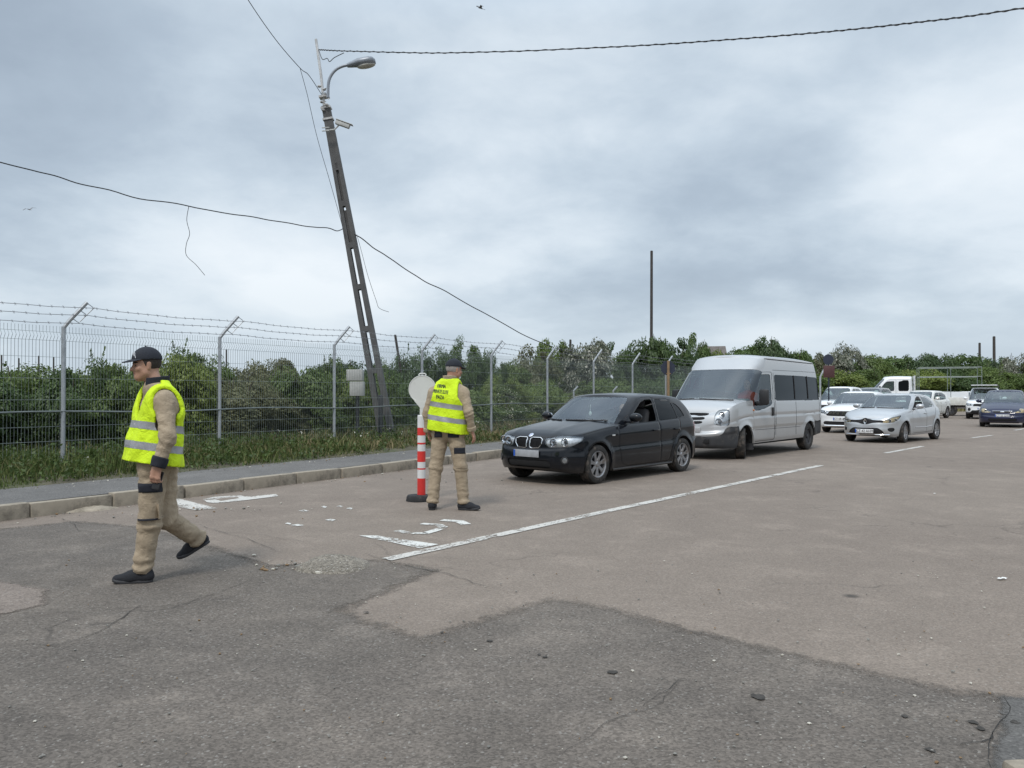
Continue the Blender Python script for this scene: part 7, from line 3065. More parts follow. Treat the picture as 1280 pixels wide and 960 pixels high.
def build_house():
    p = at(890, 470, 84)
    r = empty('house', (p.x, p.y, 0), R(-14))
    tag(r, 'distant house whose grey tiled roof shows between the tree crowns', 'house')
    r.scale = (0.42, 0.42, 1.06)
    b = MB()
    b.box((0, 0, 1.9), (8, 6, 3.8))
    b.build('wall', simple('house_wall', (0.45, 0.42, 0.36), 0.9), r)
    b = MB()
    b.add([(-4.4, -3.4, 3.7), (4.4, -3.4, 3.7), (4.4, 3.4, 3.7), (-4.4, 3.4, 3.7), (-3.6, 0, 6.1), (3.3, 0, 6.1)], [(0, 1, 5, 4), (1, 2, 5), (2, 3, 4, 5), (3, 0, 4), (3, 2, 1, 0)], 0, False)
    ro = b.build('roof', simple('roof_tile', (0.15, 0.135, 0.125), 0.9, var=0.25, scale=2), r)
    for x in (-2.0, 1.6):
        b = MB()
        b.box((x, -3.02, 2.0), (1.1, 0.08, 1.3))
        b.build('window', simple('house_window', (0.03, 0.035, 0.04), 0.15), r)


def build_birds():
    M_B = simple('bird_grey', (0.17, 0.17, 0.18), 0.8)
    for (px, py, d, a, lab) in ((600.5, 10, 46, 0.35, 'gull gliding high above the lamp post'), (37, 262, 60, -0.5, 'tiny bird far off in the left sky')):
        c = at(px, py, d)
        b = MB()
        b.ball((0, 0, 0), (0.17, 0.042, 0.038), 12)
        b.ball((-0.21, 0, 0.02), (0.05, 0.04, 0.035), 8)
        b.add([(0.16, -0.03, 0), (0.16, 0.03, 0), (0.30, 0.06, 0.0), (0.30, -0.06, 0.0), (0.23, 0, 0.012)], [(0, 1, 4), (1, 2, 4), (2, 3, 4), (3, 0, 4)], 0, True)
        for sd in (-1, 1):
            w = [(-0.07, sd * 0.03, 0.02), (0.07, sd * 0.03, 0.02), (-0.10, sd * 0.26, 0.12), (0.03, sd * 0.26, 0.11), (0.0, sd * 0.52, 0.05), (0.06, sd * 0.50, 0.05)]
            w2 = [(x, y, z - 0.012) for x, y, z in w]
            b.add(w + w2, [(0, 1, 3, 2), (2, 3, 5, 4), (6, 8, 9, 7), (8, 10, 11, 9), (0, 2, 8, 6), (2, 4, 10, 8), (1, 7, 9, 3), (3, 9, 11, 5), (4, 5, 11, 10)], 0, True)
        o = b.build('bird', M_B)
        o.location = c
        o.rotation_euler = (R(20), R(12), a)
        tag(o, lab, 'bird', 'birds in the sky')
# ------------------------------------------------------------------ trees, shrubs and grass
def leaf_mat(name, lo, hi, pale=None, amount=0.0, trans=0.28):
    m, nt, b, N, L = new_mat(name)
    N.remove(b)
    g = N.new('ShaderNodeNewGeometry')
    oi = N.new('ShaderNodeObjectInfo')
    v = coords(nt)
    clump = noise_tex(nt, 3.2, 3, 0.6, v)
    k = math_n(nt, 'ADD', math_n(nt, 'MULTIPLY', g.outputs['Random Per Island'], 0.45), math_n(nt, 'MULTIPLY', clump, 0.9))
    k = math_n(nt, 'ADD', k, math_n(nt, 'MULTIPLY', math_n(nt, 'SUBTRACT', oi.outputs['Random'], 0.5), 0.35))
    c = mix_col(nt, ramp(nt, k, [(0.35, 0.0), (0.95, 1.0)]), lo, hi)
    if pale:
        f = math_n(nt, 'GREATER_THAN', math_n(nt, 'ADD', g.outputs['Random Per Island'], math_n(nt, 'MULTIPLY', math_n(nt, 'SUBTRACT', clump, 0.5), 0.8)), 1.0 - amount)
        c = mix_col(nt, f, c, pale)
    d = N.new('ShaderNodeBsdfDiffuse')
    t = N.new('ShaderNodeBsdfTranslucent')
    gl = N.new('ShaderNodeBsdfGlossy')
    gl.inputs['Roughness'].default_value = 0.5
    gl.inputs['Color'].default_value = (0.5, 0.5, 0.5, 1)
    L.new(c, d.inputs[0])
    L.new(c, t.inputs[0])
    mx = N.new('ShaderNodeMixShader')
    mx.inputs[0].default_value = trans
    L.new(d.outputs[0], mx.inputs[1])
    L.new(t.outputs[0], mx.inputs[2])
    m2 = N.new('ShaderNodeMixShader')
    m2.inputs[0].default_value = 0.05
    L.new(mx.outputs[0], m2.inputs[1])
    L.new(gl.outputs[0], m2.inputs[2])
    L.new(m2.outputs[0], N['Material Output'].inputs['Surface'])
    return m


LEAF = {
    'dark': leaf_mat('leaf_dark', (0.044, 0.076, 0.023), (0.104, 0.161, 0.044)),
    'mid': leaf_mat('leaf_mid', (0.061, 0.098, 0.025), (0.146, 0.201, 0.051)),
    'light': leaf_mat('leaf_light', (0.091, 0.132, 0.028), (0.207, 0.253, 0.060)),
    'olive': leaf_mat('leaf_olive', (0.081, 0.094, 0.046), (0.171, 0.172, 0.086)),
    'grey': leaf_mat('leaf_grey', (0.091, 0.109, 0.069), (0.244, 0.247, 0.190), (0.42, 0.41, 0.34), 0.16),
    'flower': leaf_mat('leaf_flower', (0.049, 0.083, 0.023), (0.116, 0.161, 0.046), (0.62, 0.60, 0.50), 0.10),
    'dusk': leaf_mat('leaf_bluish', (0.041, 0.074, 0.032), (0.098, 0.147, 0.060)),
}
M_BARK = simple('bark', (0.075, 0.060, 0.048), 0.95, var=0.35, scale=8, bmp=0.5, bscale=30)


def leaf_quads(C, Nrm, size, rng, aspect=0.55):
    """diamond leaves folded along the midrib: centres C, outward normals Nrm"""
    n = len(C)
    rnd = rng.normal(size=(n, 3))
    nr = Nrm * 0.7 + rnd * 0.55
    nr /= np.linalg.norm(nr, axis=1)[:, None]
    t = np.cross(nr, rng.normal(size=(n, 3)))
    t /= np.linalg.norm(t, axis=1)[:, None]
    b = np.cross(nr, t)
    s = size * rng.uniform(0.6, 1.35, n)[:, None]
    V = np.stack([C - t * s, C - b * s * aspect + nr * s * 0.12, C + t * s, C + b * s * aspect + nr * s * 0.12], 1)
    return V.reshape(-1, 3)


def np_quads(name, V, mat):
    n = len(V) // 4
    me = bpy.data.meshes.new(name)
    me.vertices.add(len(V))
    me.vertices.foreach_set('co', V.astype(np.float32).ravel())
    me.loops.add(n * 4)
    me.loops.foreach_set('vertex_index', np.arange(n * 4, dtype=np.int32))
    me.polygons.add(n)
    me.polygons.foreach_set('loop_start', np.arange(0, n * 4, 4, dtype=np.int32))
    me.polygons.foreach_set('loop_total', np.full(n, 4, np.int32))
    me.update(calc_edges=True)
    me.materials.append(mat)
    return me


def crown_proto(seed, kind, nclump=95, per=95, leaf=0.034, base=0.10, sprig=0, flat=0.0):
    """unit plant: about 2 wide (radius 1), 1 high; leaf clumps on a branching skeleton"""
    rng = np.random.default_rng(seed)
    tips, bones = [], []
    nb = 9
    for i in range(nb):
        a = 2 * PI * i / nb + rng.uniform(-0.3, 0.3)
        reach = rng.uniform(0.45, 0.95)
        top = rng.uniform(0.45, 1.0) if i % 3 else rng.uniform(0.85, 1.0)
        p0 = np.array((rng.uniform(-0.12, 0.12), rng.uniform(-0.12, 0.12), 0.0))
        p2 = np.array((math.cos(a) * reach * (1.1 - 0.5 * top), math.sin(a) * reach * (1.1 - 0.5 * top), top * 0.93))
        p1 = p0 * 0.5 + p2 * 0.5 + np.array((0, 0, 0.05)) + rng.normal(size=3) * 0.04
        bones.append([p0, p1, p2])
        for _ in range(nclump // nb):
            u = rng.uniform(0.12, 1.0) ** 0.8
            p = (1 - u) ** 2 * p0 + 2 * u * (1 - u) * p1 + u * u * p2
            off = rng.normal(size=3)
            off /= np.linalg.norm(off)
            p = p + off * np.array((0.34, 0.34, 0.13)) * rng.uniform(0.2, 1.0) * (1.15 - 0.5 * u)
            p[2] = max(base, p[2])
            tips.append(p)
    C, Nn = [], []
    for p in tips:
        r = rng.uniform(0.08, 0.21)
        k = int(per * rng.uniform(0.6, 1.3))
        d = rng.normal(size=(k, 3))
        d /= np.linalg.norm(d, axis=1)[:, None]
        rad = r * rng.uniform(0.35, 1.12, k)[:, None] ** 0.7
        q = p + d * rad * np.array((1.15, 1.15, 0.52))
        C.append(q)
        Nn.append(d + np.array((0, 0, 0.5)))
    for _ in range(sprig):
        a = rng.uniform(0, 2 * PI)
        r0 = rng.uniform(0, 0.38)
        b = np.array((math.cos(a) * r0, math.sin(a) * r0, rng.uniform(0.72, 0.85)))
        h = rng.uniform(0.10, 0.26)
        u = rng.uniform(0, 1, 38)[:, None]
        lean = rng.normal(size=2) * 0.10
        q = b + u * np.array((lean[0], lean[1], h)) + rng.normal(size=(38, 3)) * np.array((0.022, 0.022, 0.010)) * (1.2 - u)
        C.append(q)
        Nn.append(rng.normal(size=(38, 3)))
        bones.append([b, b + np.array((lean[0] / 2, lean[1] / 2, h / 2)), b + np.array((lean[0], lean[1], h))])
    C, Nn = np.concatenate(C), np.concatenate(Nn)
    C[:, 2] = np.maximum(C[:, 2], 0.01)
    V = leaf_quads(C, Nn, leaf, rng)
    V[:, 2] = np.maximum(V[:, 2], 0.0)
    V[:, 2] *= 1.0 / np.percentile(V[:, 2], 99.6)
    V[:, 2] *= 1.0 - 0.34 * np.clip((V[:, 0] ** 2 + V[:, 1] ** 2) / np.percentile(V[:, 0] ** 2 + V[:, 1] ** 2, 97), 0, 1)
    V[:, :2] *= 1.0 / np.percentile(np.abs(V[:, :2]), 98.5)
    me = np_quads('crown', V, LEAF[kind])
    tb = MB()
    for i, (a, b, c) in enumerate(bones):
        r = 0.030 if i < nb else 0.006
        tb.tube([a, b, c], [r, r * 0.62, r * 0.22], 6)
    to = tb.build('trunk', M_BARK)
    tm = to.data
    bpy.data.objects.remove(to)
    return me, tm


PROTO = {}


def plant(name, px, d, top, wpx, kind, label, cat, group, seed=0, base_z=0.0):
    key = (kind, seed % 3, name)
    if key not in PROTO:
        far = name == 'tree'
        PROTO[key] = crown_proto(100 + 7 * (seed % 3) + len(PROTO), kind, 120, 230 if far else 330, 0.022 if far else 0.0165, 0.16 if far else 0.04, 0 if far else (3 if seed % 3 == 1 else 0))
    cm, tm = PROTO[key]
    p = at(px, 480, d)
    h = H_CAM + (Y_HOR - top) * d / F_PX - base_z
    w = wpx * d / F_PX / 2
    r = empty(name, (p.x, p.y, base_z), (seed * 2.399) % (2 * PI))
    r.scale = (w, w * 0.9, h)
    tag(r, label, cat, group)
    link_mesh('trunk', tm, None, r)
    link_mesh('crown', cm, None, r)
    return r


ORD = ['first', 'second', 'third', 'fourth', 'fifth', 'sixth', 'seventh', 'eighth', 'ninth', 'tenth', 'eleventh', 'twelfth', 'thirteenth', 'fourteenth', 'fifteenth',
       'sixteenth', 'seventeenth', 'eighteenth', 'nineteenth', 'twentieth', 'twenty-first', 'twenty-second', 'twenty-third', 'twenty-fourth', 'twenty-fifth', 'twenty-sixth', 'twenty-seventh', 'twenty-eighth', 'twenty-ninth', 'thirtieth', 'thirty-first', 'thirty-second', 'thirty-third', 'thirty-fourth']
WORD = {'dark': 'dark green', 'mid': 'mid green', 'light': 'yellow green', 'olive': 'dull olive', 'grey': 'silvery grey', 'flower': 'white flowered', 'dusk': 'blue green'}


def fence_depth(px):
    return F_PX / ((1350 - px) * 0.0594)


def build_green():
    rows = {
        'front': [(-95, 3.5, 455, 151, 'mid'), (-25, 2.6, 465, 135, 'dark'), (40, 3.4, 449, 140, 'mid'), (100, 2.4, 449, 102, 'dark'), (150, 2.2, 452, 104, 'mid'), (182, 2.8, 443, 76, 'mid'),
                  (225, 2.6, 444, 113, 'light'), (285, 3.0, 463, 116, 'olive'), (335, 3.6, 458, 98, 'olive'), (385, 3.0, 452, 107, 'mid'), (428, 3.0, 457, 79, 'light'), (470, 4.0, 460, 74, 'mid'), (530, 4.0, 477, 94, 'dark'),
                  (580, 3.2, 485, 83, 'mid'), (625, 4.0, 465, 65, 'light'), (668, 5.0, 471, 75, 'mid'), (715, 6.0, 489, 68, 'olive'), (760, 7.0, 469, 79, 'mid'), (800, 8.0, 473, 78, 'dark'), (835, 8.0, 471, 63, 'dark'), (870, 9.0, 468, 69, 'mid')],
        'middle': [(-60, 12, 453, 148, 'dusk'), (20, 14, 461, 145, 'mid'), (120, 13, 453, 115, 'mid'), (205, 12, 435, 91, 'dark'), (250, 10, 439, 99, 'mid'), (305, 13, 449, 93, 'olive'), (350, 13, 447, 78, 'olive'), (405, 11, 445, 73, 'dark'),
                   (440, 14, 441, 79, 'dusk'), (478, 14, 448, 55, 'dark'), (515, 14, 434, 67, 'dusk'), (550, 13, 435, 54, 'dark'), (583, 14, 421, 49, 'dark'), (615, 15, 437, 49, 'dark'), (645, 15, 447, 61, 'mid')],
        'back': [(690, 45, 416, 62, 'mid'), (663, 42, 431, 60, 'olive'), (735, 44, 419, 74, 'grey'), (775, 50, 427, 60, 'dark'), (812, 52, 410, 62, 'dark'), (840, 52, 420, 60, 'dusk'), (868, 60, 416, 52, 'dark'), (900, 70, 436, 50, 'light'),
                 (930, 66, 427, 56, 'dark'), (962, 66, 414, 62, 'dusk'), (990, 68, 428, 56, 'dark'), (1014, 74, 438, 46, 'olive'), (1054, 76, 428, 52, 'grey'), (1085, 78, 438, 60, 'mid'), (1120, 80, 441, 62, 'dark'), (1152, 80, 437, 60, 'dusk'),
                 (1182, 82, 434, 56, 'dark'), (1212, 82, 438, 56, 'dark'), (1244, 84, 442, 60, 'dusk'), (1276, 80, 430, 58, 'grey'), (1310, 78, 428, 70, 'mid'), (1350, 78, 430, 70, 'dark')],
        'low': [(905, 58, 470, 90, 'mid'), (955, 60, 466, 90, 'light'), (1000, 62, 464, 90, 'mid'), (1050, 64, 462, 90, 'light'), (1095, 66, 460, 90, 'mid'), (1145, 68, 458, 90, 'light'), (1190, 70, 462, 80, 'dark'), (1235, 70, 458, 80, 'mid'), (1275, 68, 464, 80, 'mid'), (1320, 68, 460, 80, 'dark')],
    }
    text = {'front': ('shrub', '%s shrub close behind the fence, %s of its row from the left', 'shrubs behind the fence'),
            'middle': ('shrub', '%s taller bush behind the fence thicket, %s of its row from the left', 'bushes behind the thicket'),
            'back': ('tree', '%s tree on the skyline, %s of the far row from the left', 'trees on the skyline'),
            'low': ('shrub', '%s low bush beneath the far trees, %s of its row from the left', 'low bushes under the far trees')}
    for row, items in rows.items():
        nm, lab, grp = text[row]
        items = sorted(items)
        for i, (px, off, top, w, kind) in enumerate(items):
            d = fence_depth(px) + off if row in ('front', 'middle') else off
            plant(nm, px, d, top, w * 1.12, kind, lab % (WORD[kind], ORD[i]), nm, grp, i)
    # blossoming elder near the fifth post, in front of the thicket
    plant('shrub', 622, 26.5, 484, 78, 'flower', 'white flowered bush behind the fence right of the vest wearer', 'shrub', 'shrubs behind the fence', 1)
    plant('shrub', 672, 29.0, 484, 62, 'flower', 'white flowered bush behind the fence above the hatchback bonnet', 'shrub', 'shrubs behind the fence', 2)


def ground_z(o):
    return np.interp(o, [1.62, 1.8, 2.6, 4.0, 8.0, 20], [0.13, 0.18, 0.235, 0.26, 0.22, 0.05])


def build_grass():
    rng = np.random.default_rng(5)
    m, nt, b, N, L = new_mat('grass_blades')
    g = N.new('ShaderNodeNewGeometry')
    v = world_pos(nt)
    sep = N.new('ShaderNodeSeparateXYZ')
    L.new(v, sep.inputs[0])
    n1 = noise_tex(nt, 0.55, 4, 0.6, v)
    along = math_n(nt, 'MULTIPLY', math_n(nt, 'ADD', sep.outputs[1], -13.0), 0.030)
    dry = math_n(nt, 'ADD', math_n(nt, 'MULTIPLY', n1, 0.9), math_n(nt, 'ADD', along, math_n(nt, 'MULTIPLY', g.outputs['Random Per Island'], 0.42)))
    green = mix_col(nt, g.outputs['Random Per Island'], (0.045, 0.072, 0.018), (0.105, 0.135, 0.036))
    straw = mix_col(nt, g.outputs['Random Per Island'], (0.17, 0.14, 0.070), (0.27, 0.225, 0.125))
    L.new(mix_col(nt, ramp(nt, dry, [(0.70, 0.0), (1.02, 1.0)]), green, straw), b.inputs['Base Color'])
    setin(b, Roughness=0.75)
    b.inputs['Specular IOR Level'].default_value = 0.2
    mf = simple('weed_flower', (0.66, 0.64, 0.55), 0.8)
    ml = leaf_mat('weed_leaf', (0.035, 0.062, 0.016), (0.085, 0.125, 0.034))
    n = 170000
    u = rng.random(n)
    t = -7 + 57 * u ** 1.7
    o = 1.66 + 5.4 * rng.random(n) ** 1.35
    edge = np.clip((o - 1.6) / 0.5, 0.25, 1)
    pm = np.array([0.55 + 0.75 * noise.noise(Vector((a * 0.55, c * 0.9, 0))) + 0.3 * noise.noise(Vector((a * 2.1, c * 2.1, 4))) for a, c in zip(t, o)])
    keep = rng.random(n) < np.clip(pm * 2.2 - 0.25, 0.06, 1)
    t, o, pm, edge = t[keep], o[keep], pm[keep], edge[keep]
    n = len(t)
    hgt = (0.05 + 0.20 * rng.random(n) ** 1.9) * edge * (0.75 + 0.7 * np.clip(pm, 0, 1)) + 0.16 * (o > 2.9) * rng.random(n)
    x = K0.x + KD.x * t - KN.x * o
    y = K0.y + KD.y * t - KN.y * o
    z = ground_z(o) - 0.02
    dist = np.maximum(6, y)
    wd = (0.0045 + 0.0035 * rng.random(n)) * (dist / 11)
    a = rng.uniform(0, 2 * PI, n)
    lean = rng.uniform(0.1, 0.75, n) * hgt
    la = rng.uniform(0, 2 * PI, n)
    B = np.stack([x, y, z], 1)
    W = np.stack([np.cos(a), np.sin(a), 0 * a], 1) * wd[:, None]
    Ld = np.stack([np.cos(la), np.sin(la), 0 * a], 1) * lean[:, None]
    up = np.stack([0 * a, 0 * a, hgt], 1)
    V = np.stack([B - W, B + W, B + up * 0.62 + Ld * 0.35 + W * 0.7, B + up * 0.62 + Ld * 0.35 - W * 0.7, B + up + Ld], 1).reshape(-1, 3)
    me = bpy.data.meshes.new('grass')
    base = np.arange(n) * 5
    F4 = np.stack([base, base + 1, base + 2, base + 3], 1)
    F3 = np.stack([base + 3, base + 2, base + 4], 1)
    # weeds: tufts of broad leaves, and heads of small pale flowers on stalks
    wc, wn = [], []
    for _ in range(1250):
        tt = -6 + 34 * rng.random() ** 1.4
        oo = 1.75 + 3.6 * rng.random()
        p = K0 + KD * tt - KN * oo
        hh = rng.uniform(0.12, 0.42)
        k = int(rng.integers(14, 34))
        q = np.array((p.x, p.y, float(ground_z(oo)))) + rng.normal(size=(k, 3)) * np.array((0.09, 0.09, 0)) + np.stack([0 * np.arange(k), 0 * np.arange(k), rng.random(k) * hh], 1)
        wc.append(q)
        wn.append(rng.normal(size=(k, 3)) * 0.5 + np.array((0, 0, 0.6)))
    WV = leaf_quads(np.concatenate(wc), np.concatenate(wn), 0.036, rng, 0.5)
    fc = []
    for _ in range(95):
        tt = -5 + 36 * rng.random() ** 1.2
        oo = 1.9 + 3.5 * rng.random()
        p = K0 + KD * tt - KN * oo
        fc.append(np.array((p.x, p.y, float(ground_z(oo)) + rng.uniform(0.2, 0.45))) + rng.normal(size=(5, 3)) * 0.022)
    fcat = np.concatenate(fc)
    FV = leaf_quads(fcat, np.tile([0, -0.3, 0.8], (len(fcat), 1)), 0.013, rng, 0.9)
    allv = np.concatenate([V, WV, FV])
    o1, o2 = len(V), len(V) + len(WV)
    q1 = np.arange(len(WV)).reshape(-1, 4) + o1
    q2 = np.arange(len(FV)).reshape(-1, 4) + o2
    quads = np.concatenate([F4, q1, q2])
    me.vertices.add(len(allv))
    me.vertices.foreach_set('co', allv.astype(np.float32).ravel())
    loops = np.concatenate([quads.ravel(), F3.ravel()]).astype(np.int32)
    me.loops.add(len(loops))
    me.loops.foreach_set('vertex_index', loops)
    nq, n3 = len(quads), len(F3)
    me.polygons.add(nq + n3)
    st = np.concatenate([np.arange(nq) * 4, nq * 4 + np.arange(n3) * 3]).astype(np.int32)
    me.polygons.foreach_set('loop_start', st)
    me.polygons.foreach_set('loop_total', np.concatenate([np.full(nq, 4), np.full(n3, 3)]).astype(np.int32))
    mi = np.zeros(nq + n3, np.int32)
    mi[len(F4):len(F4) + len(q1)] = 1
    mi[len(F4) + len(q1):nq] = 2
    me.polygons.foreach_set('material_index', mi)
    me.update(calc_edges=True)
    for q in (m, ml, mf):
        me.materials.append(q)
    tag(link_mesh('verge_grass', me), kind='stuff')
    # straw coloured tall grass at the far edge of the car park
    n = 26000
    px = rng.uniform(840, 1400, n)
    d = 57 + 12 * rng.random(n) + (px - 840) * 0.018
    xx = (px - 640) / F_PX * d
    hgt = 0.35 + 0.75 * rng.random(n)
    a = rng.uniform(0, 2 * PI, n)
    wd = 0.03 + 0.03 * rng.random(n)
    B = np.stack([xx, d, 0 * d], 1)
    W = np.stack([np.cos(a), np.sin(a), 0 * a], 1) * wd[:, None]
    T = np.stack([rng.normal(size=n) * 0.15, rng.normal(size=n) * 0.15, hgt], 1)
    V = np.stack([B - W, B + W, B + T + W * 0.2, B + T - W * 0.2], 1).reshape(-1, 3)
    me = np_quads('field_grass', V, leaf_mat('field_straw', (0.13, 0.125, 0.05), (0.26, 0.235, 0.11), trans=0.2))
    tag(link_mesh('field_grass', me), kind='stuff')
    # woodland across the road, off to the right of and behind the viewer: one far-off mass
    rng = np.random.default_rng(77)
    cm, tm = crown_proto(55, 'dark', 70, 34, 0.075, 0.02)
    co = np.empty(len(cm.vertices) * 3, np.float32)
    cm.vertices.foreach_get('co', co)
    co = co.reshape(-1, 3)
    out = []
    for i in range(46):
        a = R(lerp(62, 262, i / 45)) + rng.uniform(-0.02, 0.02)
        rad = 46 + 10 * rng.random() + 12 * max(0, math.sin(a * 2))
        w, h = rng.uniform(3.2, 4.6), rng.uniform(4.5, 7.5)
        an = rng.uniform(0, 6.3)
        q = np.stack([(co[:, 0] * math.cos(an) - co[:, 1] * math.sin(an)) * w, (co[:, 0] * math.sin(an) + co[:, 1] * math.cos(an)) * w, co[:, 2] * h], 1)
        out.append(q + np.array((math.sin(a) * rad, math.cos(a) * rad, 0)))
    tag(link_mesh('far_woodland', np_quads('far_woodland', np.concatenate(out), LEAF['dark'])), kind='stuff')
# ------------------------------------------------------------------ vehicles in their places
def place(root, S, px, py, axis, lx, ly, z=0.0):
    """axis points from the nose to the tail; (lx, ly) on the car stands on the pixel's ground point"""
    th = math.atan2(axis[1], axis[0])
    c, s = math.cos(th), math.sin(th)
    G = gp(px, py)
    x = lx - S['L'] / 2
    root.location = (G.x - (x * c - ly * s), G.y - (x * s + ly * c), z)
    root.rotation_euler = (0, 0, th)


def build_vehicles():
    r, sh = make_hatch()
    S = sh.S
    place(r, S, 747, 604.8, (1.814, 2.03), S['xf'], -(S['W'] / 2 - 0.04))
    fx = lambda a: math.cos(r.rotation_euler.z) * a[0]
    J = dict(head=(0.00, -0.43, 1.155), neck=(0.07, -0.42, 1.02), chest=(0.16, -0.40, 0.86), belly=(0.22, -0.38, 0.68), pelvis=(0.22, -0.37, 0.55),
             shL=(0.12, -0.58, 0.94), elL=(-0.02, -0.66, 0.74), wrL=(-0.16, -0.50, 0.86), hdL=(-0.24, -0.46, 0.90),
             shR=(0.12, -0.22, 0.94), elR=(-0.03, -0.14, 0.76), wrR=(-0.17, -0.24, 0.86), hdR=(-0.24, -0.28, 0.90),
             hipL=(0.16, -0.45, 0.56), knL=(-0.26, -0.47, 0.62), anL=(-0.58, -0.45, 0.36), toeL=(-0.78, -0.45, 0.36), heelL=(-0.5, -0.45, 0.3),
             hipR=(0.16, -0.29, 0.56), knR=(-0.26, -0.27, 0.62), anR=(-0.58, -0.28, 0.36), toeR=(-0.78, -0.28, 0.36), heelR=(-0.5, -0.28, 0.3))
    f = v3(-1, 0, 0)
    o = seated(J, (-0.9, -0.35, -0.05), f, M_SKIN2, simple('shirt_grey', (0.10, 0.10, 0.11), 0.9), 'person', 'driver leaning at the open window of the black hatchback', r.location, r.rotation_euler.z)
    r, sh = make_minibus()
    S = sh.S
    place(r, S, 929.6, 573.3, (2.5, 2.86), S['xf'], -(S['W'] / 2 - 0.06))
    up = 0.42
    J2 = {}
    for k, (x, y, z) in J.items():
        J2[k] = (x - 0.86, y - 0.08, z + up)
    J2['head'] = (-0.72, -0.48, 1.66)
    J2['neck'] = (-0.69, -0.48, 1.50)
    J2['chest'] = (-0.66, -0.47, 1.30)
    for s, y in (('L', -0.66), ('R', -0.30)):
        J2['sh' + s] = (-0.68, y, 1.39)
        J2['el' + s] = (-0.80, y * 1.03, 1.14)
        J2['wr' + s] = (-1.02, y * 0.95, 1.22)
        J2['hd' + s] = (-1.10, y * 0.93, 1.25)
    seated(J2, (-0.95, -0.25, -0.05), f, M_SKIN, simple('shirt_red', (0.28, 0.05, 0.04), 0.9), 'person', 'driver in a red top behind the minibus door window', r.location, r.rotation_euler.z)
    r, sh = make_silver_hatch()
    S = sh.S
    place(r, S, 1131, 553.5, (1.84, 1.75), S['xf'], -(S['W'] / 2 - 0.05))
    r, sh = make_white_saloon()
    place(r, sh.S, 1052, 541.5, (0.68, 0.80), 0.1, 0.0)
    r, sh = make_white_suv()
    S = sh.S
    place(r, S, 1184, 522.5, (0.76, 0.66), S['xr'], -(S['W'] / 2 - 0.05))
    r, sh = make_truck()
    r.scale = (1.1, 1.1, 1.1)
    p = at(1107, 480, 53.5)
    r.location = (p.x, p.y, 0)
    r.rotation_euler = (0, 0, R(-24))
    r, sh = make_white_mpv()
    place(r, sh.S, 1229, 524, (0.55, 0.83), 0.1, 0.0)
    r, sh = make_navy_mpv()
    place(r, sh.S, 1253, 534.5, (0.575, 0.82), 0.1, 0.0)
    r, sh = make_pale_car()
    place(r, sh.S, 1033, 527.5, (0.66, 0.75), 0.2, 0.0)
    r, sh = make_grey_car()
    place(r, sh.S, 1074, 522.5, (0.70, 0.72), 0.3, 0.0)
    r, sh = make_far_saloon()
    place(r, sh.S, 1197, 513.8, (0.75, 0.66), 0.3, 0.0)


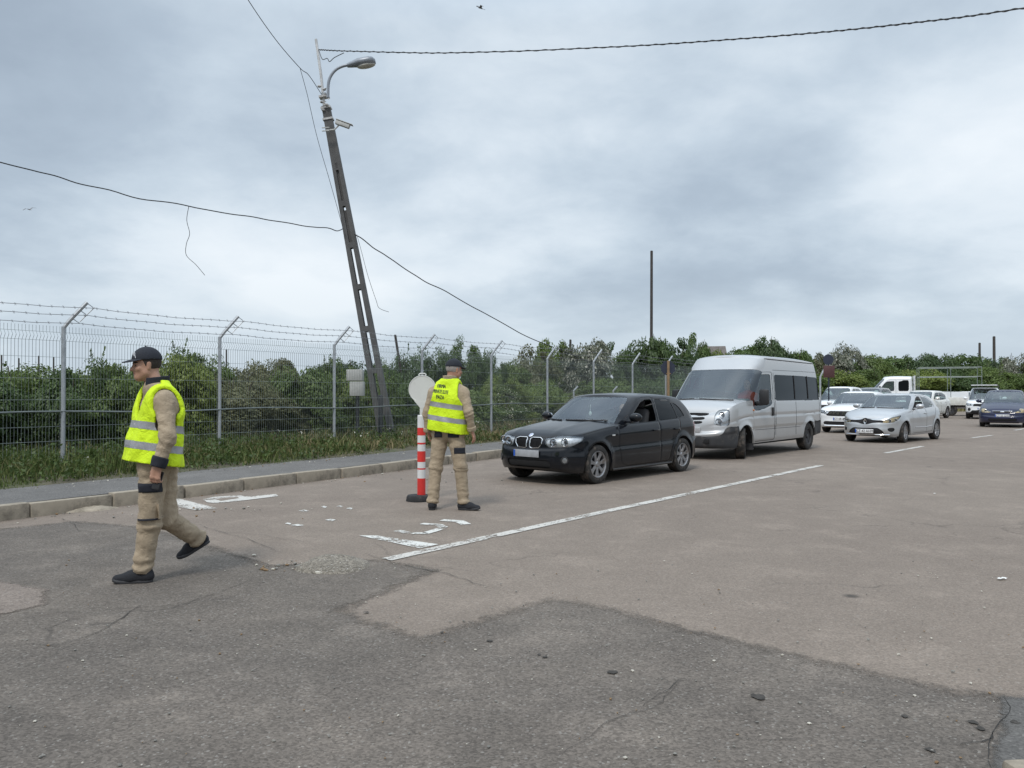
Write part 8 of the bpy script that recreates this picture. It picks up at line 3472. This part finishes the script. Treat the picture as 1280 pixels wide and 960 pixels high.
def build_light():
    w = bpy.data.worlds.new('World')
    scene.world = w
    w.use_nodes = True
    nt = w.node_tree
    N, L = nt.nodes, nt.links
    bg = N['Background']
    sky = N.new('ShaderNodeTexSky')
    sky.sky_type = 'NISHITA'
    sky.sun_disc = False
    sky.sun_elevation = R(52)
    sky.sun_rotation = R(200)
    sky.air_density = 1.2
    sky.dust_density = 3.0
    tc = N.new('ShaderNodeTexCoord')
    sep = N.new('ShaderNodeSeparateXYZ')
    L.new(tc.outputs['Generated'], sep.inputs[0])
    zc = math_n(nt, 'MAXIMUM', sep.outputs[2], 0.0)
    den = math_n(nt, 'ADD', zc, 0.27)
    comb = N.new('ShaderNodeCombineXYZ')
    L.new(math_n(nt, 'DIVIDE', sep.outputs[0], den), comb.inputs[0])
    L.new(math_n(nt, 'DIVIDE', sep.outputs[1], den), comb.inputs[1])
    comb.inputs[2].default_value = SKY_SEED
    n1 = noise_tex(nt, 0.95, 6, 0.46, comb.outputs[0], 0.2)
    n2 = noise_tex(nt, 3.4, 8, 0.60, comb.outputs[0], 0.2)
    n3 = noise_tex(nt, 0.35, 2, 0.5, comb.outputs[0])
    k = math_n(nt, 'ADD', math_n(nt, 'MULTIPLY', n1, 0.62), math_n(nt, 'ADD', math_n(nt, 'MULTIPLY', n2, 0.15), math_n(nt, 'MULTIPLY', n3, 0.23)))
    cl = ramp(nt, k, [(0.35, (0.335, 0.405, 0.490)), (0.42, (0.410, 0.490, 0.580)), (0.475, (0.525, 0.610, 0.695)), (0.53, (0.670, 0.745, 0.815)), (0.61, (0.795, 0.85, 0.90))])
    hz = ramp(nt, zc, [(0.0, 0.8), (0.14, 0.0)])
    cl = mix_col(nt, hz, cl, (0.590, 0.680, 0.755))
    zen = math_n(nt, 'ADD', 1.0, math_n(nt, 'MULTIPLY', ramp(nt, zc, [(0.42, 0.0), (0.85, 1.0)]), SKY_ZENITH))
    m1 = mix_col(nt, 1.0, cl, nt_gray(nt, math_n(nt, 'MULTIPLY', zen, 10.0)), 'MULTIPLY')
    L.new(mix_col(nt, 0.93, sky.outputs[0], m1), bg.inputs[0])
    bg.inputs[1].default_value = 0.1
    s = bpy.data.lights.new('sun', 'SUN')
    s.energy = SUN_E
    s.angle = R(10)
    s.color = (1.0, 0.955, 0.89)
    o = bpy.data.objects.new('sun', s)
    COL.objects.link(o)
    el, az = R(52), R(200)
    d = Vector((math.sin(az) * math.cos(el), math.cos(az) * math.cos(el), math.sin(el)))
    o.rotation_euler = d.to_track_quat('Z', 'Y').to_euler()
    o.location = (0, 0, 30)


def build_camera():
    c = bpy.data.cameras.new('camera')
    c.sensor_width = 36.0
    c.lens = F_PX / 1280.0 * 36.0
    c.clip_start = 0.05
    c.clip_end = 3000
    o = bpy.data.objects.new('camera', c)
    COL.objects.link(o)
    o.location = (0, 0, H_CAM)
    o.rotation_euler = (PI / 2 + PITCH, 0, 0)
    scene.camera = o


SKY_SEED, SKY_ZENITH, SUN_E = 7.7, 1.3, 1.5
build_ground()
build_markings()
build_wear()
build_litter()
build_fence()
build_pole()
build_cables()
build_boxes()
build_delineator()
build_signs()
build_house()
build_birds()
build_green()
build_grass()
marshal_walking()
marshal_standing()
build_vehicles()
build_light()
build_camera()
vs_ = scene.view_settings
vs_.view_transform = 'Standard'
vs_.look = 'None'
vs_.exposure = 0.2
vs_.gamma = 1.0
vs_.use_curve_mapping = False
scene.render.film_transparent = False
